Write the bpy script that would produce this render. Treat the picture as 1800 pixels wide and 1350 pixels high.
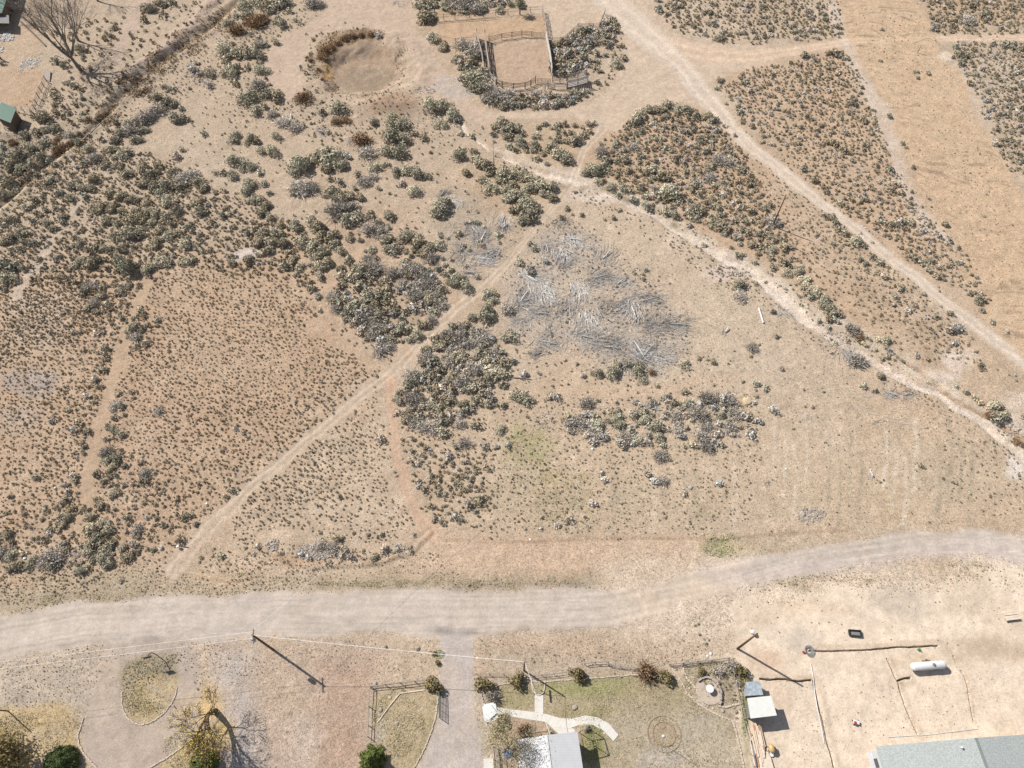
import bpy, bmesh, math, random
import numpy as np
from mathutils import Vector

# ------------------------------------------------------------------ camera, sky, sun, exposure
sc = bpy.context.scene
for o in list(bpy.data.objects):
    bpy.data.objects.remove(o, do_unlink=True)
COL = sc.collection
H = 101.0                      # height of the drone above the ground
TILT = math.radians(31.49)     # tilt away from straight down
FPX = 1250.0                   # focal length for an 1800 pixel wide frame
cam = bpy.data.cameras.new('camera')
cam.sensor_width = 36.0
cam.lens = 36.0 * FPX / 1800.0
cam.clip_start = 1.0
cam.clip_end = 8000.0
camo = bpy.data.objects.new('camera', cam)
camo.location = (0, 0, H)
camo.rotation_euler = (TILT, 0, 0)
COL.objects.link(camo)
sc.camera = camo

SUN_AZ = math.radians(148.8)   # counter-clockwise from +X
SUN_EL = math.radians(45.0)
world = bpy.data.worlds.new('World')
sc.world = world
world.use_nodes = True
wn = world.node_tree
bg = wn.nodes['Background']
sky = wn.nodes.new('ShaderNodeTexSky')
sky.sky_type = 'NISHITA'
sky.sun_disc = False
sky.sun_elevation = SUN_EL
sky.sun_rotation = math.radians(301.2)
sky.altitude = 1800
hs = wn.nodes.new('ShaderNodeHueSaturation')
hs.inputs['Saturation'].default_value = 0.65
wn.links.new(sky.outputs[0], hs.inputs['Color'])
wn.links.new(hs.outputs[0], bg.inputs[0])
bg.inputs[1].default_value = 0.10
sl = bpy.data.lights.new('sun', 'SUN')
sl.energy = 4.7
sl.angle = math.radians(0.53)
sl.color = (1.0, 0.95, 0.88)
slo = bpy.data.objects.new('sun', sl)
SD = Vector((math.cos(SUN_AZ) * math.cos(SUN_EL), math.sin(SUN_AZ) * math.cos(SUN_EL), math.sin(SUN_EL)))
slo.rotation_euler = (-SD).to_track_quat('-Z', 'Y').to_euler()
slo.location = (-100, 60, 150)
COL.objects.link(slo)
sc.view_settings.view_transform = 'Standard'
sc.view_settings.look = 'None'
sc.view_settings.gamma = 1.0
sc.view_settings.exposure = 0.54
sc.render.engine = 'CYCLES'

# ------------------------------------------------------------------ helpers
EXPO = 1.75
def lin(c):
    c = c / 255.0
    return c / 12.92 if c <= 0.04045 else ((c + 0.055) / 1.055) ** 2.4
def A(r, g, b, k=1.0):
    """albedo of a surface that reads as this sRGB colour in full sun"""
    return (min(lin(r) / EXPO * k, .85), min(lin(g) / EXPO * k, .85), min(lin(b) / EXPO * k, .85))

CT, ST = math.cos(TILT), math.sin(TILT)
def G(px, py, z=0.0):
    """where the view ray through an 1800x1350 frame point meets height z"""
    u = (px - 900.0) / FPX
    v = -(py - 675.0) / FPX
    dx, dy, dz = u, v * CT + ST, v * ST - CT
    t = (z - H) / dz
    return (dx * t, dy * t)
def Gn(px, py):
    u = (np.asarray(px, float) - 900.0) / FPX
    v = -(np.asarray(py, float) - 675.0) / FPX
    dy = v * CT + ST
    dz = v * ST - CT
    t = -H / dz
    return u * t, dy * t
def mpp(px, py):
    """metres per frame pixel at that ground point"""
    v = -(py - 675.0) / FPX
    return H / (CT - v * ST) / FPX

_T = np.random.RandomState(5).rand(64, 256, 256).astype(np.float32)
def vn(x, y, s, seed=0):
    x = np.asarray(x, np.float64) / s + 1000.37 * (seed + 1)
    y = np.asarray(y, np.float64) / s + 713.91 * (seed + 1)
    xi = np.floor(x).astype(np.int64); yi = np.floor(y).astype(np.int64)
    fx = x - xi; fy = y - yi
    fx = fx * fx * (3 - 2 * fx); fy = fy * fy * (3 - 2 * fy)
    T = _T[seed % 64]
    a = T[yi & 255, xi & 255]; b = T[yi & 255, (xi + 1) & 255]
    c = T[(yi + 1) & 255, xi & 255]; d = T[(yi + 1) & 255, (xi + 1) & 255]
    return (a * (1 - fx) + b * fx) * (1 - fy) + (c * (1 - fx) + d * fx) * fy
def fbm(x, y, s, seed=0, n=4):
    r = 0; w = 1.0; t = 0
    for i in range(n):
        r = r + w * vn(x, y, s / 2 ** i, seed + i * 7)
        t += w; w *= 0.55
    return r / t
def sst(a, b, x):
    t = np.clip((x - a) / (b - a), 0, 1)
    return t * t * (3 - 2 * t)

def seg_dist(x, y, P, close=False, W=None):
    """distance to a polyline; also the interpolated half width at the nearest point"""
    best = np.full(x.shape, 1e9); hw = np.zeros(x.shape); al = np.zeros(x.shape)
    n = len(P); acc = 0
    for i in range(n if close else n - 1):
        x0, y0 = P[i]; x1, y1 = P[(i + 1) % n]
        dx, dy = x1 - x0, y1 - y0
        L2 = dx * dx + dy * dy + 1e-9
        t = np.clip(((x - x0) * dx + (y - y0) * dy) / L2, 0, 1)
        d = np.hypot(x - x0 - t * dx, y - y0 - t * dy)
        m = d < best
        best = np.where(m, d, best)
        if W is not None:
            w = W[i] + (W[(i + 1) % n] - W[i]) * t
            hw = np.where(m, w, hw)
            al = np.where(m, acc + t * math.sqrt(L2), al)
        acc += math.sqrt(L2)
    return best, hw, al
def inside(x, y, P):
    c = np.zeros(x.shape, bool); n = len(P); j = n - 1
    for i in range(n):
        xi, yi = P[i]; xj, yj = P[j]
        if yi != yj:
            c ^= ((yi > y) != (yj > y)) & (x < (xj - xi) * (y - yi) / (yj - yi) + xi)
        j = i
    return c
class Poly:
    def __init__(s, pts, feather=1.0, warp=1.0, seed=1):
        s.P = [G(*p) for p in pts]; s.f = feather; s.w = warp; s.seed = seed
        a = np.array(s.P); s.lo = a.min(0) - feather - warp - 1; s.hi = a.max(0) + feather + warp + 1
    def __call__(s, x, y):
        out = np.zeros(x.shape)
        m = (x > s.lo[0]) & (x < s.hi[0]) & (y > s.lo[1]) & (y < s.hi[1])
        if not m.any(): return out
        xx, yy = x[m], y[m]
        xw = xx + (fbm(xx, yy, 5, s.seed) - .5) * 2 * s.w
        yw = yy + (fbm(xx, yy, 5, s.seed + 3) - .5) * 2 * s.w
        d, _, _ = seg_dist(xw, yw, s.P, True)
        d = np.where(inside(xw, yw, s.P), -d, d)
        out[m] = 1 - sst(-s.f, s.f, d)
        return out
class Line:
    def __init__(s, pts, w, feather=.6, warp=.5, seed=1):
        """w: full width in frame pixels, scalar or per point"""
        s.P = [G(p[0], p[1]) for p in pts]
        ws = w if isinstance(w, (list, tuple)) else [w] * len(pts)
        s.W = [a * mpp(*p[:2]) / 2 for a, p in zip(ws, pts)]
        s.f = feather; s.w = warp; s.seed = seed
        a = np.array(s.P); e = max(s.W) + feather + warp + 1
        s.lo = a.min(0) - e; s.hi = a.max(0) + e
    def raw(s, x, y, scale=1.0):
        m = (x > s.lo[0]) & (x < s.hi[0]) & (y > s.lo[1]) & (y < s.hi[1])
        d = np.full(x.shape, 99.); al = np.zeros(x.shape)
        if m.any():
            xx, yy = x[m], y[m]
            xw = xx + (fbm(xx, yy, 4, s.seed) - .5) * 2 * s.w
            yw = yy + (fbm(xx, yy, 4, s.seed + 3) - .5) * 2 * s.w
            dd, hw, a = seg_dist(xw, yw, s.P, False, s.W)
            d[m] = dd / np.maximum(hw, .02); al[m] = a
        return d, al
    def __call__(s, x, y):
        out = np.zeros(x.shape)
        m = (x > s.lo[0]) & (x < s.hi[0]) & (y > s.lo[1]) & (y < s.hi[1])
        if not m.any(): return out
        xx, yy = x[m], y[m]
        xw = xx + (fbm(xx, yy, 4, s.seed) - .5) * 2 * s.w
        yw = yy + (fbm(xx, yy, 4, s.seed + 3) - .5) * 2 * s.w
        d, hw, _ = seg_dist(xw, yw, s.P, False, s.W)
        out[m] = 1 - sst(-s.f, s.f, d - hw)
        return out
def Ell(px, py, rx, ry, feather=1.0, warp=1.2, seed=1, rot=0):
    c, s_ = math.cos(math.radians(rot)), math.sin(math.radians(rot))
    pts = []
    for k in range(20):
        a = k * math.pi / 10
        ex, ey = rx * math.cos(a), ry * math.sin(a)
        pts.append((px + ex * c - ey * s_, py + ex * s_ + ey * c))
    return Poly(pts, feather, warp, seed)
# ------------------------------------------------------------------ traced layout of the land (frame points -> ground points)
MAIN_ROAD = Poly([(-60,1100),(0,1085),(60,1070),(140,1058),(250,1048),(400,1043),(560,1040),(700,1038),(900,1038),(1050,1040),(1130,1032),(1210,1012),(1280,990),(1400,968),(1500,957),(1600,939),(1700,933),(1800,943),(1860,950),
    (1860,990),(1800,983),(1700,975),(1600,978),(1480,1000),(1380,1015),(1300,1030),(1230,1052),(1150,1085),(1060,1098),(1000,1110),(900,1112),(830,1115),(760,1122),(700,1115),(560,1118),(440,1120),(330,1127),(250,1130),(150,1137),(60,1150),(0,1166),(-60,1180)], .7, 1.0, 2)
DRIVE = Poly([(768,1105),(832,1105),(831,1180),(829,1250),(850,1300),(856,1370),(725,1370),(748,1318),(768,1265),(776,1215),(776,1160)], .5, .4, 4)
HORSE_OUT = Poly([(178,1125),(330,1122),(352,1150),(352,1200),(346,1290),(300,1328),(262,1352),(240,1380),(190,1380),(165,1345),(142,1318),(136,1292),(146,1262),(165,1210),(180,1150)], .7, .6, 5)
ISLAND = Poly([(222,1165),(262,1150),(305,1155),(314,1185),(312,1208),(300,1238),(275,1262),(255,1272),(238,1271),(222,1258),(214,1235),(213,1190)], .4, .3, 6)
DIAG = Line([(1062,222),(1040,245),(1018,278),(1005,310),(985,350),(940,400),(900,450),(850,505),(800,540),(740,600),(690,650),(600,722),(500,805),(400,892),(345,950),(310,1000)],
            [20,17,16,18,15,13,14,26,26,22,26,25,25,28,34,40], .5, .7, 8)
T_NE = Line([(1050,-20),(1130,55),(1200,118),(1262,198),(1310,250),(1350,283),(1420,340),(1500,400),(1560,450),(1640,515),(1700,560),(1760,605),(1830,655)],
            [60,60,44,34,30,28,27,26,26,26,30,34,36], .6, .8, 9)
T_E = Line([(1180,85),(1250,97),(1330,98),(1400,88),(1500,72),(1600,70),(1700,68),(1850,66)], [60,46,36,26,19,18,17,16], .5, .7, 10)
JUNC = Poly([(905,-30),(1150,-30),(1150,35),(1182,62),(1250,78),(1350,80),(1350,112),(1300,122),(1252,142),(1262,188),(1235,190),(1200,180),(1160,183),(1112,200),(1085,232),(1050,222),(1000,208),(850,208),(848,196),
    (960,196),(1035,186),(1075,158),(1097,112),(1100,70),(1082,30),(1066,16),(1058,30),(1050,46),(1018,46),(996,64),(980,72),(962,72),(958,24),(930,24)], .7, .8, 11)
POND_TRACK = Poly([(555,-30),(745,-30),(735,60),(770,105),(792,150),(845,198),(862,214),(830,222),(790,190),(735,160),(690,120),(672,60),(620,42),(560,60),(530,110),(535,170),(500,190),(455,120),(500,60),(560,30)], 1.2, 1.8, 12)
PEN = Poly([(862,84),(958,70),(968,136),(962,150),(940,148),(905,158),(884,156),(868,144),(862,120)], .3, .3, 13)
PEN2 = Poly([(770,44),(956,26),(960,66),(935,66),(880,72),(820,74),(775,74)], .3, .3, 14)
PATH_S = Line([(684,668),(688,720),(692,770),(702,820),(716,870),(740,915),(758,940)], [16,17,19,19,19,20,24], .5, .6, 15)
PATH_W = Line([(262,500),(243,530),(228,575),(210,625),(200,665),(180,720),(170,770),(155,830),(152,880),(140,930)], [18,30,20,26,26,22,30,28,20,34], .7, 1.2, 16)
PATH_C = Line([(650,410),(610,470),(575,505)], [12,14,10], .5, .6, 17)
PATH_D = Line([(680,470),(672,520),(700,570),(718,620)], [8,9,10,14], .5, .6, 18)
PATH_F = Line([(735,440),(762,478),(788,512),(806,532)], [7,8,10,16], .4, .5, 19)
DOZED = Poly([(1452,-30),(1600,-30),(1618,20),(1640,62),(1655,100),(1690,140),(1720,210),(1752,275),(1800,345),(1850,380),(1850,690),(1790,620),(1740,560),(1700,510),(1665,440),(1640,395),(1622,335),(1570,225),(1520,125),(1498,85),(1490,40)], .9, 1.4, 20)
WASH_PTS = [(780,190),(830,240),(870,270),(930,296),(1000,320),(1080,345),(1150,380),(1230,430),(1300,468),(1370,520),(1420,570),(1500,612),(1570,655),(1640,692),(1720,742),(1800,805),(1860,850)]
WASH = Line(WASH_PTS, [5,5,6,10,26,14,14,17,20,24,22,22,20,14,12,18,20], .5, .9, 21)
GULLY = Line([(1575,628),(1620,655),(1660,690),(1700,712),(1745,740),(1795,772),(1850,800)], [5,5,6,6,8,14,16], .3, .7, 22)
DITCH = Line([(470,-25),(415,5),(370,45),(330,75),(290,105),(250,135),(205,175),(185,200),(165,222),(140,243),(110,266),(80,290),(50,314),(20,342),(-40,395)], [10,9,9,9,10,12,11,9,7,7,7,8,9,9,9], .4, .7, 23)
BANK_UL = Line([(395,-20),(352,30),(300,78),(250,112),(205,145)], [30,30,30,22,12], 1.0, 1.2, 24)
BANK_LL = Line([(215,188),(180,218),(130,262),(85,300),(40,338),(0,372),(-40,410)], [12,14,14,14,16,18,18], .8, 1.0, 25)
TRACK_TL = Line([(255,-20),(238,20),(228,55),(208,85),(200,110)], [24,26,24,18,12], .7, .8, 26)
TRACK_TL2 = Poly([(-30,125),(60,118),(82,122),(80,150),(60,190),(30,188),(0,175),(-30,170)], .8, .8, 27)
LAWN = Poly([(868,1207),(905,1200),(950,1199),(1000,1193),(1120,1187),(1172,1188),(1190,1192),(1203,1218),(1245,1254),(1288,1270),(1300,1312),(1310,1370),(1040,1370),(1030,1300),(1012,1262),(940,1258),(872,1246),(862,1228)], .3, .25, 28)
LAWN2 = Poly([(655,1212),(748,1200),(768,1215),(764,1262),(742,1320),(725,1365),(665,1365),(662,1300),(655,1280)], .4, .3, 29)
LAWN3 = Poly([(-40,1245),(110,1240),(140,1270),(135,1300),(150,1340),(160,1375),(-40,1375)], .8, 1.0, 30)
LAWN4 = Poly([(345,1292),(388,1262),(392,1300),(372,1375),(250,1375),(270,1352),(300,1332)], .4, .4, 31)
POND = Ell(640, 120, 66, 46, 1.4, 2.2, 32)
BARE_A = Ell(425, 448, 22, 9, .6, .6, 3)
PATH_G = Line([(30,520),(70,455),(110,400),(145,345),(190,300),(215,270)], [22,18,14,12,10,8], .8, 1.0, 31)

# trenches: full px points, width px, depth m
TRENCH = [
 ([(1424,1144),(1460,1145),(1500,1143),(1540,1141),(1580,1138),(1620,1136),(1648,1134)], 1.9, .9),
 ([(1336,1194),(1355,1196),(1380,1195),(1400,1198),(1425,1196)], 2.3, .9),
 ([(1429,1197),(1435,1222),(1441,1250),(1448,1280),(1453,1305),(1460,1330),(1466,1352)], 1.9, .7),
 ([(1559,1158),(1568,1178),(1577,1197),(1585,1220),(1594,1245),(1604,1270),(1613,1290)], 1.8, .45),
 ([(1578,1197),(1590,1194),(1600,1193)], 3.0, .6),
 ([(1675,1154),(1683,1174),(1692,1186),(1698,1200),(1706,1235),(1712,1270)], 1.3, .25),
]
TRL = [(Line(p, w * .9, .05, .25, 40 + i), d * 1.15) for i, (p, w, d) in enumerate(TRENCH)]
SPOIL = [(Line([(x + ox, y + oy) for x, y in p], w * 3.4, .4, .3, 60 + i), hh) for i, ((p, w, d), (ox, oy, hh)) in enumerate(zip(TRENCH, [(0,-7,.06),(4,-7,.05),(9,-1,.08),(4,-1,.1),(0,5,.1),(3,0,.05)]))]
BERM1 = Line([(775,947),(840,951),(900,953),(980,951),(1060,948),(1140,946),(1210,944),(1270,946),(1340,941),(1400,937),(1500,929)], 2.6, .5, .3, 70)
BERM2 = Line([(480,975),(510,992),(555,997),(600,993),(660,986),(725,976),(742,952),(756,936)], 6, .5, .5, 71)
BERM3 = Line([(308,1003),(350,1013),(395,1018),(440,1016)], 4, .3, .3, 72)
PONDRIM = [G(*p) for p in [(560,100),(575,70),(620,50),(670,52),(705,85),(722,130),(700,160),(650,170),(600,165),(570,135)]]
BARE = [BARE_A, PATH_G, MAIN_ROAD, DRIVE, DIAG, T_NE, T_E, JUNC, POND_TRACK, PEN, PEN2, PATH_S, PATH_W, PATH_C, PATH_D, PATH_F, WASH, BANK_LL, TRACK_TL, TRACK_TL2]

def height(x, y):
    x = np.asarray(x, float); y = np.asarray(y, float)
    near = np.clip(1 - np.maximum(np.abs(x) - 150, 0) / 50, 0, 1) * np.clip(1 - np.maximum(np.abs(y - 90) - 110, 0) / 50, 0, 1)
    h = (fbm(x, y, 45, 3) - .5) * .5 * near
    rough = 1 - .75 * np.maximum(np.maximum(MAIN_ROAD(x, y), DRIVE(x, y)), np.maximum(T_NE(x, y), LAWN(x, y)))
    dz = DOZED(x, y)
    h = h + ((fbm(x, y, 3.2, 5, 3) - .5) * .15 + (vn(x, y, .75, 9) - .5) * .07 + (vn(x, y, .35, 12) - .5) * .02) * rough * near
    # bulldozed strip: irregular scrape marks
    u = x * .3 + y * .95
    h = h + dz * (vn(u * 1.0 + vn(x, y, 7, 15) * 4, (x - y * .3) * .22, .7, 14) - .5) * .09
    # pond basin
    bx, by = G(640, 124)
    r = np.hypot((x - bx) / 9.6, (y - by) / 9.3) + (fbm(x, y, 5, 33) - .5) * .45
    h = h - 1.4 * (1 - sst(.68, 1.15, r)) + .6 * np.exp(-((r - 1.4) / .22) ** 2) * fbm(x, y, 6, 34) + (fbm(x, y, 2.2, 30, 2) - .5) * .35 * np.exp(-((r - 1.15) / .35) ** 2)
    mx, my = G(692, 188)
    h = h + 1.7 * np.exp(-(((x - mx) / 7) ** 2 + ((y - my) / 3.0) ** 2))
    d, al = DITCH.raw(x, y)
    h = h - .42 * np.exp(-(d / 1.4) ** 2) * (.5 + vn(x, y, 3, 35)) + .25 * np.exp(-((d - 3.0) / 1.3) ** 2) * np.clip(9 - d, 0, 1)
    d, al = BANK_UL.raw(x, y)
    h = h + .7 * np.exp(-(d / .8) ** 2)
    d, al = WASH.raw(x, y)
    h = h - .55 * (1 - sst(.5, 1.4, d)) * (.35 + vn(x, y, 4, 36))
    d, al = GULLY.raw(x, y)
    h = h - .8 * np.exp(-(d / 1.0) ** 2)
    for L, hh in ((BERM1, .12), (BERM2, .2), (BERM3, .2)):
        d, al = L.raw(x, y)
        h = h + hh * np.exp(-((d - .1) / .9) ** 2) * (.4 + 1.2 * vn(x, y, 1.4, 37)) - hh * .5 * np.exp(-((d - 2.2) / .8) ** 2) * np.clip(8 - d, 0, 1)
    d, al = T_NE.raw(x, y)
    h = h - .07 * np.exp(-((d - .5) / .16) ** 2)
    d, al = DIAG.raw(x, y)
    h = h - .07 * np.exp(-((d - .5) / .2) ** 2)
    for (L, dep), (S, hh) in zip(TRL, SPOIL):
        h = h - dep * L(x, y)
        h = h + hh * S(x, y) * (.2 + 1.2 * vn(x, y, .8, 38)) * (1 - L(x, y))
    return h
def hz(x, y):
    return float(height(np.array([x]), np.array([y]))[0])

PAINT = []
def P(mask, col, a=1.0, mot=0.0, ms=1.5, seed=0):
    gr = col[1] - (col[0] + col[2]) / 2
    if gr > 8: col = (col[0] + min(12, (gr - 8) * 1.1), col[1] - 1, col[2])
    lum = .3 * col[0] + .59 * col[1] + .11 * col[2]
    col = tuple(lum + (c - lum) * .86 + 3 for c in col)
    PAINT.append((mask, np.array(A(*col)), a, mot, ms, seed))
# broad tints -------------------------------------------------------
P(Poly([(-100,470),(500,440),(700,650),(400,900),(300,1000),(-100,1020)], 7, 5, 1), (205,172,137), .75, .5, 4, 1)
P(Poly([(-60,-60),(560,-60),(900,250),(560,430),(-60,460)], 7, 5, 3), (204,181,151), .8, .4, 6, 2)
P(Poly([(1050,180),(1240,180),(1420,420),(1500,560),(1300,450),(1040,330)], 4, 3, 5), (212,179,143), .8, .5, 4, 3)
P(Poly([(1240,120),(1480,80),(1640,400),(1760,590),(1500,400)], 4, 3, 6), (214,182,146), .8, .5, 5, 4)
P(Poly([(850,680),(1400,620),(1700,740),(1860,820),(1860,950),(1280,940),(760,950)], 6, 4, 7), (214,189,155), .75, .4, 6, 5)
P(Poly([(1000,330),(1300,470),(1560,680),(1400,720),(900,650),(880,560),(1000,380)], 4, 3, 8), (212,189,158), .8, .4, 5, 6)
P(Poly([(1180,1020),(1860,980),(1860,1400),(1300,1400),(1280,1180),(1150,1110)], 4, 2.5, 9), (245,223,192), .98, .3, 5, 7)
P(Poly([(370,1130),(660,1125),(690,1400),(330,1400),(380,1240)], 4, 2, 10), (202,178,152), .85, .5, 6, 8)
P(Poly([(540,1170),(650,1165),(650,1370),(560,1370)], 3, 2, 11), (198,166,138), .75, .5, 5, 9)
P(Poly([(380,1150),(440,1140),(470,1370),(400,1370)], 2.5, 1.5, 12), (200,190,178), .7, .5, 2, 10)
P(Poly([(720,930),(1250,945),(1210,1005),(1060,1035),(700,1030),(760,960)], 2, 1.6, 13), (217,186,152), .9, .5, 5, 11)
P(Poly([(-60,1010),(320,1000),(480,1020),(1050,1010),(1050,1036),(560,1038),(250,1046),(60,1068),(-60,1090)], 1.5, 1.5, 14), (190,172,140), .75, .8, 3, 12)
P(Line([(560,1028),(760,1024),(900,1026),(1060,1015)], 14, 1, 1, 15), (166,152,118), .6, 1.2, 1.6, 13)
P(Line([(780,1034),(900,1032),(1040,1030)], 8, .8, .6, 15), (158,146,128), .5, 1.2, 1.6, 14)
P(Line([(60,1066),(140,1050),(250,1042)], 12, 1, .9, 15), (158,150,112), .6, 1.2, 2, 14)
P(Poly([(840,1120),(1200,1115),(1290,1140),(1190,1162),(1000,1168),(840,1185)], 1.5, 1.2, 16), (205,178,147), .8, .6, 4, 15)
P(Poly([(0,1170),(180,1150),(185,1240),(0,1250)], 2, 2, 17), (196,181,158), .8, .7, 3, 16)
P(Poly([(1170,1115),(1300,1110),(1290,1150),(1200,1155)], 2, 1.5, 18), (214,190,158), .7, .6, 3, 17)
# tints of single patches
for (x, y, rx, ry, c, a, mo) in [(425,448,22,8,(232,220,204),.95,.2),(345,1238,44,26,(226,200,138),.75,.8),(395,1290,14,26,(214,190,110),.6,.8),(520,1100,90,6,(176,162,150),.6,1.0),(1040,1096,60,7,(172,160,150),.6,1.0),(980,1102,40,4,(168,154,144),.6,1.0),(430,1096,40,6,(182,170,160),.5,1.0),(130,1126,60,8,(186,174,164),.5,1.0),
    (70,560,60,50,(206,184,158),.6,.5),(55,670,50,26,(186,172,158),.7,.5),(30,740,40,25,(190,176,160),.5,.5),(150,890,40,30,(206,172,134),.8,.4),(60,780,60,50,(206,176,142),.5,.4),
    (35,530,16,12,(222,196,166),.8,.3),(425,448,24,9,(222,208,190),.9,.4),(400,300,60,30,(208,186,158),.8,.3),(330,250,50,25,(210,188,158),.7,.3),
    (690,420,50,60,(206,178,146),.7,.4),(560,260,80,30,(206,182,152),.6,.4),(500,340,50,40,(208,184,154),.7,.4),
    (1100,430,90,40,(215,192,160),.7,.3),(1250,560,60,70,(214,192,160),.7,.3),(1330,640,80,40,(214,192,162),.6,.3),
    (1680,628,34,20,(236,214,188),.9,.3),(1655,660,30,10,(236,216,192),.9,.3),(1780,700,26,16,(234,212,184),.8,.4),(1775,745,30,30,(230,210,184),.7,.4),(1790,820,20,22,(240,226,206),.9,.3),
    (1050,345,40,14,(232,212,188),.8,.5),(1000,340,30,16,(232,210,186),.7,.5),(1180,420,20,18,(232,208,180),.6,.4),(1150,370,60,12,(226,204,176),.5,.5),
    (1270,480,40,14,(232,208,186),.8,.6),(1385,545,20,12,(222,200,172),.6,.5),(1415,740,40,20,(206,188,160),.4,.8),(1470,770,22,26,(232,206,176),.6,.6),
    (1312,706,10,7,(226,190,140),.9,.1),(990,640,50,40,(214,184,150),.5,.4),(1100,700,90,14,(214,186,154),.6,.5),
    (930,785,45,34,(172,176,120),.55,1.3),(990,855,55,34,(178,172,124),.5,1.4),(985,905,60,34,(184,172,134),.55,1.4),(1120,880,50,40,(196,182,146),.4,1.2),(900,850,50,60,(190,176,140),.4,1.2),
    (1265,958,36,19,(176,174,122),.6,1.5),(1300,965,34,12,(196,184,136),.5,1.4),(1240,900,20,26,(176,168,130),.5,1.2),
    (1440,800,200,14,(216,190,156),.5,.6),(1700,850,60,40,(216,194,160),.5,.6),(1640,830,40,50,(198,180,148),.4,1.0),(1500,870,120,40,(210,186,150),.4,.8),
    (1570,130,40,10,(216,182,142),.5,.8),(1660,100,14,8,(238,216,188),.9,.2),(1615,112,30,7,(230,202,168),.8,.2),(1680,150,22,26,(230,204,170),.7,.3),
    (1500,40,34,30,(214,178,136),.6,.6),(1470,30,10,26,(226,208,190),.7,.6),(1630,230,60,50,(214,180,140),.5,.8),(1640,330,50,50,(216,180,142),.5,.8),
    (1740,300,40,30,(228,196,158),.7,.4),(1770,440,50,70,(222,184,142),.7,.4),(1700,380,40,40,(208,172,136),.4,.9),
    (1250,110,30,25,(226,204,174),.8,.4),(1215,125,30,30,(222,200,170),.6,.4),(1100,150,40,40,(216,188,156),.7,.3),(1130,40,60,30,(219,192,162),.7,.3),(1000,30,40,24,(214,186,150),.7,.3),
    (1150,1000,90,16,(222,196,164),.7,.4),(1130,1060,70,30,(206,192,174),.4,.6),(1180,1050,90,26,(226,202,172),.6,.5),
    (660,1018,140,14,(196,172,136),.4,.9),(560,985,60,8,(218,180,140),.8,.3),(505,980,16,6,(222,180,138),.8,.3),(110,1025,22,14,(208,180,144),.8,.3),
    (30,1016,60,8,(212,176,138),.6,.4),(390,1020,45,4,(224,188,148),.8,.2),(370,1058,26,6,(216,182,152),.8,.4),
    (530,1300,30,34,(220,200,178),.6,.6),(80,1262,50,18,(212,190,142),.6,.4),(250,1148,60,16,(178,168,138),.5,1.2),
    (1580,1050,60,26,(216,198,172),.7,.5),(1700,1060,50,30,(216,196,166),.5,.6),(1740,1145,90,22,(212,188,156),.8,.5),(1600,1160,60,12,(214,186,150),.5,.6),(1420,1075,90,16,(222,194,156),.5,.8),
    (1670,995,22,12,(196,172,136),.6,1.2),(1710,1000,16,20,(206,182,146),.6,1.2),(1400,1028,40,8,(200,178,144),.6,1.2),(1475,1022,60,6,(202,178,144),.5,1.2),(1400,1120,30,22,(210,196,176),.5,.8),
    (1410,960,160,10,(206,184,150),.6,.9),(1600,930,100,12,(212,192,160),.5,.9),(1400,905,50,18,(206,184,152),.5,.8),
    (1330,1070,14,30,(222,190,160),.4,.5),(1345,1165,40,18,(228,192,156),.7,.4),(1360,1230,30,40,(232,206,176),.8,.4),
    (690,1245,34,26,(188,180,134),.4,.6)]:
    P(Ell(x, y, rx, ry, max(1.0, min(rx, ry) * .05), 1.8 if rx > 15 else .4, int(x + y) % 40), c, a, mo, 1.8, int(x) % 30)
P(Poly([(870,500),(960,400),(1040,400),(1110,500),(1200,560),(1210,600),(1150,660),(1000,620),(890,590)], 3, 3, 6), (199,182,160), .75, .8, 3, 19)
P(Poly([(770,340),(840,340),(900,400),(880,470),(790,500),(760,430)], 3, 2.5, 6), (190,172,146), .6, .8, 3, 19)
# near the upper left houses
P(TRACK_TL2, (206,174,138), .9, .3, 3, 20)
P(Poly([(-20,60),(80,40),(60,120),(-20,125)], 1.5, 1.5, 3), (208,180,146), .8, .5, 3, 21)
P(TRACK_TL, (210,184,158), .9, .3, 2, 22)
P(Poly([(120,200),(200,150),(210,175),(130,245),(90,260),(95,215)], 1.5, 1.5, 3), (184,166,138), .7, .9, 2, 21)
P(Poly([(-30,240),(60,230),(110,250),(50,305),(-30,360)], 1.5, 1.5, 3), (168,152,130), .8, .9, 2, 21)
P(BANK_UL, (200,176,152), .9, .5, 2, 23)
P(BANK_LL, (212,190,154), .8, .5, 2, 24)
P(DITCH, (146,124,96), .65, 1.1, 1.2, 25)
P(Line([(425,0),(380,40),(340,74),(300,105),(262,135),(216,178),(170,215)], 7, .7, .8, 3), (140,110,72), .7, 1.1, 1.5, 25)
# bare ground and tracks
P(POND_TRACK, (210,184,156), .97, .35, 4, 26)
P(Ell(690,184,44,19,1.8,1.6,4), (188,154,122), .8, .6, 2, 27)
P(POND, (184,156,126), .85, .9, 1.6, 28)
P(Ell(640,138,46,26,2,1.6,5), (172,152,124), .75, 1.2, 1.0, 29)
P(Line([(565,135),(590,160),(640,172),(700,160),(725,120),(700,75)], 16, 1.5, 2.0, 7), (190,166,136), .7, 1.3, 1.4, 32)
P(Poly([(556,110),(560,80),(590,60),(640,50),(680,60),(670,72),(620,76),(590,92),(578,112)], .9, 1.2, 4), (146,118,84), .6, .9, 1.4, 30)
P(Ell(572,125,10,14,1,1,6), (206,168,96), .7, .8, 1.2, 31)
P(Line([(600,165),(640,155),(690,158),(722,150)], 8, 1, 1.2, 7), (224,202,168), .7, .6, 1.5, 32)
P(Poly([(770,130),(810,135),(830,170),(800,178),(760,160)], 1, 1.2, 3), (204,190,174), .7, .8, 1.2, 33)
P(JUNC, (218,193,163), .97, .3, 4, 34)
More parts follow.
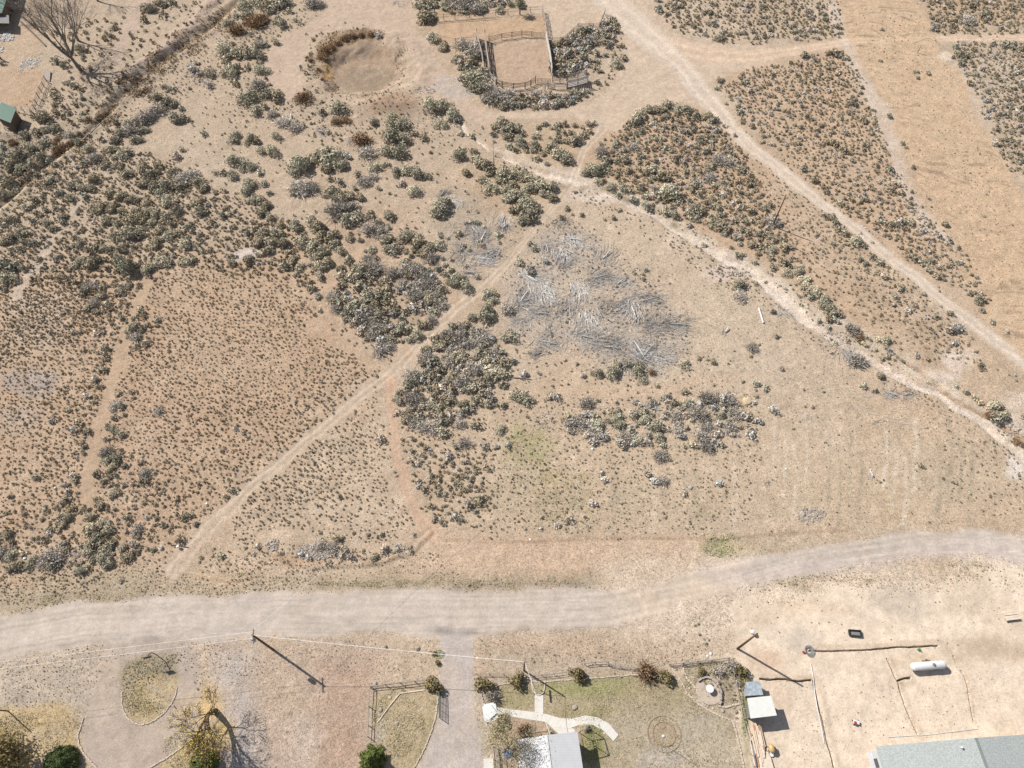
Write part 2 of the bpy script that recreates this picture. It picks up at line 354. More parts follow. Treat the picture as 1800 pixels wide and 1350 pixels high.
P(T_E, (226,197,164), .97, .3, 3, 35)
P(T_NE, (226,206,180), .95, .35, 3, 36)
P(PEN, (203,173,142), .95, .3, 2.5, 37)
P(PEN2, (208,174,136), .95, .3, 2.5, 38)
P(DOZED, (221,188,148), .92, .35, 3, 39)
P(Line([(1458,8),(1478,52),(1500,110),(1535,170),(1560,220),(1572,270),(1590,330),(1615,370),(1650,415),(1680,440)], [14,16,18,30,26,20,26,30,24,12], 1.1, 1.5, 5), (225,203,178), .85, .6, 1.4, 40)
P(DIAG, (211,188,159), .9, .35, 2.5, 41)
P(PATH_G, (208,188,162), .8, .6, 2.5, 42)
P(PATH_S, (210,174,141), .92, .35, 2.5, 42)
P(PATH_W, (201,172,138), .85, .4, 2.5, 43)
for q in (PATH_C, PATH_D, PATH_F): P(q, (209,178,145), .85, .35, 2.5, 44)
P(Line([(870,262),(930,285),(1010,308),(1090,335),(1160,372),(1240,425),(1330,478),(1400,530),(1500,590),(1600,650),(1720,725),(1800,790)], [14,18,24,24,26,28,30,32,30,26,24,34], 1.2, 1.8, 6), (226,206,178), .85, .8, 2, 45)
P(WASH, (240,221,196), .95, .9, 1.5, 46)
P(GULLY, (190,158,122), .8, .6, 1.5, 47)
P(Line([(990,322),(1080,338),(1150,368),(1200,400)], 12, .8, 1.4, 9), (150,138,104), .55, 1.2, 1.4, 48)
P(Line([(1120,1095),(1010,1098),(960,1108)], 6, .6, .5, 9), (160,144,132), .5, 1.0, 1.4, 48)
# faint wheel lines in the cleared field
for pts, w, c, a in [([(990,822),(1200,824),(1400,818),(1560,808),(1675,800)], 14, (218,192,158), .55), ([(1340,796),(1500,790),(1640,783)], 9, (222,198,164), .5),
        ([(990,693),(1090,688),(1160,685),(1240,668),(1300,662)], 12, (217,187,152), .8), ([(870,940),(1000,943),(1200,938),(1400,930)], 12, (204,180,148), .4),
        ([(960,720),(960,800),(1010,900),(1010,940)], 10, (216,188,154), .5), ([(850,900),(860,800),(890,740)], 10, (214,184,150), .4)]:
    P(Line(pts, w, 1, .8, 11), c, a, .6, 2, 49)
for k in range(16):
    x0 = 1360 + (k * 97) % 370; k7 = (k * 53) % 90
    P(Line([(x0, 720 + k7), (x0 + 4, 790 + k7 * .5), (x0 - 3, 840 + k7)], 3 + k % 4, .35, .35, k), (186,170,140) if k % 2 else (230,212,184), .7, 1.3, 1.0, k)
for k in range(9):
    x0 = 1010 + (k * 71) % 290
    P(Line([(x0, 790 + (k * 17) % 40), (x0 + 3, 880), (x0 - 4, 935)], 4, .4, .4, k), (190,172,140) if k % 2 else (228,206,176), .7, 1.3, 1.0, k)
# made surfaces
P(MAIN_ROAD, (212,197,178), .97, .22, 4, 50)
P(Poly([(1060,1000),(1300,985),(1330,1075),(1180,1110),(1090,1106)], 4, 2.5, 8), (229,207,178), .95, .5, 3, 51)
P(Poly([(1230,1010),(1860,935),(1860,990),(1600,980),(1380,1015),(1280,1030)], 1.6, 1.0, 8), (218,200,184), .8, .3, 3, 51)
P(DRIVE, (203,189,175), .95, .3, 3, 52)
P(HORSE_OUT, (196,178,159), .92, .35, 3, 53)
P(Poly([(180,1130),(214,1150),(212,1250),(160,1260)], 1.5, 1, 8), (205,184,158), .6, .4, 3, 54)
P(ISLAND, (186,176,128), .95, .7, 1.3, 55)
P(Poly([(216,1160),(262,1148),(310,1152),(314,1195),(270,1185),(216,1215)], .8, .8, 9), (160,154,126), .8, 1.0, 1.0, 56)
P(LAWN, (183,172,136), .95, .5, 2.5, 57)
for (x, y, rx, ry, c, a) in [(1030,1208,90,20,(158,166,108),.95),(900,1225,34,22,(164,166,116),.8),(1045,1300,18,40,(136,146,84),.8),(1025,1250,60,8,(150,156,96),.6),(1150,1215,60,24,(170,166,124),.6),(1030,1330,26,30,(150,156,96),.6),
                             (1180,1330,60,24,(200,188,170),.9),(1220,1290,60,36,(192,178,150),.8),(1250,1330,56,36,(204,186,156),.8),(1110,1290,50,40,(190,178,146),.7),(970,1240,26,16,(184,170,134),.5)]:
    P(Ell(x, y, rx, ry, 1.2, .8, int(x) % 30), c, a, .5, 1.5, int(y) % 30)
P(Poly([(860,1140),(1180,1165),(1120,1184),(1000,1190),(900,1196),(850,1200)], .8, .6, 7), (198,178,150), .7, .8, 1.4, 58)
P(Poly([(1196,1166),(1290,1160),(1308,1190),(1305,1232),(1285,1265),(1240,1240),(1205,1200)], .4, .4, 7), (184,168,138), .9, 1.0, 1.2, 58)
P(Poly([(1302,1215),(1312,1222),(1320,1350),(1310,1350)], .4, .3, 7), (150,152,96), .7, 1.0, 1.0, 58)
P(Poly([(858,1250),(960,1278),(962,1292),(905,1300),(862,1300)], .5, .4, 7), (196,166,136), .8, .5, 1.4, 59)
P(Poly([(832,1200),(860,1200),(858,1360),(850,1360),(830,1250)], .5, .4, 7), (198,184,160), .7, .8, 1.6, 59)
P(LAWN2, (186,174,132), .9, .7, 1.6, 60)
P(Line([(766,1235),(758,1275),(738,1330)], 14, .5, .3, 5), (158,156,112), .7, 1.0, 1.2, 61)
P(Poly([(665,1250),(685,1262),(675,1300),(660,1300)], .5, .4, 7), (200,186,160), .8, .4, 1.6, 59)
P(LAWN3, (198,182,132), .8, .8, 2.2, 62)
P(LAWN4, (184,174,120), .95, .7, 1.6, 63)
P(Ell(1167,1290,27,25,.2,.1,5), (186,164,130), .9, .4, 1.0, 64)
for S, hh in SPOIL: P(S, (218,190,154), .6, .5, .8, 65)
P(BERM1, (172,140,108), .7, .9, 1.5, 67)
P(BERM2, (190,162,128), .7, .8, 1.2, 68)

# ------------------------------------------------------------------ the ground sheet
def axis(lo, hi, step, far, g=1.35):
    mid = np.arange(lo, hi + 1e-6, step)
    r = [hi]; s = step
    while r[-1] < far: s = min(s * g, 400); r.append(r[-1] + s)
    l = [lo]; s = step
    while l[-1] > -far: s = min(s * g, 400); l.append(l[-1] - s)
    return np.concatenate([np.array(l[1:])[::-1], mid, np.array(r[1:])])
XS = axis(-140, 140, .26, 3000)
YS = axis(-6, 182, .26, 3000)
GX, GY = np.meshgrid(XS, YS)
NX, NY = len(XS), len(YS)
fx, fy = GX.ravel(), GY.ravel()
GZ = height(fx, fy)
base = np.array(A(212, 190, 162))[None, :] * np.ones((len(fx), 1))
n1 = fbm(fx, fy, 26, 60, 4)[:, None]; n2 = fbm(fx, fy, 6, 61, 3)[:, None]
base = base * (1 + (n1 - .5) * np.array([.10, .22, .36]) * 1.3)
base = base * (1 + (n2 - .5) * .22) * (1 + (fbm(fx, fy, 2.5, 63, 3)[:, None] - .5) * np.array([.22, .25, .28])) * .965
for mask, col, a, mot, ms, seed in PAINT:
    m = mask(fx, fy)
    k = m > .003
    if not k.any(): continue
    mm = m[k] * a
    if mot > 0:
        nn = fbm(fx[k], fy[k], ms, (seed * 3) % 50, 3)
        mm = np.clip(mm * (1 - mot * .5 + mot * sst(.25, .75, nn)), 0, 1)
    base[k] = base[k] * (1 - mm[:, None]) + col[None, :] * mm[:, None]
# streaks along the main road and ruts
d, al = Line([(-60,1140),(0,1125),(150,1098),(300,1088),(500,1080),(700,1076),(900,1075),(1060,1070),(1250,1030),(1400,990),(1600,958),(1700,952),(1860,965)], [80]*7+[76,70,50,42,42,42], .5, .3, 3).raw(fx, fy)
rd = MAIN_ROAD(fx, fy)
st_ = vn(d * 9, al * .06, .7, 21) * .6 + vn(d * 22, al * .10, .7, 22) * .4
base *= (1 + ((st_ - .5) * .42 * rd)[:, None])
dk = rd * np.clip(sst(.55, .75, d) * (1 - sst(.85, 1.05, d)), 0, 1) * sst(.45, .7, fbm(fx, fy, 5, 23)) * (fy < G(900, 1095)[1])
base *= (1 - .26 * dk)[:, None]
for L in (T_NE, DIAG, T_E, PATH_S):
    d, al = L.raw(fx, fy)
    rut = np.exp(-((d - .45) / .18) ** 2) * .11 - np.exp(-(d / .2) ** 2) * .06 * vn(fx, fy, 2, 24)
    base *= (1 + rut)[:, None]
# dozer scratches
dz = DOZED(fx, fy)
q = vn((fx * .35 + fy * .95) + vn(fx, fy, 6, 25) * 5, (fx - fy * .3) * .16, .42, 26)
base *= (1 - .30 * dz * sst(.62, .85, q) * sst(.3, .6, fbm(fx, fy, 9, 27)))[:, None]
# fine grain at grid scale
base *= (1 + (vn(fx, fy, .55, 28) - .5) * .13 + (vn(fx, fy, 1.7, 29) - .5) * .10 + (vn(fx, fy, .9, 30) - .5) * .08)[:, None]
base = np.clip(base * np.array([1.0, .985, 1.015]), .01, .8)
Cc = np.concatenate([base, np.ones((len(fx), 1))], 1).astype(np.float32)

qi = np.arange((NY - 1) * (NX - 1)); r_, c_ = qi // (NX - 1), qi % (NX - 1)
Q = np.stack([r_ * NX + c_, r_ * NX + c_ + 1, (r_ + 1) * NX + c_ + 1, (r_ + 1) * NX + c_], 1)
cxs = (XS[c_] + XS[c_ + 1]) / 2; cys = (YS[r_] + YS[r_ + 1]) / 2
cls = np.zeros(len(Q), int)
def setc(masks, k):
    for m in masks: cls[m(cxs, cys) > .5] = k
setc([JUNC, T_NE, T_E, DIAG, PATH_S, PATH_C, PATH_D, PATH_F, PATH_W, POND_TRACK], 1)
LOT = Poly([(1290,1050),(1860,1010),(1860,1400),(1316,1400),(1300,1190)], 1, 2.5, 9)
setc([LOT], 7); setc([POND], 2); setc([PEN, PEN2], 3); setc([LAWN, LAWN2, LAWN4, ISLAND], 4)
setc([HORSE_OUT], 5); setc([ISLAND], 4); setc([DRIVE], 5); setc([MAIN_ROAD], 6)

def new_mesh(name, V, F, cols=None, smooth=False, mat=None):
    me = bpy.data.meshes.new(name)
    V = np.asarray(V, np.float32); F = np.asarray(F, np.int32)
    me.vertices.add(len(V)); me.vertices.foreach_set('co', V.ravel())
    k = F.shape[1]
    me.loops.add(len(F) * k); me.loops.foreach_set('vertex_index', F.ravel())
    me.polygons.add(len(F))
    me.polygons.foreach_set('loop_start', np.arange(0, len(F) * k, k, dtype=np.int32))
    if smooth: me.polygons.foreach_set('use_smooth', np.ones(len(F), bool))
    if cols is not None:
        ca = me.color_attributes.new('Col', 'FLOAT_COLOR', 'POINT')
        ca.data.foreach_set('color', np.asarray(cols, np.float32).ravel())
    me.update(calc_edges=True)
    if mat: me.materials.append(mat)
    return me

def ground_mat(name, spk=1.0, bump=1.0, grain=1.0):
    m = bpy.data.materials.new(name); m.use_nodes = True
    nt = m.node_tree; n = nt.nodes; L = nt.links
    bs = n['Principled BSDF']; bs.inputs['Roughness'].default_value = .95
    bs.inputs['Specular IOR Level'].default_value = .12
    ca = n.new('ShaderNodeVertexColor'); ca.layer_name = 'Col'
    tc = n.new('ShaderNodeTexCoord')
    def noise(s, det, rough=.6):
        t = n.new('ShaderNodeTexNoise'); t.inputs['Scale'].default_value = s; t.inputs['Detail'].default_value = det; t.inputs['Roughness'].default_value = rough
        L.new(tc.outputs['Object'], t.inputs['Vector']); return t
    def ramp(src, a, b, lo, hi):
        r = n.new('ShaderNodeMapRange'); r.inputs[1].default_value = a; r.inputs[2].default_value = b; r.inputs[3].default_value = lo; r.inputs[4].default_value = hi
        L.new(src, r.inputs[0]); return r.outputs[0]
    def mul(a, b):
        x = n.new('ShaderNodeMath'); x.operation = 'MULTIPLY'; L.new(a, x.inputs[0]); L.new(b, x.inputs[1]); return x.outputs[0]
    f1 = mul(ramp(noise(2.6, 6, .75).outputs[0], .36, .64, 1 - .16 * grain, 1 + .16 * grain), ramp(noise(7.0, 3, .7).outputs[0], .36, .64, 1 - .21 * grain, 1 + .17 * grain))
    f2 = ramp(noise(.55, 4, .65).outputs[0], .3, .7, .92, 1.08)
    f3 = ramp(noise(5.5, 2, .5).outputs[0], .58, .68, 1.0, 1 - .45 * spk)      # clods and dry tufts
    f4 = ramp(noise(4.4, 2, .5).outputs[0], .24, .34, 1 + .25 * spk, 1.0)     # pale stones
    f = mul(mul(f1, f2), mul(f3, f4))
    mx = n.new('ShaderNodeVectorMath'); mx.operation = 'SCALE'
    L.new(ca.outputs[0], mx.inputs[0]); L.new(f, mx.inputs['Scale'])
    L.new(mx.outputs[0], bs.inputs['Base Color'])
    bp = n.new('ShaderNodeBump'); bp.inputs['Strength'].default_value = .55 * bump; bp.inputs['Distance'].default_value = .12
    L.new(noise(2.2, 8, .7).outputs[0], bp.inputs['Height']); L.new(bp.outputs[0], bs.inputs['Normal'])
    return m
GM = {0: ground_mat('desert soil', 1.15, 1.1, 1.25), 1: ground_mat('track dust', .5, .7), 2: ground_mat('pond silt', 1.0, 1.0), 3: ground_mat('pen dust', .6, .6),
      4: ground_mat('dry lawn', 1.1, 1.0, 1.2), 5: ground_mat('driveway gravel', .35, .4, .7), 6: ground_mat('road gravel', .22, .3, .55), 7: ground_mat('bare lot dirt', .45, .7, .6)}
GN = {0: 'ground', 1: 'dirt_track', 2: 'pond_basin', 3: 'corral_floor', 4: 'lawn', 5: 'driveway', 6: 'gravel_road', 7: 'dirt_lot'}
GV = np.stack([fx, fy, GZ], 1)
# finer cells where the trenches are dug
near_t = np.zeros(len(Q), bool)
for L, d in TRL:
    dd, _ = L.raw(cxs, cys); near_t |= (dd * .15 < .55) & (cxs > L.lo[0]) & (cxs < L.hi[0]) & (cys > L.lo[1]) & (cys < L.hi[1])
TQ = Q[near_t]; cls[near_t] = 99
NS = 5
fr_ = np.arange(NS + 1) / NS; U_, V_ = np.meshgrid(fr_, fr_); U_ = U_.ravel(); V_ = V_.ravel()
x0, x1, y0, y1 = fx[TQ[:, 0]], fx[TQ[:, 1]], fy[TQ[:, 0]], fy[TQ[:, 3]]
tx = (x0[:, None] + (x1 - x0)[:, None] * U_[None]).ravel(); ty = (y0[:, None] + (y1 - y0)[:, None] * V_[None]).ravel()
tz = height(tx, ty)
def cl(i): return Cc[TQ[:, i]][:, None, :]
u3, v3 = U_[None, :, None], V_[None, :, None]
tc_ = (cl(0) * (1 - u3) * (1 - v3) + cl(1) * u3 * (1 - v3) + cl(2) * u3 * v3 + cl(3) * (1 - u3) * v3).reshape(-1, 4)
qq = np.array([[j * (NS + 1) + i, j * (NS + 1) + i + 1, (j + 1) * (NS + 1) + i + 1, (j + 1) * (NS + 1) + i] for j in range(NS) for i in range(NS)])
tf = (qq[None] + (np.arange(len(TQ)) * (NS + 1) ** 2)[:, None, None]).reshape(-1, 4)
me = new_mesh('trenched_ground', np.stack([tx, ty, tz], 1), tf, tc_, False, GM[0])
o = bpy.data.objects.new('trenched_ground', me); COL.objects.link(o); o['kind'] = 'structure'
for k in GN:
    F = Q[cls == k]
    if not len(F): continue
    u, inv = np.unique(F.ravel(), return_inverse=True)
    me = new_mesh(GN[k], GV[u], inv.reshape(-1, 4), Cc[u], True, GM[k])
    o = bpy.data.objects.new(GN[k], me); COL.objects.link(o); o['kind'] = 'structure'
del GX, GY, Cc, base
# ------------------------------------------------------------------ materials and mesh tools
def mat(name, col, rough=.8, spec=.25, var=.12, vs=3.0, metal=0.0, bump=0.0, bs_=20.0, stripes=None):
    m = bpy.data.materials.new(name); m.use_nodes = True
    nt = m.node_tree; n = nt.nodes; L = nt.links
    b = n['Principled BSDF']; b.inputs['Roughness'].default_value = rough
    b.inputs['Specular IOR Level'].default_value = spec; b.inputs['Metallic'].default_value = metal
    tc = n.new('ShaderNodeTexCoord'); t = n.new('ShaderNodeTexNoise')
    t.inputs['Scale'].default_value = vs; t.inputs['Detail'].default_value = 5
    L.new(tc.outputs['Object'], t.inputs['Vector'])
    r = n.new('ShaderNodeValToRGB')
    r.color_ramp.elements[0].position = .3; r.color_ramp.elements[1].position = .7
    r.color_ramp.elements[0].color = (*[c * (1 - var) for c in col], 1)
    r.color_ramp.elements[1].color = (*[min(1, c * (1 + var)) for c in col], 1)
    L.new(t.outputs[0], r.inputs[0]); out = r.outputs[0]
    if stripes:   # (axis, scale, darkness): seams of a ribbed or boarded sheet
        w = n.new('ShaderNodeTexWave'); w.bands_direction = stripes[0]; w.inputs['Scale'].default_value = stripes[1]
        L.new(tc.outputs['Object'], w.inputs['Vector'])
        mr = n.new('ShaderNodeMapRange'); mr.inputs[1].default_value = 0; mr.inputs[2].default_value = .25; mr.inputs[3].default_value = 1 - stripes[2]; mr.inputs[4].default_value = 1
        L.new(w.outputs[1], mr.inputs[0])
        v = n.new('ShaderNodeVectorMath'); v.operation = 'SCALE'; L.new(out, v.inputs[0]); L.new(mr.outputs[0], v.inputs['Scale']); out = v.outputs[0]
    L.new(out, b.inputs['Base Color'])
    if bump:
        t2 = n.new('ShaderNodeTexNoise'); t2.inputs['Scale'].default_value = bs_; t2.inputs['Detail'].default_value = 4
        L.new(tc.outputs['Object'], t2.inputs['Vector'])
        bp = n.new('ShaderNodeBump'); bp.inputs['Strength'].default_value = bump; bp.inputs['Distance'].default_value = .03
        L.new(t2.outputs[0], bp.inputs['Height']); L.new(bp.outputs[0], b.inputs['Normal'])
    return m
def leafmat(name):
    """foliage: colour comes from the plant's own leaf tint, a little changed from plant to plant"""
    m = bpy.data.materials.new(name); m.use_nodes = True
    nt = m.node_tree; n = nt.nodes; L = nt.links
    b = n['Principled BSDF']; b.inputs['Roughness'].default_value = .75; b.inputs['Specular IOR Level'].default_value = .15
    ca = n.new('ShaderNodeVertexColor'); ca.layer_name = 'Col'
    oi = n.new('ShaderNodeObjectInfo'); mr = n.new('ShaderNodeMapRange')
    mr.inputs[3].default_value = .78; mr.inputs[4].default_value = 1.25; L.new(oi.outputs['Random'], mr.inputs[0])
    v = n.new('ShaderNodeVectorMath'); v.operation = 'SCALE'; L.new(ca.outputs[0], v.inputs[0]); L.new(mr.outputs[0], v.inputs['Scale'])
    L.new(v.outputs[0], b.inputs['Base Color'])
    return m
LEAF = leafmat('leaves')

class MB:
    def __init__(s): s.v = []; s.f = []; s.m = []; s.mi = 0
    def box(s, c, size, rz=0, ry=0, rx=0):
        """box centred at c"""
        from mathutils import Euler
        R = Euler((rx, ry, rz)).to_matrix(); b = len(s.v)
        for dx in (-.5, .5):
            for dy in (-.5, .5):
                for dz in (-.5, .5):
                    p = R @ Vector((dx * size[0], dy * size[1], dz * size[2]))
                    s.v.append((c[0] + p.x, c[1] + p.y, c[2] + p.z))
        for q in ((0,1,3,2),(4,6,7,5),(0,4,5,1),(2,3,7,6),(0,2,6,4),(1,5,7,3)):
            s.f.append(tuple(b + i for i in q)); s.m.append(s.mi)
        return s
    def beam(s, p, q, w, h):
        p, q = Vector(p), Vector(q); d = (q - p); L = d.length
        if L < 1e-6: return s
        d.normalize(); up = Vector((0, 0, 1)) if abs(d.z) < .95 else Vector((1, 0, 0))
        sx = d.cross(up).normalized(); sy = sx.cross(d).normalized(); b = len(s.v)
        for e in (p, q):
            for a, c in ((-.5,-.5),(.5,-.5),(.5,.5),(-.5,.5)):
                r = e + sx * a * w + sy * c * h; s.v.append(tuple(r))
        for k in range(4):
            s.f.append((b + k, b + (k + 1) % 4, b + 4 + (k + 1) % 4, b + 4 + k)); s.m.append(s.mi)
        s.f.append((b + 3, b + 2, b + 1, b)); s.f.append((b + 4, b + 5, b + 6, b + 7)); s.m += [s.mi, s.mi]
        return s
    def tube(s, pts, rad, n=6, cap=True):
        pts = [Vector(p) for p in pts]; b = len(s.v); N = len(pts)
        if not isinstance(rad, (list, tuple)): rad = [rad] * N
        px = None
        for i, p in enumerate(pts):
            d = (pts[min(i + 1, N - 1)] - pts[max(i - 1, 0)]).normalized()
            if px is None:
                up = Vector((0, 0, 1)) if abs(d.z) < .9 else Vector((1, 0, 0)); px = d.cross(up).normalized()
            else: px = (px - d * px.dot(d)).normalized()
            py = d.cross(px)
            for k in range(n):
                a = 2 * math.pi * k / n
                s.v.append(tuple(p + (px * math.cos(a) + py * math.sin(a)) * rad[i]))
        for i in range(N - 1):
            for k in range(n):
                s.f.append((b + i * n + k, b + i * n + (k + 1) % n, b + (i + 1) * n + (k + 1) % n, b + (i + 1) * n + k)); s.m.append(s.mi)
        if cap:
            s.f.append(tuple(b + k for k in range(n))[::-1]); s.f.append(tuple(b + (N - 1) * n + k for k in range(n))); s.m += [s.mi, s.mi]
        return s
    def lathe(s, c, prof, n=24):
        """prof: (radius, z) list around a vertical axis through c"""
        b = len(s.v)
        for r, z in prof:
            for k in range(n):
                a = 2 * math.pi * k / n; s.v.append((c[0] + r * math.cos(a), c[1] + r * math.sin(a), c[2] + z))
        for i in range(len(prof) - 1):
            for k in range(n):
                s.f.append((b + i * n + k, b + i * n + (k + 1) % n, b + (i + 1) * n + (k + 1) % n, b + (i + 1) * n + k)); s.m.append(s.mi)
        s.f.append(tuple(b + k for k in range(n))[::-1]); s.f.append(tuple(b + (len(prof) - 1) * n + k for k in range(n))); s.m += [s.mi, s.mi]
        return s
    def prism(s, P, z0, z1):
        """vertical prism over a ground outline; z0, z1 scalars or per corner lists"""
        n = len(P); b = len(s.v)
        a = sum(P[i][0] * P[(i + 1) % n][1] - P[(i + 1) % n][0] * P[i][1] for i in range(n))
        if a < 0: P = P[::-1]; z0 = z0[::-1] if isinstance(z0, list) else z0; z1 = z1[::-1] if isinstance(z1, list) else z1
        z0 = z0 if isinstance(z0, list) else [z0] * n; z1 = z1 if isinstance(z1, list) else [z1] * n
        for p, z in zip(P, z0): s.v.append((p[0], p[1], z))
        for p, z in zip(P, z1): s.v.append((p[0], p[1], z))
        for i in range(n): s.f.append((b + i, b + (i + 1) % n, b + n + (i + 1) % n, b + n + i)); s.m.append(s.mi)
        s.f.append(tuple(b + i for i in range(n))[::-1]); s.f.append(tuple(b + n + i for i in range(n))); s.m += [s.mi, s.mi]
        return s
    def build(s, name, mats, parent=None, bevel=0, smooth=False):
        me = bpy.data.meshes.new(name)
        off = parent.location if parent is not None and parent.parent is None else (parent_world(parent) if parent is not None else Vector((0, 0, 0)))
        me.from_pydata([(x - off[0], y - off[1], z - off[2]) for x, y, z in s.v], [], s.f)
        mats = mats if isinstance(mats, (list, tuple)) else [mats]
        for m in mats: me.materials.append(m)
        if len(mats) > 1: me.polygons.foreach_set('material_index', s.m)
        if smooth: me.polygons.foreach_set('use_smooth', [True] * len(me.polygons))
        me.update()
        if bevel:
            bm = bmesh.new(); bm.from_mesh(me)
            bmesh.ops.bevel(bm, geom=list(bm.edges), offset=bevel, segments=1, affect='EDGES'); bm.to_mesh(me); bm.free()
        o = bpy.data.objects.new(name, me); COL.objects.link(o)
        if parent is not None: o.parent = parent
        return o
def parent_world(p):
    v = Vector(p.location)
    while p.parent is not None: p = p.parent; v = v + Vector(p.location)
    return v
def tag(o, label, cat=None, group=None, kind=None):
    if label: o['label'] = label
    if cat: o['category'] = cat
    if group: o['group'] = group
    if kind: o['kind'] = kind
    return o
def thing(name, label, cat, loc, group=None):
    o = bpy.data.objects.new(name, None); o.empty_display_size = .3; COL.objects.link(o)
    o.location = loc
    return tag(o, label, cat, group)
def at(px, py, z=0.0):
    """3D point standing z above the ground at a frame point"""
    x, y = G(px, py); return Vector((x, y, hz(x, y) + z))

def cards(C, size, Nrm, rs, aspect=1.0, jit=.6):
    """small leaf faces at centres C facing roughly Nrm"""
    n = len(C)
    N = Nrm + rs.normal(0, jit, (n, 3)); N /= np.linalg.norm(N, axis=1)[:, None] + 1e-9
    R = rs.normal(0, 1, (n, 3)); U = np.cross(N, R); U /= np.linalg.norm(U, axis=1)[:, None] + 1e-9
    W = np.cross(N, U); s = (size * rs.uniform(.6, 1.35, n))[:, None]
    V = np.stack([C - U * s * aspect - W * s * .5, C + U * s * aspect - W * s * .4, C + U * s * aspect * .8 + W * s * .5, C - U * s * aspect * .8 + W * s * .5], 1).reshape(-1, 3)
    F = np.arange(4 * n).reshape(-1, 4)
    return V, F
def dome(rs, n, lobes, flat=.7, size=.09, fill=.25):
    """lumpy shrub crown of unit radius made of leaf faces"""
    L = []
    for k in range(lobes):
        a = rs.uniform(0, 6.28); r = rs.uniform(.15, .68) if k else 0
        L.append((r * math.cos(a), r * math.sin(a), rs.uniform(.12, .42) * (1.1 - r), rs.uniform(.28, .48) * (1 if k else 1.25)))
    L = np.array(L); pk = rs.choice(len(L), n, p=L[:, 3] ** 2 / (L[:, 3] ** 2).sum())
    d = rs.normal(0, 1, (n, 3)); d[:, 2] = np.abs(d[:, 2]) * 1.0 - .15; d /= np.linalg.norm(d, axis=1)[:, None]
    rad = L[pk, 3] * np.where(rs.rand(n) < fill, rs.uniform(.3, .9, n), rs.uniform(.88, 1.08, n))
    C = L[pk, :3] + d * rad[:, None]
    C[:, 2] = np.clip(C[:, 2] * flat / .62, .01, None)
    V, F = cards(C, size * np.ones(n), d, rs)
    V[:, 2] = np.maximum(V[:, 2], .0)
    t = rs.uniform(.75, 1.3, n) * (.85 + .3 * rs.rand(len(L))[pk])
    return V, F, np.repeat(t, 4)
def tint(base, t, rs, dev=.06):
    c = np.array(base)[None, :] * t[:, None]
    return np.concatenate([np.clip(c, 0, .8), np.ones((len(t), 1))], 1)
# ------------------------------------------------------------------ traced shrubs: x, y, radius in 3x tile coordinates, one letter for the kind
TILES = {}
TILES[(0,0)] = """760,50,25 800,60,35 850,30,40 900,20,30 770,115,25 860,75,20 1290,40,40p 1340,20,30p 1310,90,40p 1200,130,30p 1250,170,50b 1330,120,45b 1180,280,55p 1240,300,50 1310,290,45 1340,250,35 1210,390,45p 1260,370,30 1110,400,35p 1020,370,30d 1060,400,25d 1040,340,20d 1100,455,30d
1300,540,50p 1340,580,40p 1330,500,35p 830,520,35 790,520,20 890,555,45 930,545,35 960,580,25 930,640,50 1000,635,20 840,590,50d 800,620,45d 760,640,50d 720,660,50 690,700,50d 760,690,35 640,710,40 610,750,40 720,740,40 610,660,25 570,690,20 670,660,30 900,480,30 870,465,20 1000,470,15
470,790,35p 540,740,20 590,800,40 640,830,50 690,810,25 500,840,40d 450,870,30 560,870,35 620,880,35 670,920,45 740,900,50 800,930,50 840,870,35 790,810,15 770,980,50 820,990,40 850,900,25 930,830,30d 960,790,20p 1080,712,25p 920,920,40 960,950,60d 1010,930,50d 1050,960,40 1090,990,45 880,990,45p 950,1000,45 890,1070,45p 850,1040,40p 1040,1080,50 1060,1120,40
1230,740,40p 1250,720,30p 1330,740,40p 1300,760,20p 1240,860,45p 1290,880,40p 1230,930,35p 1340,890,30p 1180,915,25 1130,915,20 1320,980,50p 1300,1020,45p 1340,1060,40 280,945,35 250,970,25 310,1030,30 180,1060,30 230,1025,20p 130,1100,35 60,1165,40 30,1200,30 150,1020,15p
390,990,45 430,1000,35 370,1050,35 450,1040,30 500,950,40 480,1000,35 240,1110,20 290,1100,25 330,1150,35 240,1180,35 180,1170,25 280,1200,35 340,1180,25 110,1230,40 60,1260,40 130,1280,30 180,1290,30 20,1290,35 60,1320,25 430,1300,25 110,1320,25
580,1030,40 640,1040,40 700,1060,40 760,1070,40 530,1100,40 490,1110,30 600,1100,40 650,1120,35 720,1120,40 780,1120,35 840,1130,40 880,1150,40 930,1120,40 690,1180,60 740,1160,50 680,1240,60 740,1230,50 620,1180,35 570,1170,35 600,1250,35 800,1180,35 850,1220,45 820,1290,40 880,1260,40 940,1220,35 900,1190,30 990,1290,50 1060,1250,30 1000,1200,30 1170,1140,30 1190,1100,20 1110,1180,25 1240,1200,20 1310,1230,25 560,1310,40 500,1310,30 640,1320,40 420,1290,35 470,1330,30 1180,1010,20
100,830,50 160,790,45 220,840,40 230,760,35 60,880,50 110,900,50 60,980,50 20,960,40 90,1000,35 30,1030,40 130,720,35 190,710,30 260,690,30p 300,690,35p 370,720,35d 310,800,40b 330,780,30b 380,760,30b 240,630,50 290,600,25 290,560,24 290,510,30 290,480,20 190,620,25 20,850,30 350,350,30 290,330,30 250,740,25 420,755,30p 340,830,15p 420,270,35 440,300,20 60,20,30d 90,50,30d 40,60,30d 560,180,16 600,155,22 690,180,14 730,170,10 390,460,25 430,480,20 440,520,20 400,560,18 360,600,20 330,560,14 440,600,16
20,340,18 610,130,16 700,230,10 640,125,8 750,65,14 520,160,15 590,200,20 560,215,16 250,850,30 290,870,22 170,880,30 200,930,22 150,940,20 240,910,18p 380,830,16p 470,720,16p"""
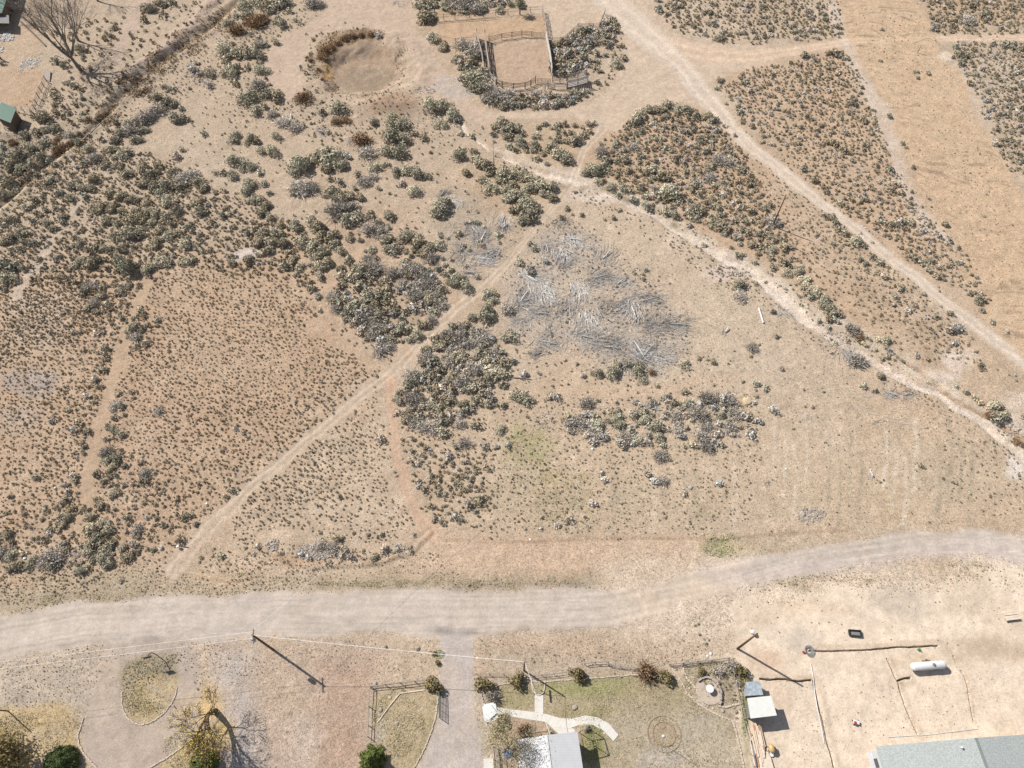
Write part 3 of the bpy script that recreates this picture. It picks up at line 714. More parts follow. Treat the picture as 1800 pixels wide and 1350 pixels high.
TILES[(450,0)] = """30,20,40p 110,30,60 60,50,40 150,20,40p 10,130,55b 40,110,35b 300,30,40d 330,30,30d 140,140,30p 190,190,20 890,110,55 940,90,35 1100,40,60d 1050,20,50d 880,30,50 930,20,40 790,10,40d 1160,60,40d 1200,60,30 1280,60,30 930,210,40p 990,255,35 1090,250,45d 1150,260,45d 1060,320,32 1130,345,38 1180,240,30d 1170,300,40d 1130,420,55p 1180,400,45 1160,470,50p 1220,470,45d 1250,530,50d 1310,540,50d 1330,500,40d 1290,570,40
20,240,30d 80,290,40d 60,330,40p 120,340,40p 10,300,40p 30,380,40p 90,400,50p 150,390,35 180,410,25d 110,460,30p 20,460,40d 60,510,40p 110,520,45 130,120,25p 255,530,48b 350,600,25 440,590,52p 480,640,30b 430,650,30b 160,250,20p 0,590,40 40,570,25 370,280,32b 350,310,26b 400,260,26b 430,235,24b 470,215,24b 510,200,22b 560,195,20b 610,190,22b 650,200,20d 740,270,20p 730,360,20p
900,510,35 920,585,45p 990,580,45p 1040,620,50p 970,660,35p 1230,650,40 1290,670,45 1340,690,50 1320,720,30 110,725,30p 150,650,45d 210,680,40d 90,610,30d 10,750,25 90,810,40p 30,800,30p 380,700,20p 620,655,30p 720,630,30p 770,670,50p 710,670,40p 720,740,60p 780,750,40p 690,810,40p 760,820,50p 840,715,25 890,735,25 560,750,50b 590,820,48d 800,910,40p 850,930,45p 900,940,30
630,890,35p 690,880,20 740,915,35p 370,840,65 330,830,40p 400,870,50p 380,900,40 460,885,40p 480,830,25d 230,890,58p 270,870,45 200,920,35p 240,1000,60d 290,1000,48d 210,1010,35p 390,950,20 440,972,28 540,930,25 570,970,40d 620,940,30d 400,1030,50 450,1060,40 520,1000,20 500,1050,40 550,1060,30 440,1130,65d 500,1110,50d 400,1120,40 480,1170,50 530,1150,40 840,1020,40p 770,980,25d 970,1110,55p 1000,1080,40p 960,1140,40
1070,830,40p 1090,800,20 1140,815,30 1110,920,30 1170,860,45 1210,890,50 1250,910,40 1300,930,50 1340,940,40 1200,960,30 1230,1000,40p 1280,960,30 1320,1010,40p 1330,1060,40 50,975,25 20,915,25p 70,1025,20 20,1060,30 60,1090,35 30,1130,40 80,1150,30 130,1190,30 100,1240,40 40,1230,35 20,1280,40 90,1290,40 150,1290,35 70,1330,30
210,1200,40p 240,1220,25 300,1180,40 330,1210,45 350,1250,40 400,1260,45 370,1240,30 420,1300,35 490,1265,25 250,1290,50 300,1310,50 350,1330,40 450,1330,30 610,1220,45d 660,1230,40d 700,1150,35 600,1160,25 650,1180,25 690,1280,40 720,1320,50 600,1330,30 700,1200,20 800,1260,45p 850,1300,50 900,1330,50 960,1310,40 610,1125,15 650,1000,15 705,1025,12
250,130,10 300,210,12 220,115,12 250,420,14b 350,420,14b 240,300,14b 210,340,16b 290,330,16b 330,370,14b 270,310,12b 180,200,14d 1000,190,12 1170,1120,10 1150,1060,8 1120,1025,8 920,810,14 930,780,10 1340,780,20 1130,720,25p 1080,710,20p"""
TILES[(900,0)] = """510,250,25 580,250,20 600,240,12 580,315,25 550,350,32p 440,290,25 490,300,15 450,370,25 440,330,20 540,290,12 570,380,15 450,440,20 500,450,12 450,597,28 540,650,12 870,500,20 900,515,22 940,510,20 970,540,20 1000,540,18 770,60,25p 1095,210,30 1060,130,25 950,140,20 1040,70,20
650,640,40 680,610,35 720,590,35 770,575,35 820,570,35 870,580,35 920,590,35 970,610,30 1030,620,35 1060,640,30 630,660,25 740,910,45 780,930,35 830,1030,50p 870,1050,45 800,1050,30 960,1110,40p 1000,1120,30 1100,1200,50 1140,1210,40 640,780,30d 590,850,30 470,810,35d 430,910,50p 480,900,40p 390,920,30p 1090,1100,30 950,980,35 1040,940,35d 1090,850,40d 1130,860,40d 1200,900,35 1260,940,25
10,680,30p 40,690,25 230,680,25 275,660,20 400,660,22 435,655,15 380,720,25 330,750,40 240,740,25 280,740,30 200,780,35 40,750,35p 115,770,30 145,740,15 240,830,50 290,850,40 270,830,40 130,840,25 5,790,20 100,800,15 20,910,40 60,930,45 100,950,45 90,1000,40p 150,990,50p 200,1000,40 210,1040,35 160,1030,30 10,980,30 20,1040,50p 60,1080,50p 100,1090,40p 30,1120,45 90,1150,50 130,1110,30 60,1170,40 170,1130,15 285,1105,18 260,1155,18 320,1133,10 370,1138,15 490,1160,12 535,1150,15 565,1110,15p
120,1310,25 90,1290,16 1050,280,8 430,100,10 450,960,28p 520,990,28p 580,1000,30p 640,1060,26p 700,1090,26p 480,960,20b 740,1100,18b 560,1030,20p 620,1010,24p 800,1130,24p 850,1140,28p 880,1150,18p 930,1190,20d 1090,430,22 1110,425,14 1080,470,16p 1060,460,14p 1130,550,12 1200,600,25 1210,640,22 1190,580,16 1230,450,28 1250,480,25d 1190,530,16d 1220,640,18 1260,670,18 1320,750,16
1060,1160,18p 1010,1290,18p 560,1230,8 1300,1300,25 1340,1290,22 1240,1230,22 1290,1240,20"""
TILES[(1350,0)] = """1140,90,32 1040,120,40d 1070,40,22 1100,20,18 1010,100,24 960,40,16 440,550,30 330,760,32 400,800,25 420,810,18 740,1180,30 690,1180,25d 640,900,25 930,1185,20 1000,1310,18 760,885,15 710,760,15 730,780,12 240,960,25 310,1020,20 380,1080,28 410,1100,18 460,1280,40p 400,1230,25 500,1300,20 330,1160,30 290,1135,18 350,1180,22 370,1210,22 20,1170,40d 60,1190,20 80,1260,20 20,1260,30 80,1310,30 20,1320,30p
640,620,18 210,615,18 170,625,12 190,300,28 240,320,20 340,290,28 375,295,22 410,310,20 1250,240,28 1280,260,18 1000,300,26 1010,340,26 1060,450,22 1260,610,22 1330,575,18 1200,400,16 840,390,18 780,385,16 790,415,14 600,160,14 590,325,12 500,640,22 540,580,12 850,1050,12 860,1090,10 940,1290,18d 720,1210,16 180,895,24 200,900,12 500,770,16 540,760,14 570,880,18 650,1010,25 700,1020,18 1140,1140,10 230,540,12d 540,990,18 600,1180,22 650,1190,22 820,1220,20d 850,1180,14"""
TILES[(0,450)] = """40,60,70 90,50,40 40,130,60 30,180,20 150,70,25 200,20,20 400,50,30 490,40,45 430,30,30 640,40,50p 680,80,60p 710,50,30 780,80,40 830,50,40 880,30,40 820,120,12 990,30,35 1030,20,20 1230,30,30 1310,30,35 340,110,15 480,160,38d 440,190,30 545,160,20 670,160,25 730,150,15 640,185,30 620,200,20 540,220,35 500,250,30d 470,280,30 570,270,28 510,300,20
640,330,22 665,350,13 745,290,26 755,320,18 710,330,18 720,380,40 770,380,24 835,335,22 830,370,12 660,400,13 625,375,12 720,430,30d 720,480,26 770,465,24 680,430,18d 600,440,12 630,450,12 560,440,10 560,490,22 560,525,20 565,550,15 540,600,25 560,600,15 500,650,25d 535,690,15 495,770,18 505,745,12 625,727,18 700,750,15 690,720,20 610,790,35d 640,800,20 610,850,20 660,840,15 835,820,30d 570,900,20 600,920,30p 640,940,30 560,965,18 570,1040,40d 610,1070,40 560,1080,30 590,1120,30 520,1150,25 550,1190,25 765,1150,35d 770,1190,25 745,1190,20 600,1260,32 650,1210,15d 540,1310,32 510,1290,20 450,1340,25 350,690,12 345,715,12 320,705,12 230,775,15 415,690,12 455,690,12 275,400,18 390,400,18d 370,370,12 420,880,28 390,920,25d 470,930,22 440,1000,22 440,1040,18 390,1160,25d 400,1190,25 280,870,20d 190,1170,24 360,1250,22d 340,1300,25 375,1330,25 1220,1240,22 1190,1270,20p 60,1270,16 360,810,20p 460,740,25d 510,410,22d 430,400,16 365,540,12 450,500,14 90,380,12 190,935,10 270,920,8 1240,910,16d 1280,930,16d 1170,1030,14 1030,570,6 460,350,8 340,1210,16d"""
TILES[(450,450)] = """320,10,30 380,40,40 340,60,40 340,110,30 290,50,20 190,30,35 230,60,30 150,60,30 220,100,20 280,140,20 290,180,30 320,215,22 340,215,15 340,290,15 310,312,12 400,220,35d 440,240,25 420,280,30d 480,310,30 500,340,20 620,70,50d 560,80,50 540,120,45 550,160,35 590,20,30d 640,20,20 720,100,40d 780,150,30d 800,70,40d 850,80,50d 890,110,45d 920,160,45d 870,160,45d 850,210,50d 900,240,45 950,210,40d 830,190,30d 600,230,60 560,250,50 530,270,50 630,270,45 600,310,50d 650,320,40 680,340,30 570,340,45d 620,370,45d 660,390,35d 620,410,40d 690,440,35p 650,500,45d 700,480,35d 660,520,25p 690,180,30 700,220,30 730,260,30 740,290,25 780,300,25 770,340,25 770,380,40 750,400,25 840,290,28d 960,310,25 925,340,30d 890,370,35 850,420,35p 810,440,25p 760,445,18p 855,355,12 980,270,18 770,510,12 430,180,15 470,120,15 750,200,12
920,20,40d 960,70,25 1060,130,45p 1110,170,38p 1030,150,30p 1140,180,18 1000,100,20 1220,210,45p 1250,240,30p 1220,290,40p 1200,330,45p 1240,330,35p 1140,330,30p 1330,290,40d 1340,430,40p 1090,380,30d 1030,410,30d 1070,430,45d 1180,420,50d 1170,460,40d 1200,450,40d 1120,470,35d 980,490,40 940,470,25 1020,500,30d 900,540,45d 890,570,30 920,570,30 1020,560,38d 1130,570,30d 1160,610,42d 1250,530,50d 1220,560,40 1300,560,50 1340,560,30 1260,620,50 1220,650,40 1300,630,40 940,640,28 950,660,22 820,640,50d 860,640,30 810,680,45p 1070,670,48d 1150,700,42 1120,710,30 1190,720,30 1220,730,20 980,700,28d 750,760,35 760,720,20 830,760,42d 870,780,30d 940,740,25 920,790,32 960,800,32 980,850,30 1000,830,22 1030,765,32 830,880,35d 880,900,40d 930,910,46d 980,930,42 1080,890,30d 1160,900,28 1140,820,18d 1220,780,32 1300,790,24 770,830,20 1100,990,35d 1050,1010,20 1210,1010,28d 960,1170,18 1060,1160,18 1090,1090,15 1010,1060,28d 1220,1130,15 1090,1230,26 1170,1300,35 1190,1280,22 1120,1310,28d 660,970,30d 520,820,12 630,630,15p 440,1270,16 650,1310,12 1290,920,30p 1150,820,12 1080,1220,18 1040,1250,14 1000,1250,14 770,970,14 830,970,16 820,1030,16 870,990,16 780,870,16 730,860,12 820,1090,14 830,1150,12 740,1160,10 730,1140,10 1270,1010,18d 1330,1000,20d"""
TILES[(900,450)] = """40,40,30p 90,80,30d 110,100,25 170,30,25d 640,90,18 690,120,15 705,75,15p 550,165,12 525,290,14 1195,160,35p 1200,220,40d 1285,150,18p 285,345,12p 455,620,35p 530,620,42p 560,580,30p 605,575,28 660,610,46p 690,660,28p 740,620,22b 765,685,18p 905,580,28p 980,545,16 1060,560,18 1030,550,12 340,570,14 280,550,12 145,620,14 60,625,25d 375,635,18d 915,720,25p 395,780,38d 310,880,38d 360,890,38d 290,850,25p 440,940,50d 450,900,38p 420,980,28d 540,870,38p 560,900,34p 590,960,42d 570,990,30d 680,840,38p 700,870,34p 750,910,48p 770,960,38p 730,930,40p 670,980,34p 780,1060,38d 830,1075,14 1020,750,38d 1070,760,38d 1130,760,42d 960,830,42d 1010,850,38d 1030,910,38d 1000,960,38d 1030,1010,42d 920,780,28p 1100,840,28p 1180,840,38d 1230,850,28d 1290,870,25d 1150,910,38d 1260,950,28d 860,850,35d 870,920,35d 750,1190,28d 790,1190,32d 710,1150,28d 490,1180,25d 550,775,14 485,825,12 1260,490,32d 1255,535,14 1280,680,24p 1215,665,12 1330,700,20p 1285,710,12 1290,745,12 20,740,38p 80,770,30p 60,750,38p 210,740,28d 80,850,14 230,750,28d 1095,1200,25d 900,1250,25d 470,1150,16d 1050,80,5 690,100,12 730,160,10 710,210,10 770,130,8 830,145,8 755,195,8 720,150,8 640,135,7 660,155,7 210,408,12 600,355,8 1170,505,7 1140,570,9 1150,555,7 1300,470,12 1280,475,12 130,585,8 225,572,7 185,580,6 215,685,9 295,675,9 820,830,8 860,845,9 780,865,7 600,850,8 1125,820,12d 460,1240,12d 430,1310,25d 1000,1220,10d 60,1220,14d 1210,900,14d 1190,1000,10 1130,1005,6"""
TILES[(1350,450)] = """20,60,25 70,40,30 90,90,32 160,90,34 190,130,38 220,180,46 250,200,34 220,220,28 290,240,34p 310,280,42p 350,310,38 310,330,28 340,340,22 440,400,38d 420,380,24 480,430,28b 480,20,18 510,45,18 550,10,24 590,40,28 630,60,18 570,90,18 600,110,24d 690,180,24 670,220,22 700,170,16 770,260,18 740,290,22d 820,205,14 770,170,10 910,265,20d 960,310,20 950,390,28d 1000,390,28d 880,320,18 900,330,14 980,370,18d 1040,410,12 760,20,28 800,40,24 850,30,24 840,80,24 880,110,24 930,130,14 1000,40,15 1020,150,8 1085,155,15 1060,200,18 1100,230,32 1135,240,18 1130,290,18 1180,350,20p 1255,400,14d 1115,580,22 1130,600,18 1190,800,42 1230,850,36 1200,830,38 1210,870,28 1160,840,22b 1340,850,18 620,450,28p 640,510,22d 710,555,14 350,460,18p 330,515,12d 290,720,12 500,690,22p 560,710,16 130,910,12p 610,870,7 800,1110,18p 590,1195,10 230,800,12 470,560,45d 590,640,28p 550,350,12 20,820,28d 20,300,20 40,430,16 1060,1250,12p 70,600,16d 1310,980,25b 1340,1000,20b 1110,400,10p 1090,395,8p 1300,630,12d 1310,660,10 1270,630,8 1210,600,7 1040,720,20p 1080,750,20p 990,690,18p 1110,780,18p 840,670,14p 770,590,14d 780,530,18d 400,130,7 320,130,8 320,85,8 220,70,9 430,300,7 460,240,6p 500,155,6 300,985,8d 70,1010,6 60,430,10 190,590,8 25,80,12 980,460,25d 830,330,14d"""
TILES[(0,900)] = """30,130,32 60,160,20 60,230,28p 20,220,38d 80,290,36 150,290,28 170,250,28 270,250,48d 310,240,42d 330,200,28 340,170,24 270,290,28 220,270,28d 340,60,28 360,30,28 430,310,28p 460,305,18 490,100,48 480,30,28 540,70,34 580,90,28 500,150,42 480,210,36 550,110,28 590,170,28 560,200,34 540,260,38 570,280,28 500,240,28 470,180,28 670,30,24 680,60,14 720,100,28d 660,180,20 670,230,34 710,210,18 700,170,22d 640,200,22 740,190,14 970,30,22 955,140,22 1060,240,14 1160,235,22p 1000,20,18 220,348,14 35,390,10 850,190,14d 640,365,12d 260,110,18d 330,20,20 220,40,12 1010,15,14 860,70,16 1030,65,14 1040,125,14p 380,120,16 20,420,8"""
TILES[(450,900)] = """10,185,18d 135,220,16 340,180,36d 430,140,28 410,200,38d 470,200,28 385,275,18p 620,245,24 675,205,28d 750,200,18d 815,190,14 820,210,14 565,205,14 660,120,18 710,35,12 590,120,14 940,40,18 1000,70,14 1050,30,22d 1070,60,14 1160,75,10 415,45,10 340,110,14 240,225,22d 500,240,22d 685,712,12 850,720,14p 450,230,24d 280,240,20d 830,120,14d 520,110,12"""
TILES[(900,900)] = """985,645,10 1010,670,9 1020,695,14 1035,675,8 920,637,5 70,90,14d 300,50,24d 240,70,22d 150,90,14d 980,590,10p 960,600,9p 590,60,6 690,60,7 940,60,10 1060,20,10 400,80,14d 1000,90,9 570,140,6"""

SHR = []
for (ox, oy), txt in TILES.items():
    for tok in txt.split():
        k = 's'
        if tok[-1].isalpha(): k = tok[-1]; tok = tok[:-1]
        a, b, r = map(float, tok.split(','))
        SHR.append((ox + a / 3, oy + b / 3, r / 3 * (1.3 if (ox, oy) == (0, 900) else 1.03 if (ox, oy) == (0, 0) else 1.15), k))
rnd = random.Random(11)
def fill(pts, sp, r0, r1, kinds='s', seed=0, drop=.1):
    """shrubs filling a traced thicket"""
    rr = random.Random(seed); out = []
    xs = [p[0] for p in pts]; ys = [p[1] for p in pts]
    y = min(ys)
    row = 0
    while y < max(ys):
        x = min(xs) + (sp / 2 if row % 2 else 0)
        while x < max(xs):
            jx, jy = x + rr.uniform(-.42, .42) * sp, y + rr.uniform(-.42, .42) * sp
            if rr.random() > drop and inside(np.array([jx]), np.array([jy]), pts)[0]:
                out.append((jx, jy, rr.uniform(r0, r1) * (1.2 if rr.random() < .15 else 1), rr.choice(kinds)))
            x += sp
        y += sp * .82; row += 1
    return out
# corral thickets
SHR += fill([(967,77),(1013,57),(1053,50),(1063,28),(1080,37),(1087,57),(1073,80),(1040,83),(1033,100),(1033,130),(970,133)], 8.5, 6.5, 10.5, 'ssd', 1, .03)
SHR += fill([(842,172),(900,173),(967,167),(1033,153),(1037,163),(1020,180),(967,193),(920,194),(870,190)], 8.5, 6, 9.5, 'ssd', 2, .03)
SHR += fill([(800,95),(848,90),(850,128),(868,150),(880,165),(862,175),(835,160),(812,150)], 10.5, 6.5, 10, 'ssdd', 3, .05)
SHR += fill([(740,-50),(928,-50),(928,0),(925,18),(880,22),(790,26),(745,26)], 11, 6, 10, 'sddp', 4, .1)
SHR += fill([(1130,-60),(1435,-60),(1450,0),(1468,36),(1482,64),(1350,78),(1283,80),(1260,73),(1227,63),(1180,47),(1157,23)], 12.5, 3.5, 7.2, 'ssssd', 5, .28)
SHR += fill([(1107,213),(1133,190),(1173,182),(1217,193),(1247,203),(1270,233),(1287,257),(1300,283),(1330,323),(1350,353),(1375,400),(1350,450),(1267,417),(1233,400),(1160,377),(1100,337),(1067,300),(1047,283),(1047,260),(1073,233)], 12.0, 4.0, 8.2, 'sssdp', 6, .16)
SHR += fill([(1350,117),(1407,97),(1487,87),(1500,110),(1517,150),(1537,200),(1557,250),(1570,300),(1603,337),(1637,383),(1670,400),(1687,440),(1700,450),(1740,530),(1700,520),(1563,430),(1517,393),(1450,337),(1413,303),(1370,273),(1300,200),(1258,155),(1290,130)], 11.0, 2.8, 5.8, 'sssdd', 7, .2)
SHR += fill([(1605,-60),(1930,-60),(1930,62),(1800,62),(1667,63),(1633,57),(1620,20)], 11, 3, 6.5, 'sssd', 8, .2)
SHR += fill([(1667,80),(1930,66),(1930,470),(1850,390),(1800,323),(1780,300),(1750,260),(1727,200),(1697,143),(1673,103)], 11, 3, 6.5, 'sssd', 9, .2)
SHR += fill([(850,215),(1047,218),(1003,273),(1000,300),(960,290),(900,270),(860,245)], 14, 4, 8, 'sssp', 10, .35)
SHR += fill([(1400,395),(1440,380),(1480,420),(1560,490),(1640,560),(1700,620),(1690,640),(1640,600),(1560,540),(1500,500),(1440,440)], 14, 2.4, 5, 'ssd', 11, .4)
SHR += fill([(1240,385),(1300,375),(1360,400),(1400,450),(1440,500),(1480,560),(1560,600),(1600,630),(1560,640),(1440,570),(1350,500),(1290,450)], 14, 3.2, 7, 'sspd', 12, .35)
SHR += fill([(-160,560),(-150,430),(0,340),(60,350),(120,300),(180,262),(245,290),(290,330),(380,352),(470,395),(510,440),(520,478),(440,474),(300,468),(250,500),(215,560),(190,640),(165,700),(150,780),(140,860),(110,980),(60,985),(120,840),(150,720),(170,600),(150,520),(110,500),(0,440),(-60,500)], 12.5, 3.2, 6.2, 'sssd', 13, .45)
SHR += fill([(600,385),(660,360),(720,400),(770,440),(800,480),(770,510),(740,470),(700,430),(640,440)], 15, 4, 8, 'ssd', 14, .5)
SHR += fill([(700,780),(860,800),(850,880),(835,915),(775,925),(740,870),(720,820)], 13, 3.6, 7, 'sssd', 15, .3)
SHR += fill([(865,690),(1330,700),(1340,780),(1250,800),(1100,790),(1000,760),(880,760)], 26, 2.5, 5, 'ssdd', 16, .5)
SHR += fill([(190,740),(290,840),(330,900),(290,960),(200,990),(150,1000),(180,860)], 15, 3.5, 6.5, 'sssd', 17, .4)
SHR += fill([(0,900),(140,860),(150,1000),(0,990)], 17, 3.5, 6.5, 'sssd', 18, .4)
SHR += fill([(120,200),(210,175),(150,235),(95,265),(60,300),(0,345),(0,245),(50,240)], 15, 4, 8, 'sspb', 19, .35)
SHR += fill([(410,30),(470,10),(560,0),(530,40),(470,90),(450,160),(400,150),(380,110)], 19, 5, 9, 'ppsd', 20, .4)
SHR += fill([(430,70),(480,60),(520,90),(510,150),(540,170),(500,190),(440,170)], 17, 4.5, 9, 'pds', 21, .35)
SHR += fill([(340,1000),(480,1000),(470,960),(370,960)], 13, 2.2, 3.8, 'dps', 22, .3)

SHR += fill([(738,605),(790,568),(850,578),(905,640),(895,680),(850,715),(800,735),(770,765),(700,745),(694,700),(742,655)], 12.5, 6.5, 11, 'ssd', 31, .12)
SHR += fill([(612,452),(655,462),(690,505),(702,560),(690,610),(665,622),(625,585),(590,545),(575,515)], 12.5, 7, 11, 'ssd', 32, .12)
SHR += fill([(705,455),(745,470),(785,510),(780,540),(745,575),(718,560),(700,510)], 12.5, 6.5, 10.5, 'sd', 33, .15)
SHR += fill([(990,735),(1080,720),(1140,700),(1230,690),(1330,710),(1340,760),(1250,790),(1150,790),(1060,785),(1000,765)], 15, 5, 10, 'dddsp', 34, .3)
SHR += fill([(770,390),(830,370),(900,430),(880,480),(800,500),(760,450)], 19, 5, 9, 'ddp', 35, .35)
BASEC = {'s': A(208,197,170), 'd': A(222,211,196), 'p': A(212,204,176), 'b': A(182,150,118)}
KN = {'s': ('sagebrush', 'sagebrush'), 'd': ('dry_shrub', 'dry shrub'), 'p': ('rabbitbrush', 'shrub'), 'b': ('willow_brush', 'brush')}
LOOK = {'s': 'grey-green sagebrush', 'd': 'grey leafless shrub', 'p': 'pale rabbitbrush', 'b': 'rusty brown willow brush'}
LM = [(640,124,'the round dry pond'),(905,110,'the wooden corral'),(760,80,"the track beside the corral"),(1020,110,"the corral thicket"),(1016,145,'the wooden loading chute'),(1180,100,"the dirt track junction"),(1360,395,'the lone wooden pole'),
      (868,260,'the white dead snag'),(1550,220,"the pale gravelly strip"),(1720,150,'the bulldozed ground'),(1640,520,'the diagonal dirt road'),(1400,320,"the upper dirt road"),(1200,250,'the rounded sage field'),
      (835,410,"the upper brush heap"),(1000,520,'the dead branches'),(1130,620,"the lowest branch fan"),(700,640,"the footpath fork"),(425,448,"the pale bare patch"),(235,590,"the narrow bare strip"),
      (60,470,"the left photo edge"),(330,210,"the ditch bank"),(100,285,'the lower irrigation ditch'),(120,100,'the big leafless tree'),(440,110,"the pond's left bank"),(640,240,'the brown earth mound'),
      (700,480,"the middle thicket fork"),(800,640,"the path bend clump"),(1100,740,'the cleared field shrubs'),(1300,740,"the dry grey thicket"),(1420,500,"the shrub row"),(1500,600,'the sandy wash'),(1760,700,"the right edge gully"),
      (780,860,"the lower sage patch"),(180,960,"the dark sage row"),(60,970,"the lower left scrub"),(600,975,"the rubble strip"),(440,900,'the diagonal path'),(300,330,"the upper left slope"),(200,400,"the dark sage belt"),
      (520,350,"the tan clearing"),(600,400,'the middle sage clumps'),(550,450,'the dotted sage flat'),(200,800,"the dotted sage flat"),(940,300,'the wash crossing'),(950,240,"the sage triangle"),(820,20,"the photo's top edge"),(1300,30,'the top sage patch'),(1700,30,'the top right sage patch'),(1600,420,"the roadside sage")]
def where(px, py):
    b = sorted(LM, key=lambda m: (m[0] - px) ** 2 + (m[1] - py) ** 2)[0]
    dx, dy = px - b[0], py - b[1]; d = math.hypot(dx, dy)
    if d < 22: return 'close beside ' + b[2]
    dirs = ['right of', 'lower right of', 'below', 'lower left of', 'left of', 'upper left of', 'above', 'upper right of']
    return ('just ' if d < 60 else 'well ') + dirs[int(((math.degrees(math.atan2(dy, dx)) + 22.5) % 360) // 45)] + ' ' + b[2]
def szw(r):
    return 'huge' if r > 16 else 'large' if r > 12 else 'medium' if r > 8 else 'small' if r > 5 else 'tiny'

# thin overlapping shrubs
SHR.sort(key=lambda q: -q[2])
keep = []
for q in SHR:
    ok = True
    for k in keep:
        if abs(k[0] - q[0]) < 30 and abs(k[1] - q[1]) < 30:
            d = math.hypot(k[0] - q[0], k[1] - q[1])
            if d < (k[2] + q[2]) * .28: ok = False; break
    if ok: keep.append(q)
SHR = keep
hard = [PEN, PEN2, POND_TRACK, T_NE, T_E, MAIN_ROAD, DIAG, JUNC, PATH_S]
gx, gy = Gn([q[0] for q in SHR], [q[1] for q in SHR])
bad = np.zeros(len(SHR), bool)
for m in hard: bad |= m(gx, gy) > .6
SHR = [q for q, b in zip(SHR, bad) if not b]
gx, gy = gx[~bad], gy[~bad]
gz = height(gx, gy)

rs = np.random.RandomState(3)
VAR = {}
for kind in 'sdpb':
    L = []
    for i in range(9):
        if kind in 'sp':
            V, F, t = dome(rs, 620, rs.randint(7, 13), .66 if kind == 's' else .8, .085 if kind == 's' else .075, .25)
            V = V * np.array([1, rs.uniform(.8, 1), 1])
        else:   # twiggy: slivers radiating from the base, with sparse leaf dust
            n = 420
            a = rs.uniform(0, 6.28, n); el = rs.uniform(.2, 1.45, n)
            d = np.stack([np.cos(a) * np.cos(el), np.sin(a) * np.cos(el), np.sin(el)], 1)
            r0 = rs.uniform(.1, .5, n)[:, None]; r1 = r0 + rs.uniform(.25, .6, n)[:, None]
            r1 = np.minimum(r1, .92)
            c = rs.normal(0, .22, (n, 3)) * np.array([1, 1, 0])
            p0 = c + d * r0; p1 = c * 1.1 + (d + rs.normal(0, .12, (n, 3))) * r1
            p1[:, 2] = np.abs(p1[:, 2]) * .85; p0[:, 2] = np.abs(p0[:, 2]) * .8
            w = np.cross(d, rs.normal(0, 1, (n, 3))); w /= np.linalg.norm(w, axis=1)[:, None]; w *= rs.uniform(.010, .026, n)[:, None]
            V1 = np.stack([p0 - w, p0 + w, p1 + w * .5, p1 - w * .5], 1).reshape(-1, 3); F1 = np.arange(4 * n).reshape(-1, 4)
            V2, F2, t2 = dome(rs, 330, rs.randint(6, 10), .6, .07, .3)
            V = np.concatenate([V1, V2]); F = np.concatenate([F1, F2 + len(V1)]); t = np.concatenate([np.repeat(rs.uniform(.8, 1.5, n), 4), t2 * .9])
        L.append((V, F, t))
    VAR[kind] = L
MESH = {}
for kind, L in VAR.items():
    for i, (V, F, t) in enumerate(L):
        b = np.array(BASEC[kind]) * (1 + (i % 3 - 1) * .12)
        if kind == 's' and i % 3 == 0: b = b * np.array([1.05, 1.0, .95])
        MESH[(kind, i)] = new_mesh(KN[kind][0], V, F, tint(b, t, rs), False, LEAF)
def camo_x(p):
    return p[0] / (H * CT + p[1] * ST)
cnt = {k: 0 for k in 'sdpb'}; LIM = {'s': 296, 'd': 130, 'p': 130, 'b': 60}
REST = []
for (px, py, r, kind), x, y, z in zip(SHR, gx, gy, gz):
    R = r * mpp(px, py) * (1.10 if r > 5.5 else 1.0)
    i = rs.randint(9); rot = rs.uniform(0, 6.28); hsc = rs.uniform(.75, 1.1)
    if cnt[kind] < LIM[kind] and 0 <= px <= 1800 and 0 <= py <= 1350:
        cnt[kind] += 1
        nm, ct = KN[kind]
        o = bpy.data.objects.new(nm, MESH[(kind, i)]); COL.objects.link(o)
        o.location = (x, y, z - .04); o.rotation_euler = (0, 0, rot); o.scale = (R, R, R * hsc)
        tag(o, f"{szw(r)} {LOOK[kind]} {where(px, py)}", ct, {'s': 'sagebrush growing across the land', 'd': 'grey leafless shrubs across the land', 'p': 'rabbitbrush growing across the land', 'b': 'brown willow brush in the low ground'}[kind])
    else:
        REST.append((x, y, z, R, kind, hsc))
# plants that would read alike are told apart by their order from left to right
same = {}
for o in COL.objects:
    if o.get('group', '').endswith(('across the land', 'low ground')): same.setdefault(o['label'], []).append(o)
NW = 'one two three four five six seven eight nine ten eleven twelve'.split(); OW = 'first second third fourth fifth sixth seventh eighth ninth tenth eleventh twelfth'.split()
ORD = {2: ['left one of two', 'right one of two'], 3: ['leftmost of three', 'middle one of three', 'rightmost of three'], 4: ['leftmost of four', 'second of four', 'third of four', 'rightmost of four']}
for lb, L in same.items():
    if len(L) > 1:
        L.sort(key=lambda o: camo_x(o.location))
        for w_, o in zip(ORD.get(len(L), [f'{OW[min(k, 11)]} from left of {NW[min(len(L) - 1, 11)]}' for k in range(len(L))]), L):
            o['label'] = w_ + ' ' + lb
            if len(o['label'].split()) > 16: o['label'] = o['label'].replace(' well ', ' ').replace(' just ', ' near ' if len(o['label'].split()) < 17 else ' ')
print('long labels', [o['label'] for o in COL.objects if len(o.get('label', '').split()) > 16][:5])
print('shrubs', cnt, 'rest', len(REST))

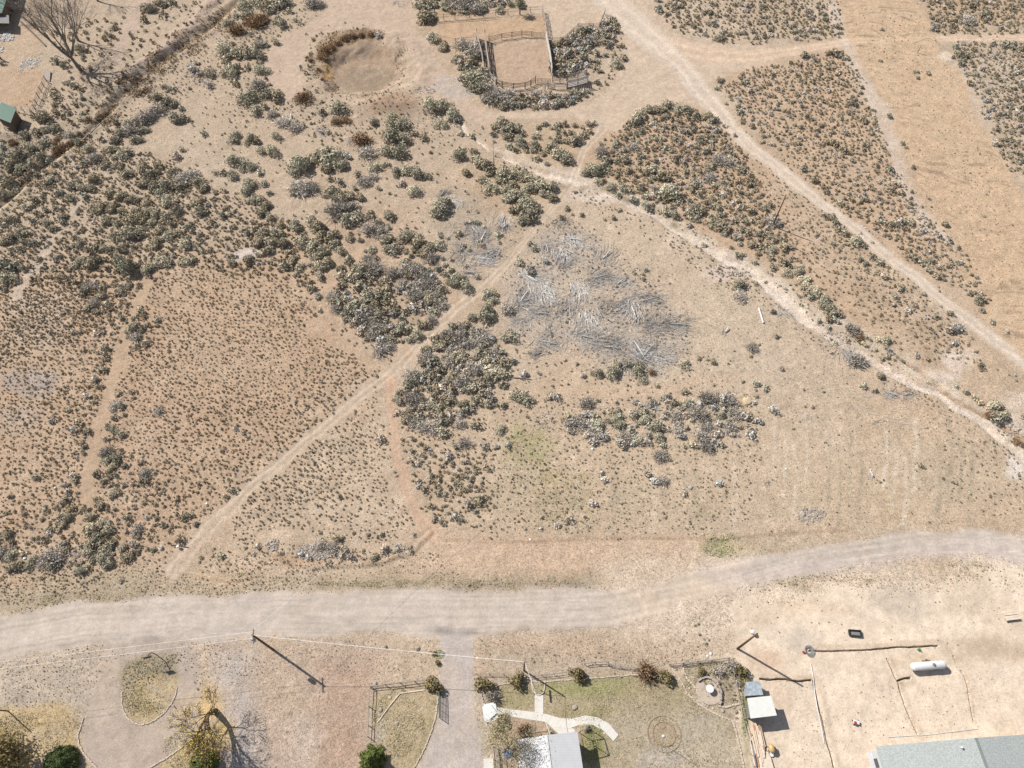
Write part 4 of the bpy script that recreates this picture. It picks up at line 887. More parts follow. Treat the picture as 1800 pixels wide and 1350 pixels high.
# ------------------------------------------------------------------ the countless low sage tufts
def scatter(pts, sp, r0, r1, seed, drop=.12, avoid=True, jit=.40):
    """frame-space traced zone; spacing and radius in frame pixels there, laid out on the ground in metres"""
    Pg = [G(*p) for p in pts]; a = np.array(Pg); cx, cy = np.mean([p[0] for p in pts]), np.mean([p[1] for p in pts]); m = mpp(cx, cy); s = sp * m * .88
    rr = np.random.RandomState(seed)
    xs = np.arange(a[:, 0].min(), a[:, 0].max(), s); ys = np.arange(a[:, 1].min(), a[:, 1].max(), s * 1.02)
    X, Y = np.meshgrid(xs, ys); X = X + (np.arange(len(ys)) % 2)[:, None] * s / 2
    X = (X + rr.uniform(-jit, jit, X.shape) * s).ravel(); Y = (Y + rr.uniform(-jit, jit, Y.shape) * s).ravel()
    k = inside(X + (fbm(X, Y, 6, 41) - .5) * 8, Y + (fbm(X, Y, 6, 43) - .5) * 8, Pg)
    dens = sst(.28, .55, fbm(X, Y, 9, seed % 40))
    k &= rr.rand(len(X)) > drop * .7 + (1 - dens) * .3
    X, Y = X[k], Y[k]
    if avoid:
        b = np.zeros(len(X), bool)
        for q in BARE + [DITCH, POND, DOZED]: b |= (q(X, Y) > .55) & (rr.rand(len(X)) > .03)
        X, Y = X[~b], Y[~b]
    R = rr.uniform(r0, r1, len(X)) ** 1 * m * (1 + .35 * (rr.rand(len(X)) < .1)) * (.85 + .4 * vn(X, Y, 11, 44))
    return X, Y, R
Z = []
Z.append(scatter([(-200,440),(60,500),(140,485),(230,520),(300,466),(430,470),(520,495),(560,580),(660,640),(700,650),(380,900),(300,1000),(150,1010),(-200,1030)], 8.4, 1.5, 2.9, 1))
Z.append(scatter([(672,675),(688,800),(715,880),(752,932),(600,938),(420,955),(385,905),(520,800)], 8.6, 1.6, 3.0, 2))
Z.append(scatter([(-200,340),(120,270),(200,245),(300,290),(500,380),(560,500),(430,480),(300,470),(240,520),(-200,480)], 8.5, 2.0, 3.8, 3))
Z.append(scatter([(1107,205),(1217,190),(1290,250),(1375,400),(1350,450),(1160,377),(1047,283)], 9, 2.0, 3.6, 4))
Z.append(scatter([(1258,150),(1350,115),(1490,86),(1570,300),(1690,440),(1740,540),(1450,340)], 8.6, 1.6, 3.2, 5))
Z.append(scatter([(1150,-90),(1450,-90),(1485,66),(1260,76),(1160,30)], 9, 1.8, 3.4, 6))
Z.append(scatter([(1613,-90),(2000,-90),(2000,64),(1650,64)], 8.5, 1.6, 3.2, 7)); Z.append(scatter([(1665,78),(2000,72),(2000,370),(1780,310)], 8.5, 1.6, 3.2, 8))
Z.append(scatter([(700,680),(870,740),(870,800),(850,925),(770,935),(705,800)], 10, 1.8, 3.6, 9))
Z.append(scatter([(1370,270),(1450,350),(1560,470),(1700,600),(1750,650),(1640,640),(1500,560),(1380,470),(1330,380)], 12, 1.4, 2.8, 10, .2))
Z.append(scatter([(200,560),(-150,700),(-150,480),(150,480)], 8, 1.4, 2.6, 11))
Z.append(scatter([(480,420),(780,500),(700,640),(540,540)], 13, 2, 3.5, 12, .3))
Z.append(scatter([(-150,995),(300,1000),(480,990),(740,985),(760,1000),(480,1022),(160,1035),(-150,1060)], 7, 1.0, 2.2, 13, .2))
Z.append(scatter([(360,955),(480,960),(740,960),(720,985),(480,985),(350,1005)], 7.5, 1.2, 2.6, 14, .2))
Z.append(scatter([(330,180),(560,180),(760,240),(850,330),(900,450),(760,470),(520,380),(300,290)], 22, 1.2, 3.0, 15, .35))
Z.append(scatter([(870,600),(1250,620),(1340,800),(1300,930),(870,930)], 17, 1.1, 2.8, 16, .3))
Z.append(scatter([(1080,420),(1300,480),(1560,680),(1700,780),(1700,920),(1330,930),(1300,600)], 32, 1.0, 2.3, 17, .3))
Z.append(scatter([(1390,1190),(1550,1190),(1750,1190),(1750,1290),(1530,1300),(1400,1350)], 12, .5, 1.3, 18, .3))
Z.append(scatter([(1230,1025),(1950,1010),(1950,1130),(1450,1130),(1250,1080)], 21, .7, 1.7, 19, .35))
Z.append(scatter([(1370,1018),(1540,1008),(1560,1026),(1380,1045)], 7, .8, 1.8, 20, .15)); Z.append(scatter([(1650,980),(1760,975),(1770,1010),(1660,1020)], 9, .8, 2.0, 20, .2))
Z.append(scatter([(1140,1135),(1200,1132),(1210,1160),(1150,1160)], 5.5, .7, 1.4, 21, .15))
Z.append(scatter([(860,1142),(1170,1165),(1160,1180),(1000,1186),(900,1192)], 11, .8, 2.0, 22, .2))
Z.append(scatter([(840,1115),(1200,1120),(1290,1130),(1180,1160),(840,1145)], 13, .7, 1.7, 23, .3))
Z.append(scatter([(-150,1170),(180,1150),(340,1130),(440,1125),(640,1140),(640,1180),(-150,1240)], 10, .5, 1.1, 24, .3))
Z.append(scatter([(218,1165),(262,1150),(308,1156),(313,1192),(265,1186),(216,1214)], 5, .9, 1.9, 25, .1, False))
Z.append(scatter([(60,60),(240,0),(400,0),(240,130),(120,230),(90,200),(120,120)], 15, 1.5, 4.5, 26, .35))
Z.append(scatter([(450,60),(560,30),(560,200),(620,250),(450,230)], 14, 1.4, 3.8, 27, .35))
Z.append(scatter([(720,230),(860,250),(1000,330),(940,400),(860,330)], 20, 1.3, 3.0, 28, .35))
Z.append(scatter([(-150,340),(200,190),(230,200),(120,290),(-150,400)], 12, 1.4, 3.4, 29, .3))
Z.append(scatter([(1075,45),(1098,60),(1100,130),(1040,165),(1035,110),(1080,80)], 11, 1.6, 3.4, 30, .25))
Z.append(scatter([(1196,1170),(1290,1162),(1306,1190),(1300,1232),(1280,1262),(1262,1200),(1225,1200)], 8, 1.0, 3.0, 31, .15, False))
Z.append(scatter([(1560,640),(1640,680),(1740,740),(1950,800),(1950,930),(1700,900),(1640,760)], 13, 1.0, 2.6, 32, .25))
ZX = np.concatenate([q[0] for q in Z]); ZY = np.concatenate([q[1] for q in Z]); ZR = np.concatenate([q[2] for q in Z])
Z2 = []
Z2.append(scatter([(850,690),(1340,700),(1300,935),(1270,945),(850,945)], 10, 1.0, 2.6, 51, .25))
Z2.append(scatter([(1000,420),(1300,480),(1560,690),(1800,830),(1800,930),(1340,935),(1340,700),(900,650)], 17, .7, 1.7, 52, .4))
Z2.append(scatter([(0,985),(320,1000),(740,968),(760,1000),(900,1022),(1050,1026),(1060,1034),(560,1036),(250,1044),(0,1075)], 7.5, .9, 2.2, 53, .25))
Z2.append(scatter([(0,1165),(180,1148),(440,1128),(760,1122),(760,1170),(640,1200),(560,1170),(350,1160),(350,1250),(320,1200),(190,1160),(130,1250),(0,1250)], 8, .8, 1.8, 54, .25))
Z2.append(scatter([(420,40),(560,20),(700,50),(760,130),(860,230),(760,260),(600,230),(430,220),(330,160)], 10, 1.0, 2.6, 55, .3))
Z2.append(scatter([(880,400),(1010,380),(1200,540),(1220,620),(1100,660),(900,620)], 10, 1.0, 3.0, 56, .3))
Z2.append(scatter([(0,200),(240,120),(420,0),(560,0),(380,130),(230,230),(120,300),(0,420)], 10, 1.2, 3.0, 57, .3, False))
Z2.append(scatter([(860,260),(1000,315),(1150,372),(1330,470),(1500,590),(1800,790),(1800,850),(1640,720),(1400,590),(1200,450),(1000,350)], 9, 1.0, 3.0, 58, .3))
Z2.append(scatter([(0,500),(240,520),(680,660),(380,900),(300,990),(0,1000)], 12, 1.2, 2.4, 59, .3))
Z2.append(scatter([(1100,210),(1250,210),(1450,330),(1700,560),(1690,640),(1380,450),(1340,440),(1050,290)], 11, 1.2, 3.0, 60, .3))
Z2.append(scatter([(1480,20),(1620,0),(1640,60),(1700,180),(1790,350),(1790,600),(1650,400),(1560,200)], 12, .6, 1.6, 61, .4, False))
Z2.append(scatter([(1210,1015),(1500,1000),(1800,1000),(1800,1040),(1500,1045),(1240,1040)], 7, .7, 1.6, 62, .4)); Z2.append(scatter([(840,1130),(1200,1120),(1280,1140),(1180,1165),(840,1180)], 8, .7, 1.6, 63, .3))
WX = np.concatenate([q[0] for q in Z2]); WY = np.concatenate([q[1] for q in Z2]); WR = np.concatenate([q[2] for q in Z2]); print('dry tufts', len(WX))
# drop tufts hidden under the big shrubs
hs = [(x, y, r * mpp(px, py) * .75) for (px, py, r, k), x, y in zip(SHR, gx, gy) if r > 6]
hid = np.zeros(len(ZX), bool)
for x, y, R in hs: hid |= (ZX - x) ** 2 + (ZY - y) ** 2 < R * R
ZX, ZY, ZR = ZX[~hid], ZY[~hid], ZR[~hid]
ZZ = height(ZX, ZY)
SM = []
for i in range(8): SM.append(dome(rs, 26, 3, .8, .26, .2))
MD = []
for i in range(6): MD.append(dome(rs, 90, rs.randint(4, 7), .72, .16, .25))
def bulk(name, X, Y, Zh, R, base, lib, label, ct, seed):
    rr = np.random.RandomState(seed); Vs, Fs, Cs = [], [], []; off = 0
    pick = rr.randint(len(lib), size=len(X)); tb = rr.uniform(.75, 1.3, len(X)); warm = rr.rand(len(X))
    base = np.asarray(base)
    for k, (V, F, t) in enumerate(lib):
        ii = np.where(pick == k)[0]
        if not len(ii): continue
        a = rr.uniform(0, 6.28, len(ii)); c, s = np.cos(a)[:, None], np.sin(a)[:, None]
        Rr = R[ii][:, None]; hh = rr.uniform(.8, 1.2, len(ii))[:, None]
        vx = (V[None, :, 0] * c - V[None, :, 1] * s) * Rr + X[ii][:, None]
        vy = (V[None, :, 0] * s + V[None, :, 1] * c) * Rr + Y[ii][:, None]
        vz = V[None, :, 2] * Rr * hh + Zh[ii][:, None] - .02
        Vs.append(np.stack([vx, vy, vz], 2).reshape(-1, 3))
        Fs.append((F[None] + (np.arange(len(ii)) * len(V))[:, None, None] + off).reshape(-1, 4)); off += len(V) * len(ii)
        b = base[ii] if base.ndim == 2 else base[None, :] * np.ones((len(ii), 1))
        b = b * tb[ii][:, None] * (1 + (warm[ii][:, None] - .5) * np.array([.18, .02, -.14]))
        cc = b[:, None, :] * t[None, :, None]
        Cs.append(np.concatenate([cc, np.ones(cc.shape[:2] + (1,))], 2).reshape(-1, 4))
    me = new_mesh(name, np.concatenate(Vs), np.concatenate(Fs), np.clip(np.concatenate(Cs), 0, .8), False, LEAF)
    o = bpy.data.objects.new(name, me); COL.objects.link(o)
    return tag(o, label, ct, None, 'stuff')
print('tufts', len(ZX))
bulk('low_sage_tufts', ZX, ZY, ZZ, ZR * 1.12, A(166,150,122), SM, 'countless low sage tufts dotting the tan ground between the tracks', 'sage tufts', 5)
bulk('dry_tufts', WX, WY, height(WX, WY), WR, A(206,192,168), SM, 'countless pale dry tufts of grass and scrub mottling the soil', 'dry tufts', 8)
if REST:
    for kk, nm, lb, ct in (('s', 'sagebrush_thicket', 'smaller grey-green sagebrush filling the ground between the larger shrubs', 'sagebrush'), ('dpb', 'dry_brush', 'smaller dry and pale shrubs scattered among the sagebrush', 'brush')):
        Rk = [q for q in REST if q[4] in kk]
        if Rk:
            a = np.array([q[:4] for q in Rk]); bc = np.array([BASEC[q[4]] for q in Rk])
            bulk(nm, a[:, 0], a[:, 1], a[:, 2], a[:, 3], bc, MD, lb, ct, 6)
# ------------------------------------------------------------------ materials of the built things
M = {
 'wood_grey': mat('weathered grey wood', A(186,174,162), .85, .2, .3, 6),
 'wood_dark': mat('dark weathered wood', A(128,114,102), .9, .2, .3, 6),
 'wood_pale': mat('bleached wood', A(208,200,192), .8, .2, .15, 6),
 'pole': mat('creosoted pole', A(128,98,74), .85, .2, .25, 5),
 'bark': mat('grey bark', A(150,138,126), .9, .15, .3, 4),
 'bark_dark': mat('dark bark', A(112,92,74), .9, .15, .3, 4),
 'twig': mat('pale bare twigs', A(206,196,188), .85, .15, .25, 2),
 'dead': mat('bleached dead branches', A(232,228,222), .85, .15, .3, 1.5),
 'dead2': mat('grey dead branches', A(196,192,186), .85, .15, .3, 1.5),
 'green_roof': mat('green ribbed metal roof', A(96,132,112), .45, .4, .08, 2, 0, .1, 8, ('X', 2.2, .35)),
 'white_roof': mat('white ribbed metal roof', A(238,238,238), .45, .4, .04, 1.5, 0, 0, 8, ('Y', 1.1, .07)),
 'white_shed': mat('off white sheet roof', A(246,246,238), .5, .4, .05, 2),
 'white': mat('white paint', A(250,250,248), .45, .45, .03, 3),
 'wall_white': mat('white wall', A(226,228,230), .7, .3, .05, 1),
 'wall_grey': mat('grey wall', A(150,146,142), .8, .3, .12, 2),
 'wall_brown': mat('brown boards', A(120,100,84), .85, .2, .25, 3),
 'shingle': mat('grey green shingles', A(196,201,197), .85, .2, .22, 6, 0, .6, 9, ('Y', 1.6, .10)),
 'shingle2': mat('ridge shingles', A(150,158,154), .85, .2, .1, 3),
 'tarp': mat('crumpled silver tarp', A(190,200,208), .4, .5, .28, 2.5, .1, 1.0, 3),
 'blue': mat('blue tarp', A(92,118,160), .5, .4, .25, 3, 0, .6, 4),
 'metal': mat('galvanised metal', A(176,180,182), .35, .6, .1, 4, .5),
 'black': mat('black steel', A(62,60,60), .5, .4, .1, 5),
 'grey_board': mat('grey board', A(150,150,146), .7, .3, .15, 4),
 'green_gate': mat('green gate paint', A(108,140,122), .5, .4, .08, 4),
 'concrete': mat('concrete', A(244,238,228), .85, .2, .05, 1.2, 0, .2, 10),
 'stone': mat('pale edging stone', A(226,208,190), .9, .2, .14, 3, 0, .4, 8),
 'stone_dark': mat('ring stones', A(190,168,144), .9, .2, .2, 3, 0, .4, 8),
 'rock': mat('grey rock', A(196,184,172), .9, .2, .2, 2, 0, .6, 6),
 'sandstone': mat('orange sandstone', A(228,206,172), .9, .2, .12, 2, 0, .4, 6),
 'patio': mat('flagstone patio', A(214,196,178), .85, .25, .1, 1.6, 0, .3, 4),
 'lumber': mat('new lumber', A(246,228,206), .75, .25, .10, 3),
 'lumber2': mat('reddish lumber', A(206,156,122), .75, .25, .14, 3),
 'pvc': mat('white plastic pipe', A(240,240,240), .4, .5, .02, 3),
 'wire': mat('aluminium wire', (.85,.85,.83), .3, .6, .02, 3),
 'red': mat('red plastic', A(206,62,58), .5, .4, .06, 3),
 'orange': mat('orange plastic', A(226,140,76), .5, .4, .06, 3),
 'yellow': mat('yellow enamel', A(226,190,128), .45, .5, .06, 3),
 'green': mat('green plastic', A(96,160,118), .5, .4, .06, 3),
 'glass': mat('dark glass', A(70,78,88), .15, .6, .05, 3),
}
R = random.Random(77)
def jit_(p, a): return (p[0] + R.uniform(-a, a), p[1] + R.uniform(-a, a), p[2] + R.uniform(-a, a) * .5)

# ------------------------------------------------------------------ fences
def fence(name, label, pts, h=1.35, rails=3, rr=.05, pr=.08, step=2.2, wood='wood_grey', rail_wood=None, tall=None, cat='fence', group=None, lean=.05, posts_at=None, sag=.05, top0=.12, square=False, pw=1.0):
    rr *= pw; pr *= pw
    P3 = [at(*p) for p in pts]
    root = thing(name, label, cat, P3[0], group)
    st = [P3[0]]
    for a, b in zip(P3, P3[1:]):
        n = max(1, round((b - a).length / step))
        for k in range(1, n + 1):
            q = a.lerp(b, k / n); q.z = hz(q.x, q.y); st.append(q)
    tops = []
    for i, q in enumerate(st):
        hh = h * R.uniform(.95, 1.12)
        if tall and i in tall: hh = tall[i]
        t = (q.x + R.uniform(-lean, lean), q.y + R.uniform(-lean, lean), q.z + hh)
        mb = MB()
        if square: mb.beam((q.x, q.y, q.z - .2), (q.x, q.y, q.z + h), .1, .1)
        else: mb.tube([(q.x, q.y, q.z - .2), t], [pr, pr * .85], 6)
        mb.build('post', M[wood], root)
    for r in range(rails):
        z = h * (top0 + (1 - top0) * (r + 1) / rails) - .05
        for a, b in zip(st, st[1:]):
            za, zb = (a.x, a.y, a.z + z + R.uniform(-sag, sag)), (b.x, b.y, b.z + z + R.uniform(-sag, sag))
            d = (Vector(zb) - Vector(za)).normalized() * .15
            mb = MB()
            if square: mb.beam(Vector(za), Vector(zb), .035, .12)
            else: mb.tube([Vector(za) - d, (Vector(za) + Vector(zb)) / 2 + Vector((0, 0, R.uniform(-sag, sag))), Vector(zb) + d], [rr, rr * .9, rr * .8], 5)
            mb.build('rail', M[rail_wood or wood], root)
    return root
FG = 'rail fences of the old corral'
fence('rail_fence', 'weathered top fence of the corral behind the sagebrush', [(761,37),(800,34),(850,30),(893,27),(933,23),(953,22)], 1.5, 2, .045, .09, 3.2, 'wood_dark', group=FG, pw=.78)
fence('rail_fence', 'low ground log along the top edge of the upper pen', [(772,41),(820,38),(872,34)], .35, 1, .1, .05, 4.5, 'wood_grey', group=FG, pw=.78)
fence('rail_fence', 'thick log fence along the right end of the upper pen', [(953,22),(956,36),(959,52),(960,66)], 1.7, 4, .09, .1, 2.0, 'wood_dark', 'wood_grey', group=FG, pw=.78)
fence('board_fence', 'solid pale board fence on the right side of the main pen', [(960,69),(964,90),(968,112),(970,133)], 1.9, 7, .11, .1, 2.4, 'wood_grey', 'wood_pale', group=FG, sag=.02)
fence('rail_fence', 'left part of the middle fence beside the narrow alley', [(772,72),(801,78),(817,76),(838,74)], 1.4, 1, .04, .09, 3.2, 'wood_dark', group=FG, pw=.78)
fence('rail_fence', 'middle corral fence with one tall gate post', [(860,76),(882,70),(900,68),(917,65),(935,66)], 1.5, 4, .07, .09, 2.4, 'wood_dark', tall={0: 2.2}, group=FG, pw=.78)
fence('rail_fence', 'outer log fence of the narrow alley left of the main pen', [(839,68),(843,86),(848,106),(851,131)], 1.8, 5, .1, .1, 2.4, 'wood_grey', 'wood_grey', group=FG, tall={0: 2.6})
fence('rail_fence', 'inner log fence of the narrow alley casting a long shadow', [(853,72),(855,92),(858,112),(861,132)], 2.0, 6, .1, .1, 2.2, 'wood_grey', 'wood_grey', group=FG, tall={0: 2.8}, sag=.08)
fence('rail_fence', 'short slanting fence at the lower left pen corner', [(861,137),(867,143),(873,148)], 1.5, 3, .08, .1, 2, 'wood_grey', 'wood_pale', group=FG, pw=.78)
fence('rail_fence', 'curved inner fence below the main pen', [(873,150),(883,155),(903,158),(923,156),(933,152),(941,147)], 1.6, 4, .07, .1, 2.3, 'wood_dark', group=FG, tall={5: 2.0})
fence('rail_fence', 'outer bottom fence of the corral above the sagebrush', [(868,160),(876,167),(896,170),(915,171),(935,171),(951,169),(958,160),(963,151)], 1.6, 5, .07, .1, 2.6, 'wood_grey', 'wood_grey', group=FG, pw=.78)
fence('rail_fence', 'grey curved fence sweeping up right of the corral', [(963,75),(985,76),(997,69),(1007,59),(1016,51),(1035,51),(1053,51),(1058,38),(1063,25)], 1.3, 4, .07, .09, 2.6, 'wood_grey', 'wood_grey', group=FG, pw=.78)
fence('rail_fence', 'near side wall of the alley leading to the loading chute', [(963,155),(975,157),(996,157)], 1.5, 4, .07, .09, 2.4, 'wood_grey', group=FG, pw=.78)
fence('rail_fence', 'far side wall of the alley leading to the loading chute', [(971,145),(984,146),(996,145)], 1.5, 4, .07, .09, 2.4, 'wood_dark', group=FG, pw=.78)
fence('post_and_rail_fence', 'crooked dark post fence above the green shed', [(83,144),(74,163),(66,184),(59,202)], 1.5, 3, .07, .09, 2.0, 'wood_dark', 'wood_grey')
fence('rail_fence', 'short grey rail fence between green shed and crooked fence', [(30,196),(44,199),(57,203)], 1.2, 2, .05, .07, 2.0, 'wood_grey')
# gates of the corral
def pipe_gate(label, p, q, h=1.3, n=5, m='wood_dark', name='gate', cat='gate', r=.035):
    a, b = at(*p), at(*q); root = thing(name, label, cat, a)
    fr = MB(); up = Vector((0, 0, h))
    fr.tube([a + Vector((0, 0, .15)), a + up], r, 6); fr.tube([b + Vector((0, 0, .15)), b + up], r, 6)
    fr.tube([a + up, b + up], r, 6); fr.tube([a + Vector((0, 0, .15)), b + Vector((0, 0, .15))], r, 6); fr.build('gate_frame', M[m], root)
    for k in range(1, n):
        z = Vector((0, 0, .15 + (h - .15) * k / n)); MB().tube([a + z, b + z], r * .8, 5).build('bar', M[m], root)
    for t in (.33, .66): MB().tube([a.lerp(b, t) + Vector((0, 0, .15)), a.lerp(b, t) + up], r * .7, 5).build('brace', M[m], root)
    return root
pipe_gate('thin wire gate in the middle corral fence', (937,66), (957,67), 1.3)
pipe_gate('thin wire gate at the lower right of the main pen', (944,147), (967,148), 1.3)
# loading chute
c0, c1, c2 = at(997,157), at(1015,155.5), at(1032,152.5); e0, e1, e2 = at(997,145), at(1015,143.5), at(1030,141)
ch = thing('loading_chute', 'weathered wooden loading chute with sloping plank ramp right of the corral', 'loading chute', c0)
for nm, tri in (('near', (c0, c1, c2)), ('far', (e0, e1, e2))):
    for k, p in enumerate(tri): MB().tube([p - Vector((0, 0, .2)), p + Vector((0, 0, 2.1 + .35 * k))], .1, 6).build('post', M['wood_grey'], ch)
    for r in range(5):
        z = .35 + r * .38
        for k in range(2): MB().beam(tri[k] + Vector((0, 0, z + .35 * k)), tri[k + 1] + Vector((0, 0, z + .35 * (k + 1))), .06, .16).build('side_board', M['wood_grey'], ch)
rp = MB()
for k in range(14):
    t = k / 13; a, b = c0.lerp(c2, t), e0.lerp(e2, t); z = Vector((0, 0, .25 + .85 * t)); rp.beam(a + z, b + z, .3, .06)
rp.build('ramp', M['wood_pale'], ch)

# ------------------------------------------------------------------ bare and leafy trees
def branch(mb, p, d, L, r, depth, rr, spread=.5, up=.15, tips=None, n0=4, curve=.25, lim=None):
    pts = [p]; rad = [r]; q = Vector(p); dd = Vector(d).normalized(); seg = max(2, n0 - (0 if depth > 1 else 1))
    for i in range(seg):
        dd = (dd + Vector((rr.gauss(0, curve), rr.gauss(0, curve), rr.gauss(0, curve) + up)) * .45).normalized()
        q = q + dd * (L / seg); pts.append(q.copy()); rad.append(r * (1 - .55 * (i + 1) / seg))
    mb.tube(pts, rad, 5 if depth > 1 else 3 if depth < 1 else 4, False)
    if depth == 0:
        if tips is not None: tips.append((pts[-1], dd)); tips.append((pts[-2], dd))
        return
    k = rr.choice([3, 4, 4, 5])
    for j in range(k):
        t = rr.uniform(.35, 1.0) if j else 1.0
        i = min(int(t * seg), seg - 1); f = t * seg - i; pp = pts[i].lerp(pts[i + 1], min(f, 1))
        nd = (dd + Vector((rr.gauss(0, spread), rr.gauss(0, spread), rr.gauss(0, spread * .6)))).normalized()
        branch(mb, pp, nd, L * rr.uniform(.55, .8), max(rad[-1] * .85, .018), depth - 1, rr, spread, up, tips, n0, curve)
def tree(name, label, base, limbs, depth, seed, trunk_mat, twig_mat, leafcol=None, leafn=0, leafsize=.12, leafspread=.5, spread=.5, up=.12, trunk_r=.25, trunk_pts=None, cat='tree'):
    rr = random.Random(seed); b = at(*base); root = thing(name, label, cat, b); tips = []
    tb = MB(); tp = [b + Vector(v) for v in (trunk_pts or [(0,0,-.3),(0,0,1.5)])]
    tb.tube(tp, [trunk_r * (1 - .35 * i / (len(tp) - 1)) for i in range(len(tp))], 8); tb.build('trunk', M[trunk_mat], root, smooth=True)
    cr = MB()
    for (d, L, r) in limbs: branch(cr, tp[-1], Vector(d), L, r, depth, rr, spread, up, tips)
    crown = cr.build('crown' if not leafn else 'limbs', M[twig_mat], root)
    if leafn:
        rs2 = np.random.RandomState(seed); T = np.array([list(t[0]) for t in tips]); I = rs2.randint(len(T), size=leafn)
        C = T[I] + rs2.normal(0, leafspread, (leafn, 3)) - np.array(b); C[:, 2] = np.maximum(C[:, 2], .3)
        cc = C.mean(0); V, F = cards(C, leafsize * np.ones(leafn), (C - cc) / (np.linalg.norm(C - cc, axis=1)[:, None] + .1) + np.array([0, 0, .4]), rs2)
        t = np.repeat(rs2.uniform(.7, 1.35, leafn), 4)
        me = new_mesh('leaves', V, F, tint(leafcol, t, rs2), False, LEAF); o = bpy.data.objects.new('crown', me); COL.objects.link(o); o.parent = root
    return root
# big cottonwood, upper left, two main limbs
tree('bare_cottonwood', 'largest leafless tree with two main limbs, left of the ditch', (143,124), [((-1.0,.1,1),7.2,.38),((-.15,.6,1),7.6,.36),((.7,-.3,.8),6.4,.26),((-.5,.9,.8),6.2,.24),((1.0,.5,.8),6.4,.26),((-1.1,.9,.8),6.0,.2),((.3,.9,.9),6.2,.22)], 4, 4, 'bark', 'bark', trunk_r=.45, trunk_pts=[(0,0,-.4),(-.3,-.1,1.8),(-.55,-.15,3.4)], spread=.42, up=.11)
tree('bare_tree', 'pale leafless tree rising behind the largest leafless tree', (138,72), [((-.2,.3,1),5.0,.2),((.4,.1,1),5.2,.2),((0,-.3,1),4.6,.15)], 3, 9, 'bark', 'twig', trunk_r=.32, trunk_pts=[(0,0,-.4),(.1,0,1.5),(.2,.1,2.6)], spread=.45, up=.15)
tree('bare_tree', 'leafless tree at the top photo edge beside the light track', (172,2), [((-.2,.1,1),4.6,.16),((.4,.1,1),4.6,.16)], 3, 13, 'bark', 'twig', trunk_r=.28, trunk_pts=[(0,0,-.4),(.1,0,1.4),(.2,.1,2.4)], spread=.42)
tree('bare_tree', 'low leafless bush-like tree beside the green roofed house corner', (38,22), [((-.5,.1,1),2.2,.07),((.4,.3,1),2.4,.07),((.1,-.4,1),2.2,.07),((.6,0,.8),2.2,.06)], 2, 17, 'bark', 'dead2', trunk_r=.14, trunk_pts=[(0,0,-.3),(0,0,.5)], spread=.5)
# yellow autumn tree above the lower left lawn
tree('yellow_autumn_tree', 'half bare tree with sparse yellow leaves by the looped driveway', (379,1250), [((-1.3,-.1,.8),2.1,.08),((-1.0,-.8,.8),2.0,.08),((.25,-1.1,.8),2.9,.24),((.5,-.8,1),2.9,.22),((0,-1.0,1.0),2.9,.22),((.5,.2,1),1.9,.1)], 4, 23, 'bark_dark', 'bark_dark', A(246,216,110), 3000, .06, .6, .42, .04, .42, [(0,0,-.3),(.05,-.3,1.4),(.1,-.6,2.4)])
tree('autumn_tree', 'large round olive and rust tree at the lower left edge', (24,1322), [((-.5,.5,1),2.2,.16),((.7,.2,1),2.2,.16),((.1,-.6,1),2.3,.16),((-.8,-.4,1),2.2,.14),((.6,-.6,1),2.0,.12)], 3, 27, 'bark_dark', 'bark_dark', A(168,148,100), 6500, .13, .62, .55, .02, .25, [(0,0,-.3),(0,0,1.4)])
tree('bare_mesquite_tree', 'feathery olive-grey tree shading the corner of the white roof', (893,1318), [((-.7,.4,1),2.1,.1),((.6,.5,1),2.1,.1),((.2,-.6,1),2.1,.1),((-.6,-.5,1),2.0,.1),((0,.9,.9),2.0,.09)], 3, 31, 'bark', 'bark', A(172,160,122), 5200, .07, .5, .6, .03, .2, [(0,0,-.3),(0,0,1.0),(.1,.1,2.6)])
tree('small_corral_tree', 'small bushy tree on a thin trunk above the corral top fence', (914,27), [((-.4,.2,1),1.0,.07),((.4,.1,1),1.0,.07),((.1,.3,1),1.0,.06)], 2, 37, 'bark_dark', 'bark_dark', A(168,164,134), 900, .12, .35, .5, .05, .1, [(0,0,-.2),(.05,0,.8),(.0,.1,1.7)])
tree('dead_snag', 'slim white dead snag standing beside the wash', (868,294), [((0,.05,1),2.4,.07)], 2, 41, 'wood_pale', 'wood_pale', trunk_r=.13, trunk_pts=[(0,0,-.3),(.05,0,2.2),(.0,.05,3.4)], spread=.5, up=.1)
